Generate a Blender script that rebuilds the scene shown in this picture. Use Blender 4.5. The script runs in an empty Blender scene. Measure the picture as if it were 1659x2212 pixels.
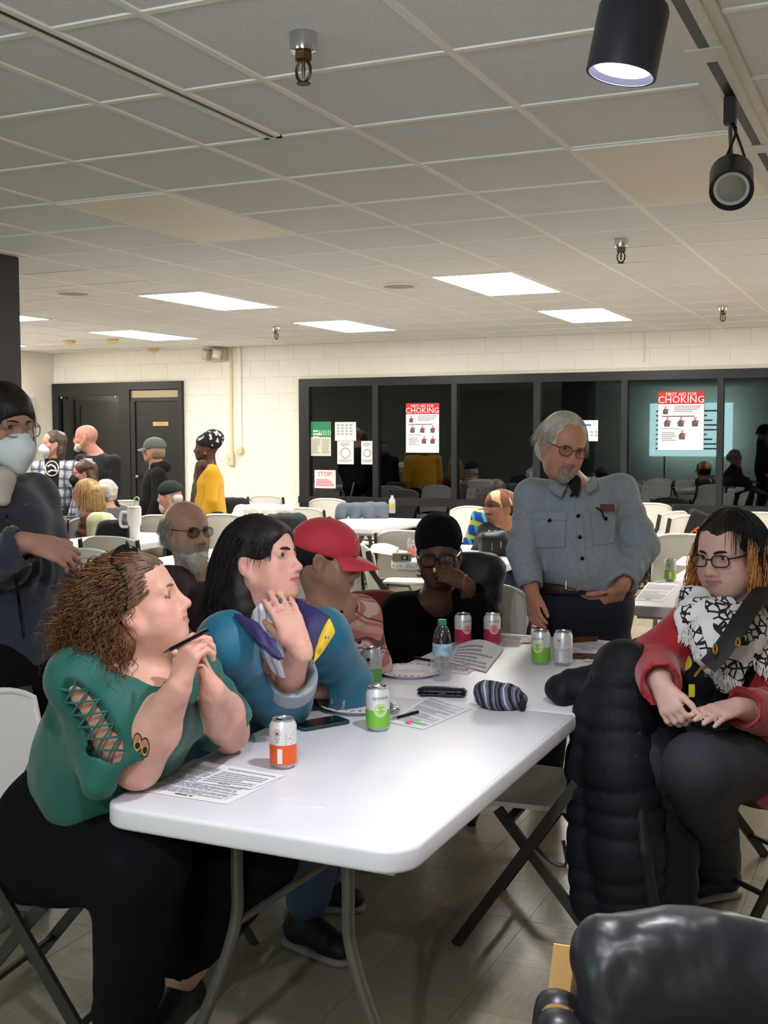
import bpy, bmesh, math, random
import numpy as np
from mathutils import Vector, Matrix
random.seed(7); RNG = np.random.default_rng(7)
SC = bpy.context.scene
COL = SC.collection
PI = math.pi

# ------------------------------------------------------------------ camera
FPX, CX, CY = 2500.0, 829.5, 1106.0
YAW, PITCH, ROLL, HC = .4288, -.0679, -.002, 1.55
FW = np.array([-math.sin(YAW)*math.cos(PITCH), math.cos(YAW)*math.cos(PITCH), math.sin(PITCH)])
_r = np.array([math.cos(YAW), math.sin(YAW), 0.0]); _u = np.cross(_r, FW)
RT = math.cos(ROLL)*_r + math.sin(ROLL)*_u
UP = -math.sin(ROLL)*_r + math.cos(ROLL)*_u
CAM = np.array([0, 0, HC])
cd = bpy.data.cameras.new('camera'); cam = bpy.data.objects.new('camera', cd); COL.objects.link(cam)
cd.sensor_fit = 'VERTICAL'; cd.sensor_height = 36.0; cd.lens = FPX/2212*36.0
cd.clip_start = .05; cd.clip_end = 100
cam.matrix_world = Matrix(((RT[0], UP[0], -FW[0], 0), (RT[1], UP[1], -FW[1], 0), (RT[2], UP[2], -FW[2], HC), (0, 0, 0, 1)))
SC.camera = cam
# ------------------------------------------------------------------ world, exposure
w = bpy.data.worlds.new('night'); SC.world = w; w.use_nodes = True
w.node_tree.nodes['Background'].inputs[0].default_value = (.010, .012, .018, 1)
w.node_tree.nodes['Background'].inputs[1].default_value = 1.0
SC.view_settings.view_transform = 'Standard'; SC.view_settings.look = 'None'
SC.view_settings.gamma = 1.0; SC.view_settings.use_curve_mapping = False
SC.view_settings.exposure = 1.2
PANEL_W = 11.0        # radiance of the lit ceiling panels
SPOT_W = 31.0        # track heads that are switched on

# ------------------------------------------------------------------ pixel helpers (a pixel is a direction; the plane or depth gives the distance)
def ray(x, y): return FW + RT*(x-CX)/FPX - UP*(y-CY)/FPX
def onz(x, y, z):
    d = ray(x, y); return CAM + d*((z-HC)/d[2])
def ony(x, y, Y):
    d = ray(x, y); return CAM + d*(Y/d[1])
def at(x, y, D): return CAM + ray(x, y)*D
def pj(p):
    v = np.asarray(p, float)-CAM; z = v@FW
    return CX+FPX*(v@RT)/z, CY-FPX*(v@UP)/z, z
def V(*a): return np.array(a, float)
def unit(v): v = np.asarray(v, float); return v/(np.linalg.norm(v)+1e-12)

# ------------------------------------------------------------------ materials
def lin(c):
    if isinstance(c, str):
        c = c.lstrip('#'); c = [int(c[i:i+2], 16)/255 for i in (0, 2, 4)]
        return tuple(x/12.92 if x <= .04045 else ((x+.055)/1.055)**2.4 for x in c)
    return tuple(c)
MATS = {}
def mat(name, color='#808080', rough=.6, metal=0, var=0, vscale=8, bump=0, bscale=60, spec=.5, color2=None, emit=None, estr=0, sheen=0, attr=None, coat=0, trans=0, ior=1.45, alpha=1, stretch=None, sss=0, detail=4):
    if name in MATS: return MATS[name]
    m = bpy.data.materials.new(name); m.use_nodes = True; MATS[name] = m
    nt = m.node_tree; b = nt.nodes['Principled BSDF']; L = nt.links
    c = lin(color)
    b.inputs['Base Color'].default_value = (*c, 1)
    b.inputs['Roughness'].default_value = rough; b.inputs['Metallic'].default_value = metal
    b.inputs['Specular IOR Level'].default_value = spec; b.inputs['IOR'].default_value = ior
    if coat: b.inputs['Coat Weight'].default_value = coat; b.inputs['Coat Roughness'].default_value = .15
    if sheen: b.inputs['Sheen Weight'].default_value = sheen; b.inputs['Sheen Roughness'].default_value = .5
    if trans: b.inputs['Transmission Weight'].default_value = trans
    if alpha < 1: b.inputs['Alpha'].default_value = alpha
    if sss:
        b.inputs['Subsurface Weight'].default_value = sss; b.inputs['Subsurface Radius'].default_value = (1, .35, .2); b.inputs['Subsurface Scale'].default_value = .008
    if emit: b.inputs['Emission Color'].default_value = (*lin(emit), 1); b.inputs['Emission Strength'].default_value = estr
    tc = None
    def coord():
        nonlocal tc
        if tc is None:
            t = nt.nodes.new('ShaderNodeTexCoord'); tc = t.outputs['Object']
            if stretch:
                mp = nt.nodes.new('ShaderNodeMapping'); mp.inputs['Scale'].default_value = stretch
                L.new(tc, mp.inputs['Vector']); tc = mp.outputs['Vector']
        return tc
    src = None
    if attr:
        a = nt.nodes.new('ShaderNodeAttribute'); a.attribute_name = attr; src = a.outputs['Color']
    if var or color2:
        n = nt.nodes.new('ShaderNodeTexNoise'); n.inputs['Scale'].default_value = vscale; n.inputs['Detail'].default_value = detail
        L.new(coord(), n.inputs['Vector'])
        mx = nt.nodes.new('ShaderNodeMix'); mx.data_type = 'RGBA'
        rp = nt.nodes.new('ShaderNodeValToRGB'); rp.color_ramp.elements[0].position = .32; rp.color_ramp.elements[1].position = .68
        L.new(n.outputs['Fac'], rp.inputs['Fac']); L.new(rp.outputs['Color'], mx.inputs['Factor'])
        if color2: a_, b_ = c, lin(color2)
        else: a_, b_ = tuple(x*(1-var) for x in c), tuple(min(1, x*(1+var)) for x in c)
        if src is not None:
            mx.blend_type = 'MULTIPLY'; mx.inputs['Factor'].default_value = 1
            mm = nt.nodes.new('ShaderNodeMix'); mm.data_type = 'RGBA'
            mm.inputs['A'].default_value = (1-var, 1-var, 1-var, 1); mm.inputs['B'].default_value = (1+var, 1+var*.9, 1+var*.85, 1)
            L.new(rp.outputs['Color'], mm.inputs['Factor'])
            L.remove(mx.inputs['Factor'].links[0]); L.new(src, mx.inputs['A']); L.new(mm.outputs['Result'], mx.inputs['B'])
        else:
            mx.inputs['A'].default_value = (*a_, 1); mx.inputs['B'].default_value = (*b_, 1)
        src = mx.outputs['Result']
    if src is not None: L.new(src, b.inputs['Base Color'])
    if bump:
        n = nt.nodes.new('ShaderNodeTexNoise'); n.inputs['Scale'].default_value = bscale; n.inputs['Detail'].default_value = 3
        L.new(coord(), n.inputs['Vector'])
        bp = nt.nodes.new('ShaderNodeBump'); bp.inputs['Strength'].default_value = bump; bp.inputs['Distance'].default_value = .01
        L.new(n.outputs['Fac'], bp.inputs['Height']); L.new(bp.outputs['Normal'], b.inputs['Normal'])
    return m

# ------------------------------------------------------------------ objects
def link(o, parent=None):
    COL.objects.link(o)
    if parent is not None: o.parent = parent
    return o
def tag(o, label=None, cat=None, group=None, kind=None):
    if label: o['label'] = label
    if cat: o['category'] = cat
    if group: o['group'] = group
    if kind: o['kind'] = kind
    return o
def thing(name, label, cat, loc=(0, 0, 0), rz=0, group=None):
    o = link(bpy.data.objects.new(name, None)); o.empty_display_size = .1
    o.location = tuple(float(x) for x in loc); o.rotation_euler = (0, 0, rz)
    return tag(o, label, cat, group)
def copy_tree(o, parent=None):
    c = o.copy(); COL.objects.link(c)
    if parent is not None: c.parent = parent
    for ch in list(o.children): copy_tree(ch, c)
    return c

class MB:
    def __init__(s): s.v = []; s.f = []; s.m = []
    def add(s, vs, fs, mi=0):
        o = len(s.v); s.v.extend([tuple(float(c) for c in p) for p in vs]); s.f.extend([tuple(i+o for i in f) for f in fs]); s.m.extend([mi]*len(fs)); return s
    def box(s, c, d, R=None, mi=0):
        c = V(*c); h = V(*d)/2
        P = [V(x, y, z)*h for x in (-1, 1) for y in (-1, 1) for z in (-1, 1)]
        if R is not None: P = [R@p for p in P]
        return s.add([c+p for p in P], [(0, 1, 3, 2), (4, 6, 7, 5), (0, 4, 5, 1), (2, 3, 7, 6), (0, 2, 6, 4), (1, 5, 7, 3)], mi)
    def bb(s, lo, hi, mi=0):
        lo = V(*lo); hi = V(*hi); return s.box((lo+hi)/2, hi-lo, None, mi)
    def bar(s, a, b, w, t, up=(0, 0, 1), mi=0):      # a flat bar between two points
        a = V(*a); b = V(*b); z = unit(b-a); x = np.cross(up, z)
        if np.linalg.norm(x) < 1e-5: x = np.cross((0, 1, 0), z)
        x = unit(x); y = np.cross(z, x); R = np.stack([x, y, z], 1)
        return s.box((a+b)/2, (w, t, np.linalg.norm(b-a)), R, mi)
    def tube(s, pts, r, n=8, closed=False, mi=0, flat=None, cap=True):
        P = [V(*p) for p in pts]; k = len(P); rr = r if hasattr(r, '__len__') else [r]*k
        T = []
        for i in range(k):
            if closed: t = P[(i+1) % k]-P[i-1]
            else: t = P[min(i+1, k-1)]-P[max(i-1, 0)]
            T.append(unit(t))
        a = np.cross(T[0], (0, 0, 1))
        if np.linalg.norm(a) < 1e-3: a = np.cross(T[0], (0, 1, 0))
        a = unit(a); vs = []
        for i in range(k):
            a = unit(a-T[i]*(a@T[i])); b = np.cross(T[i], a)
            for j in range(n):
                th = 2*PI*j/n; fl = 1 if flat is None else flat
                vs.append(P[i]+rr[i]*(a*math.cos(th)+b*math.sin(th)*fl))
        fs = []
        for i in range(k if closed else k-1):
            for j in range(n):
                i2 = (i+1) % k; fs.append((i*n+j, i*n+(j+1) % n, i2*n+(j+1) % n, i2*n+j))
        if cap and not closed: fs.append(tuple(range(n))[::-1]); fs.append(tuple((k-1)*n+j for j in range(n)))
        return s.add(vs, fs, mi)
    def lathe(s, prof, n=24, c=(0, 0, 0), R=None, mi=None, capb=True, capt=True):
        vs = []; fs = []; c = V(*c)
        for r, z in prof:
            for j in range(n):
                p = V(r*math.cos(2*PI*j/n), r*math.sin(2*PI*j/n), z)
                vs.append(c+(R@p if R is not None else p))
        ms = []
        for i in range(len(prof)-1):
            for j in range(n):
                fs.append((i*n+j, i*n+(j+1) % n, (i+1)*n+(j+1) % n, (i+1)*n+j)); ms.append(mi[i] if hasattr(mi, '__len__') else (mi or 0))
        if capb: fs.append(tuple(range(n))[::-1]); ms.append(ms[0])
        if capt: fs.append(tuple((len(prof)-1)*n+j for j in range(n))); ms.append(ms[-2] if len(ms) > 1 else 0)
        s.add(vs, fs); s.m[-len(fs):] = ms; return s
    def ball(s, c, r, n=12, R=None, mi=0):
        r = V(*(r if hasattr(r, '__len__') else (r, r, r))); c = V(*c); vs = []; fs = []; k = max(4, n//2)
        for i in range(k+1):
            ph = PI*i/k
            for j in range(n):
                p = V(math.sin(ph)*math.cos(2*PI*j/n), math.sin(ph)*math.sin(2*PI*j/n), math.cos(ph))*r
                vs.append(c+(R@p if R is not None else p))
        for i in range(k):
            for j in range(n): fs.append((i*n+j, (i+1)*n+j, (i+1)*n+(j+1) % n, i*n+(j+1) % n))
        return s.add(vs, fs, mi)
    def prism(s, out, z0, z1, bev=0, n=3, mi=0):     # outline (x, y) extruded, top and bottom edges rounded
        o = [V(*p[:2], 0) for p in out]; k = len(o); c = sum(o)/k
        nr = []
        for i in range(k):
            t = unit(o[(i+1) % k]-o[i-1]); nr.append(V(t[1], -t[0], 0))
        if sum((o[i]-c)@nr[i] for i in range(k)) < 0: nr = [-q for q in nr]
        lv = []
        if bev:
            for i in range(n+1): a = PI/2*i/n; lv.append((bev*(1-math.sin(a)), z0+bev*(1-math.cos(a))))
            for i in range(n+1): a = PI/2*i/n; lv.append((bev*(1-math.cos(a)), z1-bev*(1-math.sin(a))))
        else: lv = [(0, z0), (0, z1)]
        vs = [o[i]-nr[i]*d+V(0, 0, z) for d, z in lv for i in range(k)]; fs = []
        for q in range(len(lv)-1):
            for i in range(k): fs.append((q*k+i, q*k+(i+1) % k, (q+1)*k+(i+1) % k, (q+1)*k+i))
        fs.append(tuple(range(k))[::-1]); fs.append(tuple((len(lv)-1)*k+i for i in range(k)))
        return s.add(vs, fs, mi)
    def grid(s, fn, nu, nv, mi=0, thick=0, closeu=False):    # surface fn(u,v) -> point; optional thickness along normal
        P = np.array([[fn(i/(nu if closeu else nu-1), j/(nv-1)) for j in range(nv)] for i in range(nu)], float)
        def quads(o, flip):
            r = []
            for i in range(nu if closeu else nu-1):
                for j in range(nv-1):
                    i2 = (i+1) % nu; q = (o+i*nv+j, o+i2*nv+j, o+i2*nv+j+1, o+i*nv+j+1); r.append(q[::-1] if flip else q)
            return r
        vs = list(P.reshape(-1, 3)); fs = quads(0, False)
        if thick:
            du = np.gradient(P, axis=0); dv = np.gradient(P, axis=1); N = np.cross(du, dv); N /= np.linalg.norm(N, axis=2, keepdims=True)+1e-12
            vs += list((P-N*thick).reshape(-1, 3)); o = nu*nv; fs += quads(o, True)
            def edge(idx):
                for a, b in zip(idx[:-1], idx[1:]): fs.append((a, b, b+o, a+o))
            if not closeu: edge([j for j in range(nv)]); edge([(nu-1)*nv+j for j in range(nv)][::-1])
            edge([i*nv for i in range(nu)][::-1]); edge([i*nv+nv-1 for i in range(nu)])
            if closeu: fs.append(((nu-1)*nv+nv-1, nv-1, nv-1+o, (nu-1)*nv+nv-1+o)); fs.append((0, (nu-1)*nv, (nu-1)*nv+o, o))
        return s.add(vs, fs, mi)
    def mesh(s, name, mats, smooth=35):
        me = bpy.data.meshes.new(name); me.from_pydata(s.v, [], s.f)
        for m_ in (mats if isinstance(mats, (list, tuple)) else [mats]): me.materials.append(m_)
        me.polygons.foreach_set('material_index', s.m)
        bm = bmesh.new(); bm.from_mesh(me); bmesh.ops.recalc_face_normals(bm, faces=bm.faces); bm.to_mesh(me); bm.free()
        if smooth:
            me.polygons.foreach_set('use_smooth', [True]*len(me.polygons)); me.set_sharp_from_angle(angle=math.radians(smooth))
        me.update(); return me
    def build(s, name, mats, parent=None, smooth=35):
        return link(bpy.data.objects.new(name, s.mesh(name, mats, smooth)), parent)
def place(o, loc, rz=0, rx=0, ry=0):
    o.location = tuple(float(x) for x in loc); o.rotation_euler = (rx, ry, rz); return o
def rrect(x0, x1, y0, y1, r, n=6):
    P = []
    for cx_, cy_, a0 in ((x1-r, y1-r, 0), (x0+r, y1-r, 90), (x0+r, y0+r, 180), (x1-r, y0+r, 270)):
        for i in range(n+1):
            a = math.radians(a0+90*i/n); P.append((cx_+r*math.cos(a), cy_+r*math.sin(a)))
    return P
def rotz(a): c, s_ = math.cos(a), math.sin(a); return np.array([[c, -s_, 0], [s_, c, 0], [0, 0, 1.]])
def rotx(a): c, s_ = math.cos(a), math.sin(a); return np.array([[1., 0, 0], [0, c, -s_], [0, s_, c]])
def roty(a): c, s_ = math.cos(a), math.sin(a); return np.array([[c, 0, s_], [0, 1., 0], [-s_, 0, c]])
def spline(pts, n=24):
    P = [V(*p) for p in pts]; P = [2*P[0]-P[1]]+P+[2*P[-1]-P[-2]]; out = []
    k = len(P)-3
    for i in range(n+1):
        t = i/n*k; j = min(int(t), k-1); t -= j
        a, b, c, d = P[j:j+4]
        out.append(.5*((2*b)+(c-a)*t+(2*a-5*b+4*c-d)*t*t+(3*b-a-3*c+d)*t**3))
    return out
def text_mesh(txt, size, m, parent, loc, R=None, name='lettering', align='CENTER', ext=.0004, sx=1):
    cu = bpy.data.curves.new(name, 'FONT'); cu.body = txt; cu.size = size; cu.align_x = align; cu.extrude = ext; cu.resolution_u = 2
    ob = bpy.data.objects.new(name+'_tmp', cu); COL.objects.link(ob)
    bpy.context.view_layer.update()
    me = bpy.data.meshes.new_from_object(ob.evaluated_get(bpy.context.evaluated_depsgraph_get())); bpy.data.objects.remove(ob)
    me.materials.clear(); me.materials.append(m)
    o = link(bpy.data.objects.new(name, me), parent)
    R = np.eye(3) if R is None else R
    M = np.eye(4); M[:3, :3] = R@np.diag([sx, 1, 1]); M[:3, 3] = loc; o.matrix_local = Matrix(M.tolist()); return o
# ================================================================== the room
CZ = 2.617                                   # ceiling height
TS = .6096; GX, GY = -2.427, 2.490           # ceiling grid
XL, XR, YF, YB = -10.47, 3.6, -3.6, 12.30    # room box
m_tile = mat('ceiling_tile_mineral', '#e6e6e6', .9, var=.05, vscale=90, bump=.35, bscale=220)
m_bar = mat('ceiling_bar_white', '#f8f5ee', .55)
m_wall = mat('painted_block', '#eeebe2', .6, var=.02, vscale=4, bump=.12, bscale=90)
m_mortar = mat('painted_mortar', '#e6e0d2', .75)
m_plain = mat('painted_plaster', '#e9e3d6', .7, var=.02, vscale=3)
m_vinyl = [mat('vinyl_tile_%d' % k, c, .26, var=.10, vscale=14, bump=.04, bscale=40, stretch=(1, 5, 1) if k % 2 else (5, 1, 1), spec=.45) for k, c in enumerate(('#9d9382', '#988e7d', '#a29887'))]
m_joint = mat('floor_joint', '#75674f', .8)
m_bronze = mat('dark_bronze_frame', '#1d1d1f', .42, spec=.5)
m_black = mat('black_paint', '#141416', .5)
m_trim = mat('beige_trim', '#cfc6b2', .55)
m_diff_off = mat('diffuser_off', '#f2ead9', .45)
m_panel = mat('lit_diffuser', '#ffffff', .5, emit='#fffaf1', estr=PANEL_W)

def structure(o): return tag(o, kind='structure')
fl = MB(); fl.bb((XL, YF, -.12), (XR, YB, -.003)); floor = structure(fl.build('floor', m_joint, None, 0))
tl = MB(); tl.bb((-.1516, -.1516, -.006), (.1516, .1516, 0)); tile_me = [tl.mesh('floor_tile', m_vinyl[k], 0) for k in range(3)]
near = []; rest = MB()
FT = .3048
for i in range(int((XL+.47)/FT)-1, int((XR+.47)/FT)+1):
    for j in range(int(YF/FT), int(YB/FT)):
        cx_, cy_ = -.47+FT*(i+.5), .1+FT*(j+.5)
        if cx_-.15 < XL or cx_+.15 > XR or cy_+.15 > YB: continue
        px, py, d = pj((cx_, cy_, 0))
        if d > .5 and -120 < px < 1780 and py < 2420: near.append((d, cx_, cy_, (i*7+j*13+i*j) % 3))
        else: rest.bb((cx_-.1516, cy_-.1516, -.006), (cx_+.1516, cy_+.1516, 0), (i*7+j*13+i*j) % 3)
near.sort()
for q, (d, cx_, cy_, k) in enumerate(near):
    if q < 300: place(link(bpy.data.objects.new('floor_tile', tile_me[k]), floor), (cx_, cy_, 0), (q % 4)*PI/2)
    else: rest.bb((cx_-.1516, cy_-.1516, -.006), (cx_+.1516, cy_+.1516, 0), k)
tag(rest.build('floor_tiling', m_vinyl, floor, 0), kind='stuff')

# ceiling: slab above, lay-in tiles, T bars
cl = MB(); cl.bb((XL, YF, CZ+.03), (XR, YB, CZ+.15)); ceiling = structure(cl.build('ceiling', m_plain, None, 0))
LIT = [(i, j) for j in (8, 12) for i in (-13, -9, -5, -1, 3, 7)]
OFF = [(-2, 3), (2, 3)]
taken = set()
for i, j in LIT+OFF: taken |= {(i, j), (i, j+1)}
ct = MB(); ct.bb((-.296, -.296, .002), (.296, .296, .018)); ct_me = ct.mesh('ceiling_tile', m_tile, 0)
crest = MB(); cnt = 0
i0, i1 = int((XL-GX)/TS)-1, int((XR-GX)/TS); j0, j1 = int((YF-GY)/TS)-1, int((YB-GY)/TS)
for i in range(i0, i1+1):
    for j in range(j0, j1+1):
        if (i, j) in taken: continue
        lo = V(GX+TS*i+.008, GY+TS*j+.008); hi = lo+.5936
        lo = np.maximum(lo, (XL, YF)); hi = np.minimum(hi, (XR, YB))
        if (hi-lo).min() < .03: continue
        c = (lo+hi)/2; px, py, d = pj((*c, CZ)); full = (hi-lo).min() > .59
        if full and d > .3 and -150 < px < 1800 and -150 < py and cnt < 300:
            place(link(bpy.data.objects.new('ceiling_tile', ct_me), ceiling), (c[0], c[1], CZ)); cnt += 1
        else: crest.bb((*lo, CZ+.002), (*hi, CZ+.018))
tag(crest.build('ceiling_tiling', m_tile, ceiling, 0), kind='stuff')
gx = MB(); gx.bb((-.012, YF, -.004), (.012, YB, .003)); gx_me = gx.mesh('grid_bar', m_bar, 0)
gy = MB(); gy.bb((XL, -.012, -.0035), (XR, .012, .0035)); gy_me = gy.mesh('grid_bar', m_bar, 0)
for i in range(i0+1, i1+1): place(link(bpy.data.objects.new('grid_bar', gx_me), ceiling), (GX+TS*i, 0, CZ))
for j in range(j0+1, j1+1): place(link(bpy.data.objects.new('grid_bar', gy_me), ceiling), (0, GY+TS*j, CZ))

# walls
m_far = m_plain
for nm, lo, hi in (('wall_left', (XL-.12, YF, 0), (XL, YB+.12, CZ)), ('wall_right', (XR, YF, 0), (XR+.12, YB+.12, CZ)), ('wall_front', (XL-.12, YF-.12, 0), (XR+.12, YF, CZ))):
    b = MB(); b.bb(lo, hi); structure(b.build(nm, m_plain, None, 0))
DX0, DX1, DZ = -10.462, -8.400, 2.215        # door frame
WX0, WX1, WZ = -6.725, 1.10, 2.200           # window wall
bw = MB()
bw.bb((DX1, YB+.004, 0), (WX0, YB+.14, CZ)); bw.bb((XL, YB+.004, DZ), (DX1, YB+.14, CZ)); bw.bb((WX0, YB+.004, WZ), (WX1, YB+.14, CZ)); bw.bb((WX1, YB+.004, 0), (XR, YB+.14, CZ))
wall_back = structure(bw.build('wall_back', m_mortar, None, 0))
BW, BH, JT = .4064, .2032, .005
cache = {}
def blk(w_, h_):
    k = (round(w_, 3), round(h_, 3))
    if k not in cache:
        b = MB(); b.prism(rrect(-w_/2, w_/2, -h_/2, h_/2, .004, 1), -.002, .003, .002, 1); cache[k] = b.mesh('block', m_wall, 0)
    return cache[k]
row = 0; z = 0.0
while z < CZ-.02:
    h_ = min(BH, CZ-z); x = XL-(BW/2 if row % 2 else 0)
    while x < XR:
        a, b = max(x, XL), min(x+BW, XR)
        segs = [(a, b)]
        for o0, o1, oz in ((DX0-.1, DX1, DZ), (WX0, WX1, WZ)):
            if z+h_/2 < oz:
                segs = [s_ for (p, q) in segs for s_ in ((p, min(q, o0)), (max(p, o1), q)) if s_[1]-s_[0] > .03]
        for p, q in segs:
            zb, zt = z, z+h_
            for o0, o1, oz in ((DX0-.1, DX1, DZ), (WX0, WX1, WZ)):
                if zb < oz < zt and p < o1 and q > o0: zb = oz
            if zt-zb < .02: continue
            o = link(bpy.data.objects.new('block', blk(q-p-JT, zt-zb-JT)), wall_back)
            place(o, ((p+q)/2, YB+.004, (zb+zt)/2), 0, PI/2)
        x += BW
    z += BH; row += 1

# pillar on the left
b = MB(); b.bb((-5.42, 5.08, 0), (-4.96, 5.535, CZ)); tag(structure(b.build('wall_pillar', mat('pillar_black', '#2c2c30', .55, var=.06, vscale=5), None, 0)))

# window wall: dark storefront frame
win = structure(link(bpy.data.objects.new('window_1', None))); win.location = (0, YB, 0)
def member(name, x0, x1, z0, z1, y0=-.045, y1=.06, par=win, m=m_bronze):
    b = MB(); b.bb((x0, y0, z0), (x1, y1, z1)); return b.build(name, m, par, 0)
ZS0, ZS1, ZT = .715, .800, 2.105
MU = [(-5.750, -5.680), (-4.765, -4.700), (-3.802, -3.722), (-2.835, -2.768), (-1.845, -1.783), (-.880, -.815), (.085, .150)]
member('top_rail', WX0, WX1, ZT, WZ); member('sill_rail', WX0, WX1, ZS0, ZS1, -.075); member('bottom_rail', WX0, WX1, 0, .10)
member('jamb', WX0, -6.590, .10, ZT); member('jamb', WX1-.09, WX1, .10, ZT)
for a, c in MU: member('mullion', a, c, .10, ZT)
gm = bpy.data.materials.new('window_glass'); gm.use_nodes = True; nt = gm.node_tree; nt.nodes.clear()
o_ = nt.nodes.new('ShaderNodeOutputMaterial'); mx = nt.nodes.new('ShaderNodeMixShader'); tr = nt.nodes.new('ShaderNodeBsdfTransparent'); gl = nt.nodes.new('ShaderNodeBsdfGlossy'); fr = nt.nodes.new('ShaderNodeFresnel')
tr.inputs[0].default_value = (.55, .57, .58, 1); gl.inputs['Roughness'].default_value = .012; fr.inputs[0].default_value = 1.75
gl.inputs[0].default_value = (.85, .9, .95, 1)
nt.links.new(fr.outputs[0], mx.inputs[0]); nt.links.new(tr.outputs[0], mx.inputs[1]); nt.links.new(gl.outputs[0], mx.inputs[2]); nt.links.new(mx.outputs[0], o_.inputs[0])
edges = [-6.590]+[q for a in MU for q in a]+[WX1-.09]
for q in range(0, len(edges), 2):
    for z0, z1 in ((ZS1, ZT), (.10, ZS0)):
        b = MB(); b.bb((edges[q], .0, z0), (edges[q+1], .008, z1)); b.build('pane', gm, win, 0)
m_slat = mat('blind_slat', '#23262b', .6)
for q in range(4, len(edges), 2):
    b = MB(); z = ZS1+.05
    while z < ZT-.02: b.box(((edges[q]+edges[q+1])/2, .10, z), (edges[q+1]-edges[q]-.03, .022, .002), rotx(.6)); z += .026
    tag(b.build('blind', m_slat, win, 0), kind='stuff')
# dark corridor beyond the glass
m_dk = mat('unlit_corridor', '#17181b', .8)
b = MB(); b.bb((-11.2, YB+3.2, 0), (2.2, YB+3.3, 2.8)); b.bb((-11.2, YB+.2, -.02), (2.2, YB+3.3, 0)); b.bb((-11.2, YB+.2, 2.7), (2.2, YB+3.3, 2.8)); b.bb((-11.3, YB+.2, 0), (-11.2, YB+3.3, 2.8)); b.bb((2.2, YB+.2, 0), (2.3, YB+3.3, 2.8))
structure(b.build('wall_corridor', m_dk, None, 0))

# door wall section: glass side light and black door
dr = structure(link(bpy.data.objects.new('door_1', None))); dr.location = (0, YB, 0)
def dm(name, x0, x1, z0, z1, y0=-.05, y1=.06, m=m_bronze):
    b = MB(); b.bb((x0, y0, z0), (x1, y1, z1)); return b.build(name, m, dr, 0)
dm('frame_head', DX0, DX1, 2.115, DZ); dm('frame_jamb', DX0, -10.36, 0, 2.115); dm('frame_jamb', -8.455, DX1, 0, 2.115)
dm('frame_post', -9.375, -9.205, 0, 2.115); dm('side_rail', -10.36, -9.375, 0, .14); dm('side_rail', -10.36, -9.375, 2.05, 2.115)
dm('side_pane', -10.36, -9.375, .14, 2.05, 0, .008, gm)
dm('transom_panel', -9.205, -8.455, 2.012, 2.105, -.01, .02, mat('transom_cream', '#b9ac8c', .5))
dm('transom_rail', -9.205, -8.455, 1.965, 2.012, -.03, .03)
leaf = dm('door_leaf', -9.130, -8.470, .01, 1.960, -.02, .025, mat('door_black', '#17171a', .45)); dm('frame_jamb', -9.205, -9.130, 0, 1.965, -.04, .03)
b = MB(); b.bb((-8.860, -.026, 1.650), (-8.625, -.02, 1.702)); npl = b.build('name_plate', mat('brass_plate', '#c9a468', .4, metal=.3), leaf, 0)
b = MB()
for zz, hw in ((1.684, .045), (1.668, .038)): b.bb((-8.735-hw, -.0268, zz), (-8.735+hw, -.0262, zz+.006))
b.build('engraving', mat('plate_ink', '#a5814a', .6), npl, 0)
b = MB(); b.ball((-9.09, -.06, 1.0), .028); b.tube([(-9.09, -.06, 1.0), (-9.09, -.02, 1.0)], .012); b.build('door_knob', mat('brushed_steel', '#9a9a98', .3, metal=1), leaf)
b = MB()
for x in (-10.30, -9.42): b.ball((x, -.05, 2.03), .018)
b.build('glass_clip', mat('chrome', '#cfd2d6', .12, metal=1), dr)
# recess on left wall with beige trim
b = MB(); b.bb((XL, 9.8, 0), (XL+.03, 11.9, 2.02)); tag(structure(b.build('trim_1', m_trim, None, 0)))
b = MB(); b.bb((XL+.03, 9.9, 0), (XL+.04, 11.8, 1.93)); structure(b.build('door_2', mat('pale_door', '#d8d0bf', .5), None, 0))

# conduits and boxes on the back wall
m_cond = mat('conduit_cream', '#d9cda6', .5)
for x, z0, lab in ((-7.690, 1.30, 'cream surface conduit running from ceiling to switch box'), (-7.562, 1.38, 'thin white conduit to the small box right of the switch')):
    b = MB(); b.bb((x-.016, YB-.022, z0), (x+.016, YB-.002, CZ)); tag(b.build('wall_conduit', m_cond if x < -7.6 else m_wall, None, 0), lab, 'conduit', 'conduits on the back wall')
t = thing('switch_box', 'larger cream switch box at end of the conduit, beside the black door', 'switch box', (-7.695, YB-.03, 1.235))
b = MB(); b.prism(rrect(-.045, .045, -.075, .075, .01), -.012, .03, .005); o = b.build('box', m_cond, t); o.rotation_euler = (PI/2, 0, 0)
b = MB(); b.bb((-.01, -.045, -.02), (.01, -.028, .02)); b.build('toggle', m_trim, t, 0)
t = thing('outlet_box', 'small cream box on the wall, right of the switch box', 'wall box', (-7.562, YB-.03, 1.345))
b = MB(); b.prism(rrect(-.04, .04, -.04, .04, .01), -.012, .03, .005); o = b.build('box', m_cond, t); o.rotation_euler = (PI/2, 0, 0)
b = MB(); b.lathe([(.012, 0), (.012, .006)], 10); o = b.build('knock_out', m_trim, t); o.rotation_euler = (PI/2, 0, 0); o.location = (0, -.036, 0)
b = MB(); b.tube([(-2.616, YB-.012, 2.29), (-2.616, YB-.012, CZ)], .011); tag(b.build('wall_pipe', m_wall, None), 'short white pipe above the right windows', 'pipe')
t = thing('emergency_light', 'beige emergency light unit with two square lamp heads, high on back wall', 'emergency light', (-7.86, YB-.06, 2.52))
b = MB(); b.prism(rrect(-.12, .12, -.075, .075, .02), -.05, .055, .012); o = b.build('housing', m_trim, t); o.rotation_euler = (PI/2, 0, 0)
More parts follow.
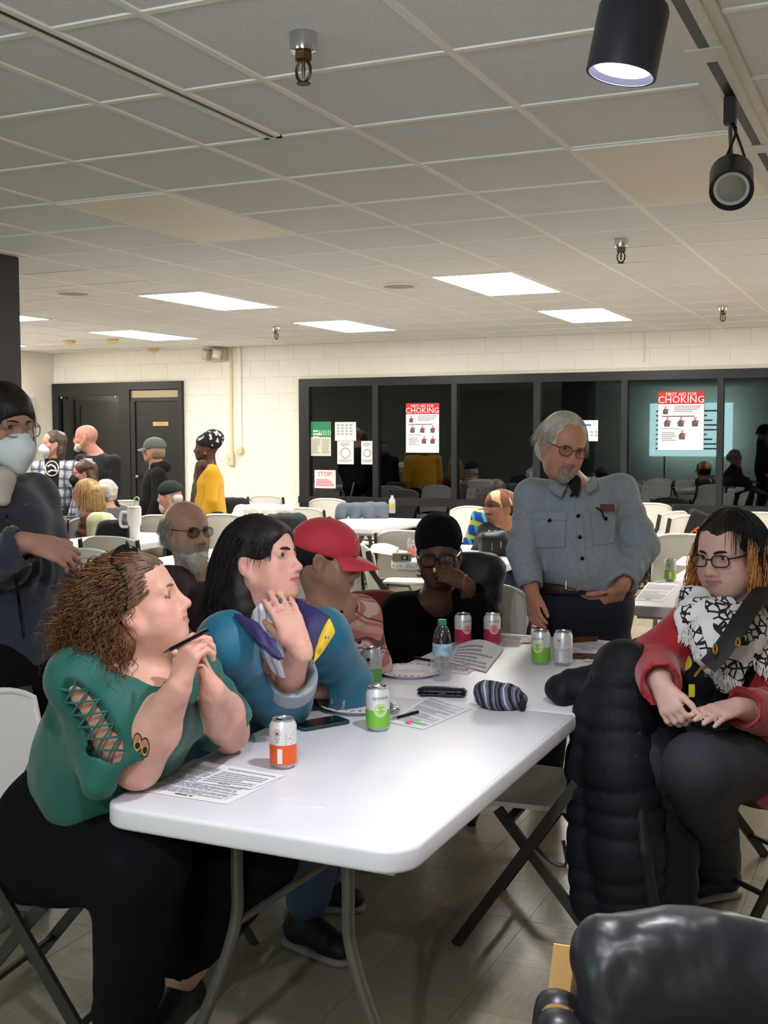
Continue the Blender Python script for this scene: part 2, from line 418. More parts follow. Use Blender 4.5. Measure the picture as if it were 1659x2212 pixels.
for x, rz in ((-.10, -.5), (.06, .35)):
    b = MB(); b.prism(rrect(-.065, .065, -.065, .065, .012), -.03, .03, .01); o = b.build('lamp_head', mat('lamp_head_beige', '#b8ad98', .35), t); place(o, (x, -.09, .0), rz, PI/2, .25)
    b2 = MB(); b2.prism(rrect(-.048, .048, -.048, .048, .01), .0, .008, .003); p = b2.build('lens', mat('clear_lens', '#dcd8cc', .1), o); p.location = (0, 0, .028)

# ceiling fixtures
def fixture(i, j, lit, lab, grp):
    t = thing('ceiling_light', lab, 'ceiling light', (GX+TS*(i+.5), GY+TS*(j+1), CZ), 0, grp)
    b = MB(); x, y = .298, .602
    for lo, hi in (((-x, -y, -.009), (-x+.018, y, .02)), ((x-.018, -y, -.009), (x, y, .02)), ((-x+.018, -y, -.009), (x-.018, -y+.018, .02)), ((-x+.018, y-.018, -.009), (x-.018, y, .02))): b.bb(lo, hi)
    b.build('frame', m_bar, t, 0)
    b = MB(); b.bb((-x+.016, -y+.016, -.0075), (x-.016, y-.016, -.0045)); b.build('diffuser', m_panel if lit else m_diff_off, t, 0)
    return t
labs = {(-1, 8): 'largest lit ceiling panel, right of centre', (-1, 12): 'lit ceiling panel farthest right, toward the windows', (-5, 8): 'lit ceiling panel above the yellow sweater, nearest of the left ones',
        (-5, 12): 'lit ceiling panel in the middle, in front of the windows', (-9, 12): 'lit ceiling panel above the door with the glass side light', (-9, 8): 'upper lit panel cut by the black pillar', (-13, 12): 'lower lit panel cut by the black pillar'}
for i, j in LIT:
    if GX+TS*i < XL: continue
    fixture(i, j, True, labs.get((i, j), 'lit ceiling panel past the right edge of view, %s row, %s' % ({8: 'nearer', 12: 'farther'}[j], {3: 'first from the windows side', 7: 'second, by the right wall'}.get(i, 'leftmost'))), 'lit ceiling panels')
o = fixture(-13+0, 12, True, labs[(-13, 12)], 'lit ceiling panels') if GX-13*TS < XL and GX-12.2*TS > XL else None
fixture(-2, 3, False, 'unlit cream ceiling panel on the left', 'unlit ceiling panels'); fixture(2, 3, False, 'unlit cream ceiling panel beside the light track', 'unlit ceiling panels')

# slot diffuser in the ceiling
t = thing('slot_vent', 'long narrow air slot with black gap in the ceiling', 'ceiling vent', (GX+TS*.5, 0, CZ))
ya, yb = -.6, GY+TS*2
b = MB(); b.bb((-.042, ya, -.006), (-.020, yb, .004)); b.bb((.006, ya, -.006), (.030, yb, .004)); b.bb((-.042, yb-.02, -.006), (.03, yb, .004)); b.build('frame', m_bar, t, 0)
b = MB(); b.bb((-.020, ya, -.002), (-.004, yb-.02, .001)); b.build('vane', m_bar, t, 0)
b = MB(); b.bb((-.006, ya, -.0068), (.008, yb-.02, -.001)); b.build('slot', m_black, t, 0)
# round ceiling discs
for (px, py), r, lab in (((862, 616), .13, 'round grey speaker grille left of the largest lit panel'), ((158, 632), .13, 'round grey speaker grille near the black pillar')):
    p = onz(px, py, CZ); t = thing('ceiling_speaker', lab, 'ceiling speaker', p, 0, 'round ceiling grilles')
    b = MB(); b.lathe([(r, .0), (r, -.006), (r*.9, -.010)], 28); b.build('rim', m_bar, t)
    b = MB(); b.lathe([(r*.88, -.004), (r*.88, -.011), (r*.3, -.013)], 28); b.build('grille', mat('speaker_grille', '#a9a297', .6, bump=.3, bscale=300), t)
for (px, py), lab in (((150, 739), 'smoke detector nearest the pillar, on ceiling over the door'), ((243, 736), 'middle smoke detector on ceiling over the door'), ((342, 757), 'smoke detector close to the back wall, left of the emergency light')):
    p = onz(px, py-3, CZ); p[1] = min(p[1], YB-.2); b = MB(); b.lathe([(.07, 0), (.07, -.02), (.05, -.04), (.02, -.045)], 20); o = b.build('smoke_detector', mat('detector_yellowed', '#e0c48c', .5)); o.location = tuple(p); tag(o, lab, 'smoke detector', 'smoke detectors')
# sprinklers
m_chrome = mat('chrome', '#cfd2d6', .12, metal=1); m_brass = mat('old_brass', '#6b5638', .4, metal=.8); m_iron = mat('dark_bronze_metal', '#3a302a', .4, metal=.6)
for (px, py), lab in (((655, 74), 'chrome fire sprinkler head nearest the viewer'), ((1342, 517), 'chrome fire sprinkler right of the largest lit panel'), ((1562, 661), 'chrome fire sprinkler at the far right'), ((597, 705), 'chrome fire sprinkler among the left lit panels')):
    p = onz(px, py, CZ); t = thing('fire_sprinkler', lab, 'sprinkler', p, 0, 'fire sprinklers')
    b = MB(); b.lathe([(.037, 0), (.037, -.032), (.034, -.046), (.018, -.05)], 24); b.build('cup', m_chrome, t)
    b = MB(); b.lathe([(.025, -.045), (.025, -.068), (.018, -.072)], 6); b.build('nut', m_brass, t)
    b = MB()
    for s_ in (-1, 1): b.tube(spline([(s_*.012, 0, -.07), (s_*.021, 0, -.09), (s_*.017, 0, -.115), (.0, 0, -.128)], 8), .004, 6)
    b.build('frame', m_iron, t)
    b = MB(); b.lathe([(.004, -.07), (.006, -.095), (.003, -.115)], 8); b.build('bulb', m_brass, t)
    b = MB(); b.lathe([(.019, -.128), (.019, -.131)], 12); b.build('deflector', m_iron, t)

# light track with two heads in view
m_track = mat('track_white', '#dedbd2', .45); m_can = mat('lamp_charcoal', '#26272e', .38, spec=.4); m_cable = mat('black_cable', '#0d0d0e', .5)
TX = -.548
t = thing('light_track', 'white ceiling light track with black slots at upper right', 'light track', (TX, 0, CZ))
b = MB()
for x0, x1, z0 in ((-.075, -.045, -.012), (.045, .075, -.012), (-.045, -.014, -.022), (.014, .045, -.022)): b.bb((x0, -3.4, z0), (x1, 6.6, .0))
b.build('rail', m_track, t, 0)
for k, (a, c) in enumerate(((-3.4, 0), (.2, 1.6), (1.7, 3.30), (3.42, 4.47), (4.6, 6.6))):
    b = MB(); b.bb((-.015, a, -.0225), (.015, c, -.004)); b.build('slot', mat('slot_black', '#151515', .4), t, 0)
for y in (.1, 1.65, 3.36, 4.53):
    b = MB(); b.bb((-.05, y-.06, -.026), (.05, y+.06, -.004)); b.build('joiner', m_track, t, 0)
def track_head(c, aim, lab, lit, top, r=.067, ln=.135):
    c = V(*c); ax = unit(V(*aim)-c); t = thing('track_lamp', lab, 'spot lamp', c, 0, 'track spot lamps')
    z = -ax; x = unit(np.cross((0, 1, .01), z)); y = np.cross(z, x); R = np.stack([x, y, z], 1)
    M = np.eye(4); M[:3, :3] = R
    b = MB(); b.lathe([(r*.80, -ln/2+.012), (r*.93, -ln/2), (r, -ln/2), (r, ln/2-.012), (r*.93, ln/2), (.02, ln/2)], 36, R=R, capb=False); b.lathe([(r*.92, ln/2-.01), (r*.92, -ln/2)], 36, R=R, capb=True, capt=False); b.build('housing', m_can, t)
    b = MB(); b.lathe([(r*.915, -ln/2+.016), (r*.90, -ln/2+.010), (r*.66, -ln/2+.014)], 32, R=R, capt=False, capb=False); b.build('trim_ring', mat('ring_white', '#d8d8dc', .3), t)
    b = MB(); b.lathe([(r*.67, -ln/2+.015), (r*.5, -ln/2+.009), (r*.1, -ln/2+.005)], 28, R=R, capb=False); b.build('lens', mat('lamp_lit', '#ffffff', .3, emit='#f4f4ff', estr=60) if lit else mat('lamp_glass', '#a8a49c', .15, bump=.5, bscale=120), t)
    topl = V(*top)-c; neck = R@V(0, 0, ln/2)
    b = MB(); b.tube([neck, neck+R@V(0, 0, .06)], .018, 12); b.tube([neck+R@V(0, 0, .05), topl-V(0, 0, .07)], .007, 8); b.build('stem', mat('stem_steel', '#8b8782', .3, metal=.8), t)
    b = MB(); b.bb(topl-V(.018, .018, .09), topl+V(.018, .018, .0)); b.build('adapter', m_black, t, 0)
    b = MB()
    for s_ in (-.012, .014): b.tube(spline([neck+R@V(s_, 0, .01), neck+R@V(s_*3, .01, .07), topl-V(-.02, .01, .12), topl-V(0, 0, .08)], 12), .0045, 6)
    b.build('cable', m_cable, t)
    if lit:
        ld = bpy.data.lights.new('track_lamp_light', 'SPOT'); ld.energy = SPOT_W*lit; ld.color = (.93, .95, 1.0); ld.spot_size = math.radians(118); ld.spot_blend = .85; ld.shadow_soft_size = .05
        lo = link(bpy.data.objects.new('lamp_light', ld), t); M2 = M.copy(); M2[:3, 3] = ax*(ln/2+.01); lo.matrix_local = Matrix(M2.tolist())
    return t
track_head(at(1357, 85, 2.20), (-.80, 2.12, .7), 'lit charcoal spot lamp on the ceiling track, nearest', 1.0, (TX, 2.16, CZ-.02))
track_head(at(1580, 392, 3.62), (-.30, 2.2, 1.2), 'unlit charcoal spot lamp on the ceiling track, farther one', 0, at(1578, 205, 3.62))
track_head((TX, .65, 2.36), (-1.3, 2.6, .9), 'lit spot lamp on the track, behind the viewer', .9, (TX, .62, CZ-.02))  # added out of view as fill for the foreground
track_head((TX, -.9, 2.36), (-1.0, 3.0, .9), 'rearmost lit spot lamp on the track', .9, (TX, -.93, CZ-.02))  # second added fill head, also out of view
track_head((TX, -1.9, 2.36), (-.9, -2.1, 0), 'lit spot lamp over the floor behind the viewer, nearer one', 4.0, (TX, -1.93, CZ-.02))  # added out of view: floor bounce to brighten the near ceiling
track_head((TX, -2.9, 2.36), (-.2, -2.6, 0), 'lit spot lamp over the floor behind the viewer, farther one', 4.0, (TX, -2.93, CZ-.02))  # second head added for the bounce onto the ceiling
# ================================================================== furniture
m_plast = mat('white_plastic', '#e9e6df', .42, bump=.06, bscale=260, var=.015, vscale=6)
m_ttop = mat('white_table_plastic', '#dfdee5', .36, bump=.05, bscale=240, var=.02, vscale=5)
m_steel = mat('grey_steel_tube', '#5d5a57', .36, metal=.35)
m_leg = mat('charcoal_steel', '#35322f', .45, metal=.3)
m_rub = mat('rubber', '#121212', .7)
def sheet(b, fn, nu, nv, thick, mask=None, mi=0):
    P = np.array([[fn(i/(nu-1), j/(nv-1)) for j in range(nv)] for i in range(nu)], float)
    du = np.gradient(P, axis=0); dv = np.gradient(P, axis=1); N = np.cross(du, dv); N /= np.linalg.norm(N, axis=2, keepdims=True)+1e-12
    A = (P+N*thick/2).reshape(-1, 3); B = (P-N*thick/2).reshape(-1, 3); o = nu*nv; fs = []; ec = {}
    for i in range(nu-1):
        for j in range(nv-1):
            if mask and not mask((i+.5)/(nu-1), (j+.5)/(nv-1)): continue
            q = (i*nv+j, (i+1)*nv+j, (i+1)*nv+j+1, i*nv+j+1); fs.append(q); fs.append(tuple(x+o for x in q[::-1]))
            for a, c in zip(q, q[1:]+q[:1]): ec[(a, c)] = 1
    for a, c in list(ec):
        if (c, a) not in ec: fs.append((a, a+o, c+o, c))
    return b.add(list(A)+list(B), fs, mi)

def folding_table(label, cx, cy, rz=0, L=2.44, W=.745, group='white folding tables', detail=True):
    t = thing('folding_table', label, 'table', (cx, cy, 0), rz, group)
    for s_ in (-1, 1):
        b = MB(); y0, y1 = (.0015, L/2) if s_ > 0 else (-L/2, -.0015)
        r = .075; out = []
        for p in rrect(-W/2, W/2, -L/2, L/2, r, 8):
            if p[1]*s_ > 0: out.append(p)
        out = sorted(out, key=lambda p: math.atan2(p[1]*s_-.0, p[0]))
        out = [(W/2, .0015*s_)]+out+[(-W/2, .0015*s_)]
        b.prism(out, .690, .740, .010, 4); b.build('tabletop', m_ttop, t, 40)
        if detail:
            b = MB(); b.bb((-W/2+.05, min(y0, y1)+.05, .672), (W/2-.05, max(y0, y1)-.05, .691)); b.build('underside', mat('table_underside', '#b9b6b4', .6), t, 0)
        yl = s_*(L/2-.21)
        for x in (-1, 1):
            b = MB(); b.tube(spline([(x*.142, yl, .68), (x*.142, yl, .55), (x*.145, yl, .44), (x*.19, yl, .30), (x*.30, yl, .04), (x*.315, yl, .0)], 22), .0145, 10); b.build('leg', m_steel, t)
            b = MB(); b.lathe([(.018, 0), (.018, .03)], 10, c=(x*.315, yl, 0)); b.build('foot_cap', m_rub, t)
        b = MB(); b.tube([(-.275, yl, .12), (.275, yl, .12)], .0125, 8); b.build('crossbar', m_steel, t)
        b = MB(); b.tube([(-.142, yl, .67), (.142, yl, .67)], .0125, 8); b.build('crossbar', m_steel, t)
        if detail:
            b = MB(); b.tube([(-.145, yl, .43), (0, yl-s_*.26, .53)], .0095, 8); b.tube([(.145, yl, .43), (0, yl-s_*.26, .53)], .0095, 8); b.tube([(0, yl-s_*.25, .52), (0, yl-s_*.42, .68)], .011, 8); b.build('brace', m_steel, t)
            for x in (-1, 1):
                b = MB(); b.ball((x*.145, yl-.012*s_, .43), .009, 8); b.build('rivet', m_chrome, t)
    return t
main_table = folding_table('long white folding table in front with cans, plates and papers on it', -1.24, 2.0+1.22, 0)
# embossed oval near the end of the main table
b = MB(); b.tube([(.04+.055*math.cos(a), -1.03+.022*math.sin(a), .7402) for a in np.linspace(0, 2*PI, 28)[:-1]], .0012, 5, closed=True); b.build('embossed_mark', m_ttop, main_table)
T2 = folding_table('white folding table on the right behind the standing man, with papers and a lime can', -.85, 6.62)
T3 = folding_table('white folding table with a black handbag, behind the person in black knit hat', -2.65, 7.27, 0, 1.22)
b = MB(); rr = random.Random(3)
x = -.33
for wd in (3, 4, 5, 2, 4):
    for k in range(wd):
        P = [(x+k*.022+rr.uniform(-.004, .012), -.6115, .712+rr.uniform(-.011, .011)) for _ in range(4)]
        b.tube(spline(P, 5), .0016, 4)
    x += wd*.022+.02
b.build('pencil_scrawl', mat('pencil_grey', '#6d675f', .7), T3)
T4 = folding_table('white folding table at the far middle with a denim jacket beside it', -4.53, 9.50, 0, 1.22)
T5 = folding_table('short far white table by the windows, behind the cap person', -3.45, 11.62, 0, 1.2)
T6 = folding_table('white folding table at left beside the black pillar, near the woman in navy fleece', -4.12, 5.82)
T7 = folding_table('white folding table with a white tumbler on it', -5.55, 7.22, 0, 1.22)
T8 = folding_table('far left white table where the blonde woman sits', -8.45, 9.4)

def back_fn(u, v):
    s_ = 2*u-1; hw = .222-.012*v
    z = .50+.335*v*(1-.13*abs(s_)**3.2)-.03*(1-v)*abs(s_)**3
    return V(s_*hw, -.225-.055*v+.045*abs(s_)**2, z)
def make_chair(pm, name='folding_chair'):
    t = thing(name, 'white folding chair', 'chair')
    b = MB(); sheet(b, back_fn, 15, 9, .012)
    P = [back_fn(u, 0) for u in np.linspace(0, 1, 12)]+[back_fn(1, v) for v in np.linspace(0, 1, 10)[1:]]+[back_fn(u, 1) for u in np.linspace(1, 0, 18)[1:]]+[back_fn(0, v) for v in np.linspace(1, 0, 10)[1:-1]]
    b.tube(P, .011, 8, closed=True); b.build('backrest', pm, t, 50)
    b = MB(); sheet(b, lambda u, v: V((2*u-1)*(.215-.02*(1-v))*(1-.04*abs(2*v-1)**6), -.20+.41*v*(1-.05*abs(2*u-1)**4), .445-.018*(1-abs(2*u-1)**2)*(1-(2*v-1)**4)-.02*max(0, v-.8)/.2), 15, 15, .014)
    P = [(s_*x, y, .438) for s_, x, y in ()]
    b.build('seat', pm, t, 50)
    for s_ in (-1, 1):
        b = MB(); b.bar((s_*.228, -.25, .70), (s_*.232, .225, .0), .032, .016, (1, 0, 0)); b.bar((s_*.222, -.268, .82), (s_*.228, -.245, .69), .032, .016, (1, 0, 0)); b.build('front_leg', m_leg, t, 0)
        b = MB(); b.bar((s_*.212, .10, .43), (s_*.212, -.26, .0), .030, .016, (1, 0, 0)); b.build('rear_leg', m_leg, t, 0)
        b = MB(); b.tube(spline([(s_*.222, -.01, .345), (s_*.222, -.06, .30), (s_*.216, -.11, .29), (s_*.212, -.10, .36)], 8), .006, 6); b.build('link', m_leg, t)
    b = MB(); b.tube([(-.232, .165, .09), (.232, .165, .09)], .010, 8); b.build('crossbar', m_leg, t)
    b = MB(); b.tube([(-.212, -.185, .09), (.212, -.185, .09)], .010, 8); b.build('crossbar', m_leg, t)
    b = MB(); b.bar((-.225, .06, .405), (.225, .06, .405), .03, .012, (0, 0, 1)); b.build('seat_support', m_leg, t, 0)
    return t
chair0 = make_chair(m_plast); n_ch = [0]
CGRP = 'white plastic folding chairs'
def chair(label, x, y, rz, z=0, rx=0):
    c = chair0 if n_ch[0] == 0 else copy_tree(chair0); n_ch[0] += 1
    c.location = (float(x), float(y), z); c.rotation_euler = (rx, 0, math.radians(rz)); tag(c, label, 'chair', CGRP); return c
def chair_top(label, px, py, rz):        # by the pixel of the middle of the backrest's top edge (0.835 m up)
    p = onz(px, py, .835); o = rotz(math.radians(rz))@V(0, -.28, 0); return chair(label, p[0]-o[0], p[1]-o[1], rz)
chair('folding chair under the woman in the green top', -2.03, 2.40, -82)
chair('folding chair under the person in the teal jacket', -2.02, 3.16, -85)
chair('folding chair under the person in red cap', -2.00, 3.92, -95)
chair('folding chair with a long black puffer jacket over its back', -1.01, 3.44, 92)
chair('folding chair under the person in red jacket', -.46, 4.02, 140)
chair('folding chair under the person in black knit hat', -1.80, 4.86, 185)
_bc = at(1520, 2165, 1.75); chair('folding chair holding the black leather bag', _bc[0], _bc[1], math.degrees(YAW)+90)
chair_top('folding chair with open handle slot, beside the short far table', 1020, 1095, 172)
chair_top('folding chair just below the notices on the left window', 706, 1078, 10)
chair_top('folding chair farthest back, against the block wall', 572, 1071, 5)
chair_top('folding chair with handle slot right of the yellow sweater', 521, 1084, 175)
chair_top('folding chair right of the white puffer coat', 652, 1098, 5)
chair_top('folding chair behind the bearded man, right of his head', 478, 1112, 12)
chair_top('folding chair with a dark grey coat, above the teal jacket', 610, 1119, 8)
chair_top('folding chair left of the bearded man, right of the tumbler', 342, 1114, 15)
chair_top('edge-on folding chair behind the blonde woman', 268, 1082, 60)
chair_top('folding chair behind the edge-on one, by the blonde woman', 236, 1090, 55)
chair_top('folding chair left of the curly hair, near the navy fleece elbow', 160, 1187, 25)
chair_top('folding chair behind the curly brown hair', 232, 1161, 8)
chair_top('folding chair left of the black knit hat', 874, 1148, 10)
chair_top('folding chair edge-on behind the red cap', 782, 1178, -58)
chair_top('folding chair between the teal jacket and the red cap', 636, 1180, 5)
chair_top('large folding chair behind the lime can on the right table', 1476, 1155, 4)
chair_top('edge-on folding chair right of the standing man', 1462, 1106, 62)
chair_top('edge-on folding chair nearest the black bag with orange letters', 1488, 1114, 58)
chair_top('small far folding chair half hidden by the denim sleeve', 1404, 1088, 10)
chair_top('folding chair at the right edge beyond the head of the red jacket', 1640, 1108, 6)
chair_top('folding chair with the grey denim jacket', 786, 1092, 4)
chair_top('folding chair with the white puffer coat', 566, 1092, 6)
chair_top('folding chair the blonde woman leans her coat on', 205, 1118, 40)
chair('folding chair under the person in the patchwork cap', -2.66, 8.15, 142)
chair('folding chair under the bearded man', -2.98, 4.32, -70)
chair('folding chair on the left, behind the navy fleece woman', -3.15, 6.1, 20)
# ================================================================== sculpting: smooth unions of tapered limbs and ellipsoids, meshed as one surface
def _n3(X, Y, Z, f, seed):
    r = random.Random(seed); s_ = 0
    for k in range(4):
        a = [r.uniform(-1, 1) for _ in range(3)]; n = math.sqrt(sum(q*q for q in a))+1e-6; a = [q/n*f*(1+.45*k) for q in a]; ph = r.uniform(0, 6.28)
        b = [r.uniform(-1, 1)*f*.6 for _ in range(3)]
        s_ = s_+np.sin(a[0]*X+a[1]*Y+a[2]*Z+ph+1.3*np.sin(b[0]*X+b[1]*Y+b[2]*Z+ph*2))/(1+.5*k)
    return s_/2.4
def woff(o):
    v = np.zeros(3)
    while o is not None: v = v+np.array(o.location); o = o.parent
    return v
class Sdf:
    def __init__(s): s.p = []
    def cap(s, a, b, ra, rb=None, k=.02, sub=False, fl=None, ax=None, fold=0, fw=.05, seed=1):
        s.p.append(('c', V(*a), V(*b), ra, ra if rb is None else rb, k, sub, fl, None if ax is None else unit(ax), fold, fw, seed)); return s
    def chain(s, pts, rs, k=.015, **kw):
        for i in range(len(pts)-1): s.cap(pts[i], pts[i+1], rs[i], rs[i+1], k, **kw)
        return s
    def ell(s, c, r, R=None, k=.02, sub=False):
        s.p.append(('e', V(*c), V(*r), np.eye(3) if R is None else R, k, sub)); return s
    def boxp(s, c, h, R=None, rd=.01, k=.01, sub=False):
        s.p.append(('b', V(*c), V(*h), np.eye(3) if R is None else R, rd, k, sub)); return s
    def group(s, other, k=.03):      # union with another shape that was cut on its own
        s.p.append(('g', other, k)); return s
    def plane(s, pt, n, k=.004):      # cut away everything on the side n points to
        s.p.append(('p', V(*pt), unit(n), k)); return s
    def bounds(s):
        lo = np.full(3, 1e9); hi = -lo
        for q in s.p:
            if q[0] == 'c' and not q[6]:
                for e, r in ((q[1], q[3]), (q[2], q[4])): lo = np.minimum(lo, e-r); hi = np.maximum(hi, e+r)
            elif q[0] in 'eb' and not (q[5] if q[0] == 'e' else q[6]):
                r = np.abs(q[3])@q[2]; lo = np.minimum(lo, q[1]-r); hi = np.maximum(hi, q[1]+r)
            elif q[0] == 'g': l_, h_ = q[1].bounds(); lo = np.minimum(lo, l_); hi = np.maximum(hi, h_)
        return lo, hi
    def field(s, axs):
        xs, ys, zs = axs; D = np.full((len(xs), len(ys), len(zs)), .3, np.float32)
        for q in s.p:
            if q[0] == 'g':
                d = q[1].field(axs); k = q[2]; h = np.clip(.5+.5*(D-d)/k, 0, 1); D = D*(1-h)+d*h-k*h*(1-h); continue
            if q[0] == 'p':
                d = (xs[:, None, None]-q[1][0])*q[2][0]+(ys[None, :, None]-q[1][1])*q[2][1]+(zs[None, None, :]-q[1][2])*q[2][2]
                D = np.maximum(D, d.astype(np.float32)); continue
            if q[0] == 'c':
                r = max(q[3], q[4]); k = q[5]; pad = r+k+.03+abs(q[9]); l = np.minimum(q[1], q[2])-pad; h = np.maximum(q[1], q[2])+pad
            else:
                e = np.abs(q[3])@q[2]; k = q[4] if q[0] == 'e' else q[5]; pad = k+.03; l = q[1]-e-pad; h = q[1]+e+pad
            sl = tuple(slice(max(0, int(np.searchsorted(a, l[i]))-1), int(np.searchsorted(a, h[i]))+1) for i, a in enumerate(axs))
            X = xs[sl[0]][:, None, None]; Y = ys[sl[1]][None, :, None]; Z = zs[sl[2]][None, None, :]
            if 0 in (X.size, Y.size, Z.size): continue
            if q[0] == 'c':
                _, a, b, ra, rb, k, sub, fl, ax, fold, fw, seed = q
                ba = b-a; l2 = ba@ba+1e-12
                t = np.clip(((X-a[0])*ba[0]+(Y-a[1])*ba[1]+(Z-a[2])*ba[2])/l2, 0, 1)
                px, py, pz = X-a[0]-ba[0]*t, Y-a[1]-ba[1]*t, Z-a[2]-ba[2]*t
                if fl is not None:
                    m = (px*ax[0]+py*ax[1]+pz*ax[2])*(1/fl-1); px, py, pz = px+m*ax[0], py+m*ax[1], pz+m*ax[2]
                d = np.sqrt(px*px+py*py+pz*pz)-(ra+(rb-ra)*t)
                if fold < 0:          # regular quilted baffles
                    u = t*math.sqrt(l2)/fw*6.283; d = d+fold*np.sqrt(np.abs(np.sin(u*.5+.9*_n3(X, Y, Z, 7, seed))))
                elif fold:
                    u = t*math.sqrt(l2)/fw*6.283; d = d+fold*np.sin(u+3.5*_n3(X, Y, Z, 9, seed))*np.clip(.25+.9*_n3(X, Y, Z, 11, seed+5), 0, 1.1)*1.3
            elif q[0] == 'e':
                _, c, r, R, k, sub = q
                dx, dy, dz = X-c[0], Y-c[1], Z-c[2]
                u = [(R[0, i]*dx+R[1, i]*dy+R[2, i]*dz) for i in range(3)]
                k0 = np.sqrt((u[0]/r[0])**2+(u[1]/r[1])**2+(u[2]/r[2])**2)+1e-6
                k1 = np.sqrt((u[0]/r[0]**2)**2+(u[1]/r[1]**2)**2+(u[2]/r[2]**2)**2)+1e-6
                d = k0*(k0-1)/k1
            else:
                _, c, hh, R, rd, k, sub = q
                dx, dy, dz = X-c[0], Y-c[1], Z-c[2]
                u = [np.abs(R[0, i]*dx+R[1, i]*dy+R[2, i]*dz)-(hh[i]-rd) for i in range(3)]
                d = np.sqrt(sum(np.maximum(w_, 0)**2 for w_ in u))+np.minimum(np.maximum(np.maximum(u[0], u[1]), u[2]), 0)-rd
            C = D[sl]
            if not sub:
                h = np.clip(.5+.5*(C-d)/k, 0, 1); D[sl] = C*(1-h)+d*h-k*h*(1-h)
            else:
                d = -d; h = np.clip(.5-.5*(C-d)/k, 0, 1); D[sl] = C*(1-h)+d*h+k*h*(1-h)
        return D
    def mesh(s, res=.008, noise=None, fine=None):
        lo, hi = s.bounds(); lo -= .03; hi += .03
        axs = []
        for d in range(3):
            x = lo[d]; L = [x]
            while x < hi[d]:
                h = res
                if fine is not None:
                    h = fine[3]
                    for f in fine[:1]:
                        for (a, b) in f[d]:
                            if a-.01 < x < b+.01: h = res
                x += h; L.append(x)
            axs.append(np.array(L, np.float32))
        xs, ys, zs = axs; D = s.field(axs)
        if noise:
            for amp, f, seed in noise: D += (amp*_n3(xs[:, None, None], ys[None, :, None], zs[None, None, :], f, seed)).astype(np.float32)
        ins = D < 0
        nx, ny, nz = D.shape
        cnt = np.zeros((nx-1, ny-1, nz-1), np.int8)
        for i in (0, 1):
            for j in (0, 1):
                for k in (0, 1): cnt += ins[i:nx-1+i, j:ny-1+j, k:nz-1+k]
        act = (cnt > 0) & (cnt < 8); I, J, K = np.nonzero(act); n = len(I)
        idx = np.full(act.shape, -1, np.int64); idx[I, J, K] = np.arange(n)
        cv = {(i, j, k): D[I+i, J+j, K+k] for i in (0, 1) for j in (0, 1) for k in (0, 1)}
        acc = np.zeros((n, 3)); w_ = np.zeros(n)
        for a in cv:
            for d in range(3):
                if a[d]: continue
                b = list(a); b[d] = 1; va, vb = cv[a], cv[tuple(b)]; m = (va < 0) != (vb < 0)
                t = np.where(m, va/(va-vb+1e-12), 0); p = np.tile(np.array(a, float), (n, 1)); p[:, d] = t
                acc += p*m[:, None]; w_ += m
        acc /= w_[:, None]
        Vx = np.stack([xs[I]+acc[:, 0]*(xs[I+1]-xs[I]), ys[J]+acc[:, 1]*(ys[J+1]-ys[J]), zs[K]+acc[:, 2]*(zs[K+1]-zs[K])], 1)
        F = []
        for d in range(3):
            A = ins[:-1] if d == 0 else ins[:, :-1] if d == 1 else ins[:, :, :-1]
            B = ins[1:] if d == 0 else ins[:, 1:] if d == 1 else ins[:, :, 1:]
            E = np.stack(np.nonzero(A != B), 1); o = [(1, 2), (2, 0), (0, 1)][d]
            E = E[(E[:, o[0]] > 0) & (E[:, o[1]] > 0) & (E[:, o[0]] < D.shape[o[0]]-1) & (E[:, o[1]] < D.shape[o[1]]-1)]
            q = []
            for (u, v) in ((0, 0), (1, 0), (1, 1), (0, 1)):
                c = E.copy(); c[:, o[0]] -= u; c[:, o[1]] -= v; q.append(idx[c[:, 0], c[:, 1], c[:, 2]])
            q = np.stack(q, 1); fl = A[E[:, 0], E[:, 1], E[:, 2]]
            q[~fl] = q[~fl][:, ::-1]; F.append(q)
        return Vx, np.concatenate(F)
def np_mesh(name, Vx, F, m, tint=None, smooth=True):
    me = bpy.data.meshes.new(name); me.vertices.add(len(Vx)); me.vertices.foreach_set('co', np.asarray(Vx, np.float32).ravel())
    k = F.shape[1]; me.loops.add(len(F)*k); me.polygons.add(len(F))
    me.loops.foreach_set('vertex_index', F.ravel().astype(np.int32)); me.polygons.foreach_set('loop_start', np.arange(len(F), dtype=np.int32)*k)
    me.polygons.foreach_set('use_smooth', np.full(len(F), smooth))
    me.materials.append(m); me.update(calc_edges=True); me.validate()
    if tint is not None:
        a = me.color_attributes.new('tint', 'FLOAT_COLOR', 'POINT'); a.data.foreach_set('color', np.concatenate([tint, np.ones((len(tint), 1))], 1).astype(np.float32).ravel())
    return me
def sculpt(name, sdf, m, parent, res=.008, noise=None, tint=None, fine=None, relax=1):
    Vx, F = sdf.mesh(res, noise, fine)
    for _ in range(relax):            # soften voxel steps a little
        S = np.zeros_like(Vx); c = np.zeros(len(Vx))
        for i in range(4):
            np.add.at(S, F[:, i], Vx[F[:, (i+1) % 4]]); np.add.at(c, F[:, i], 1)
        Vx = .5*Vx+.5*S/c[:, None]
    off = woff(parent)
    o = link(bpy.data.objects.new(name, np_mesh(name, Vx-off, F, m, None if tint is None else tint(Vx))), parent); return o

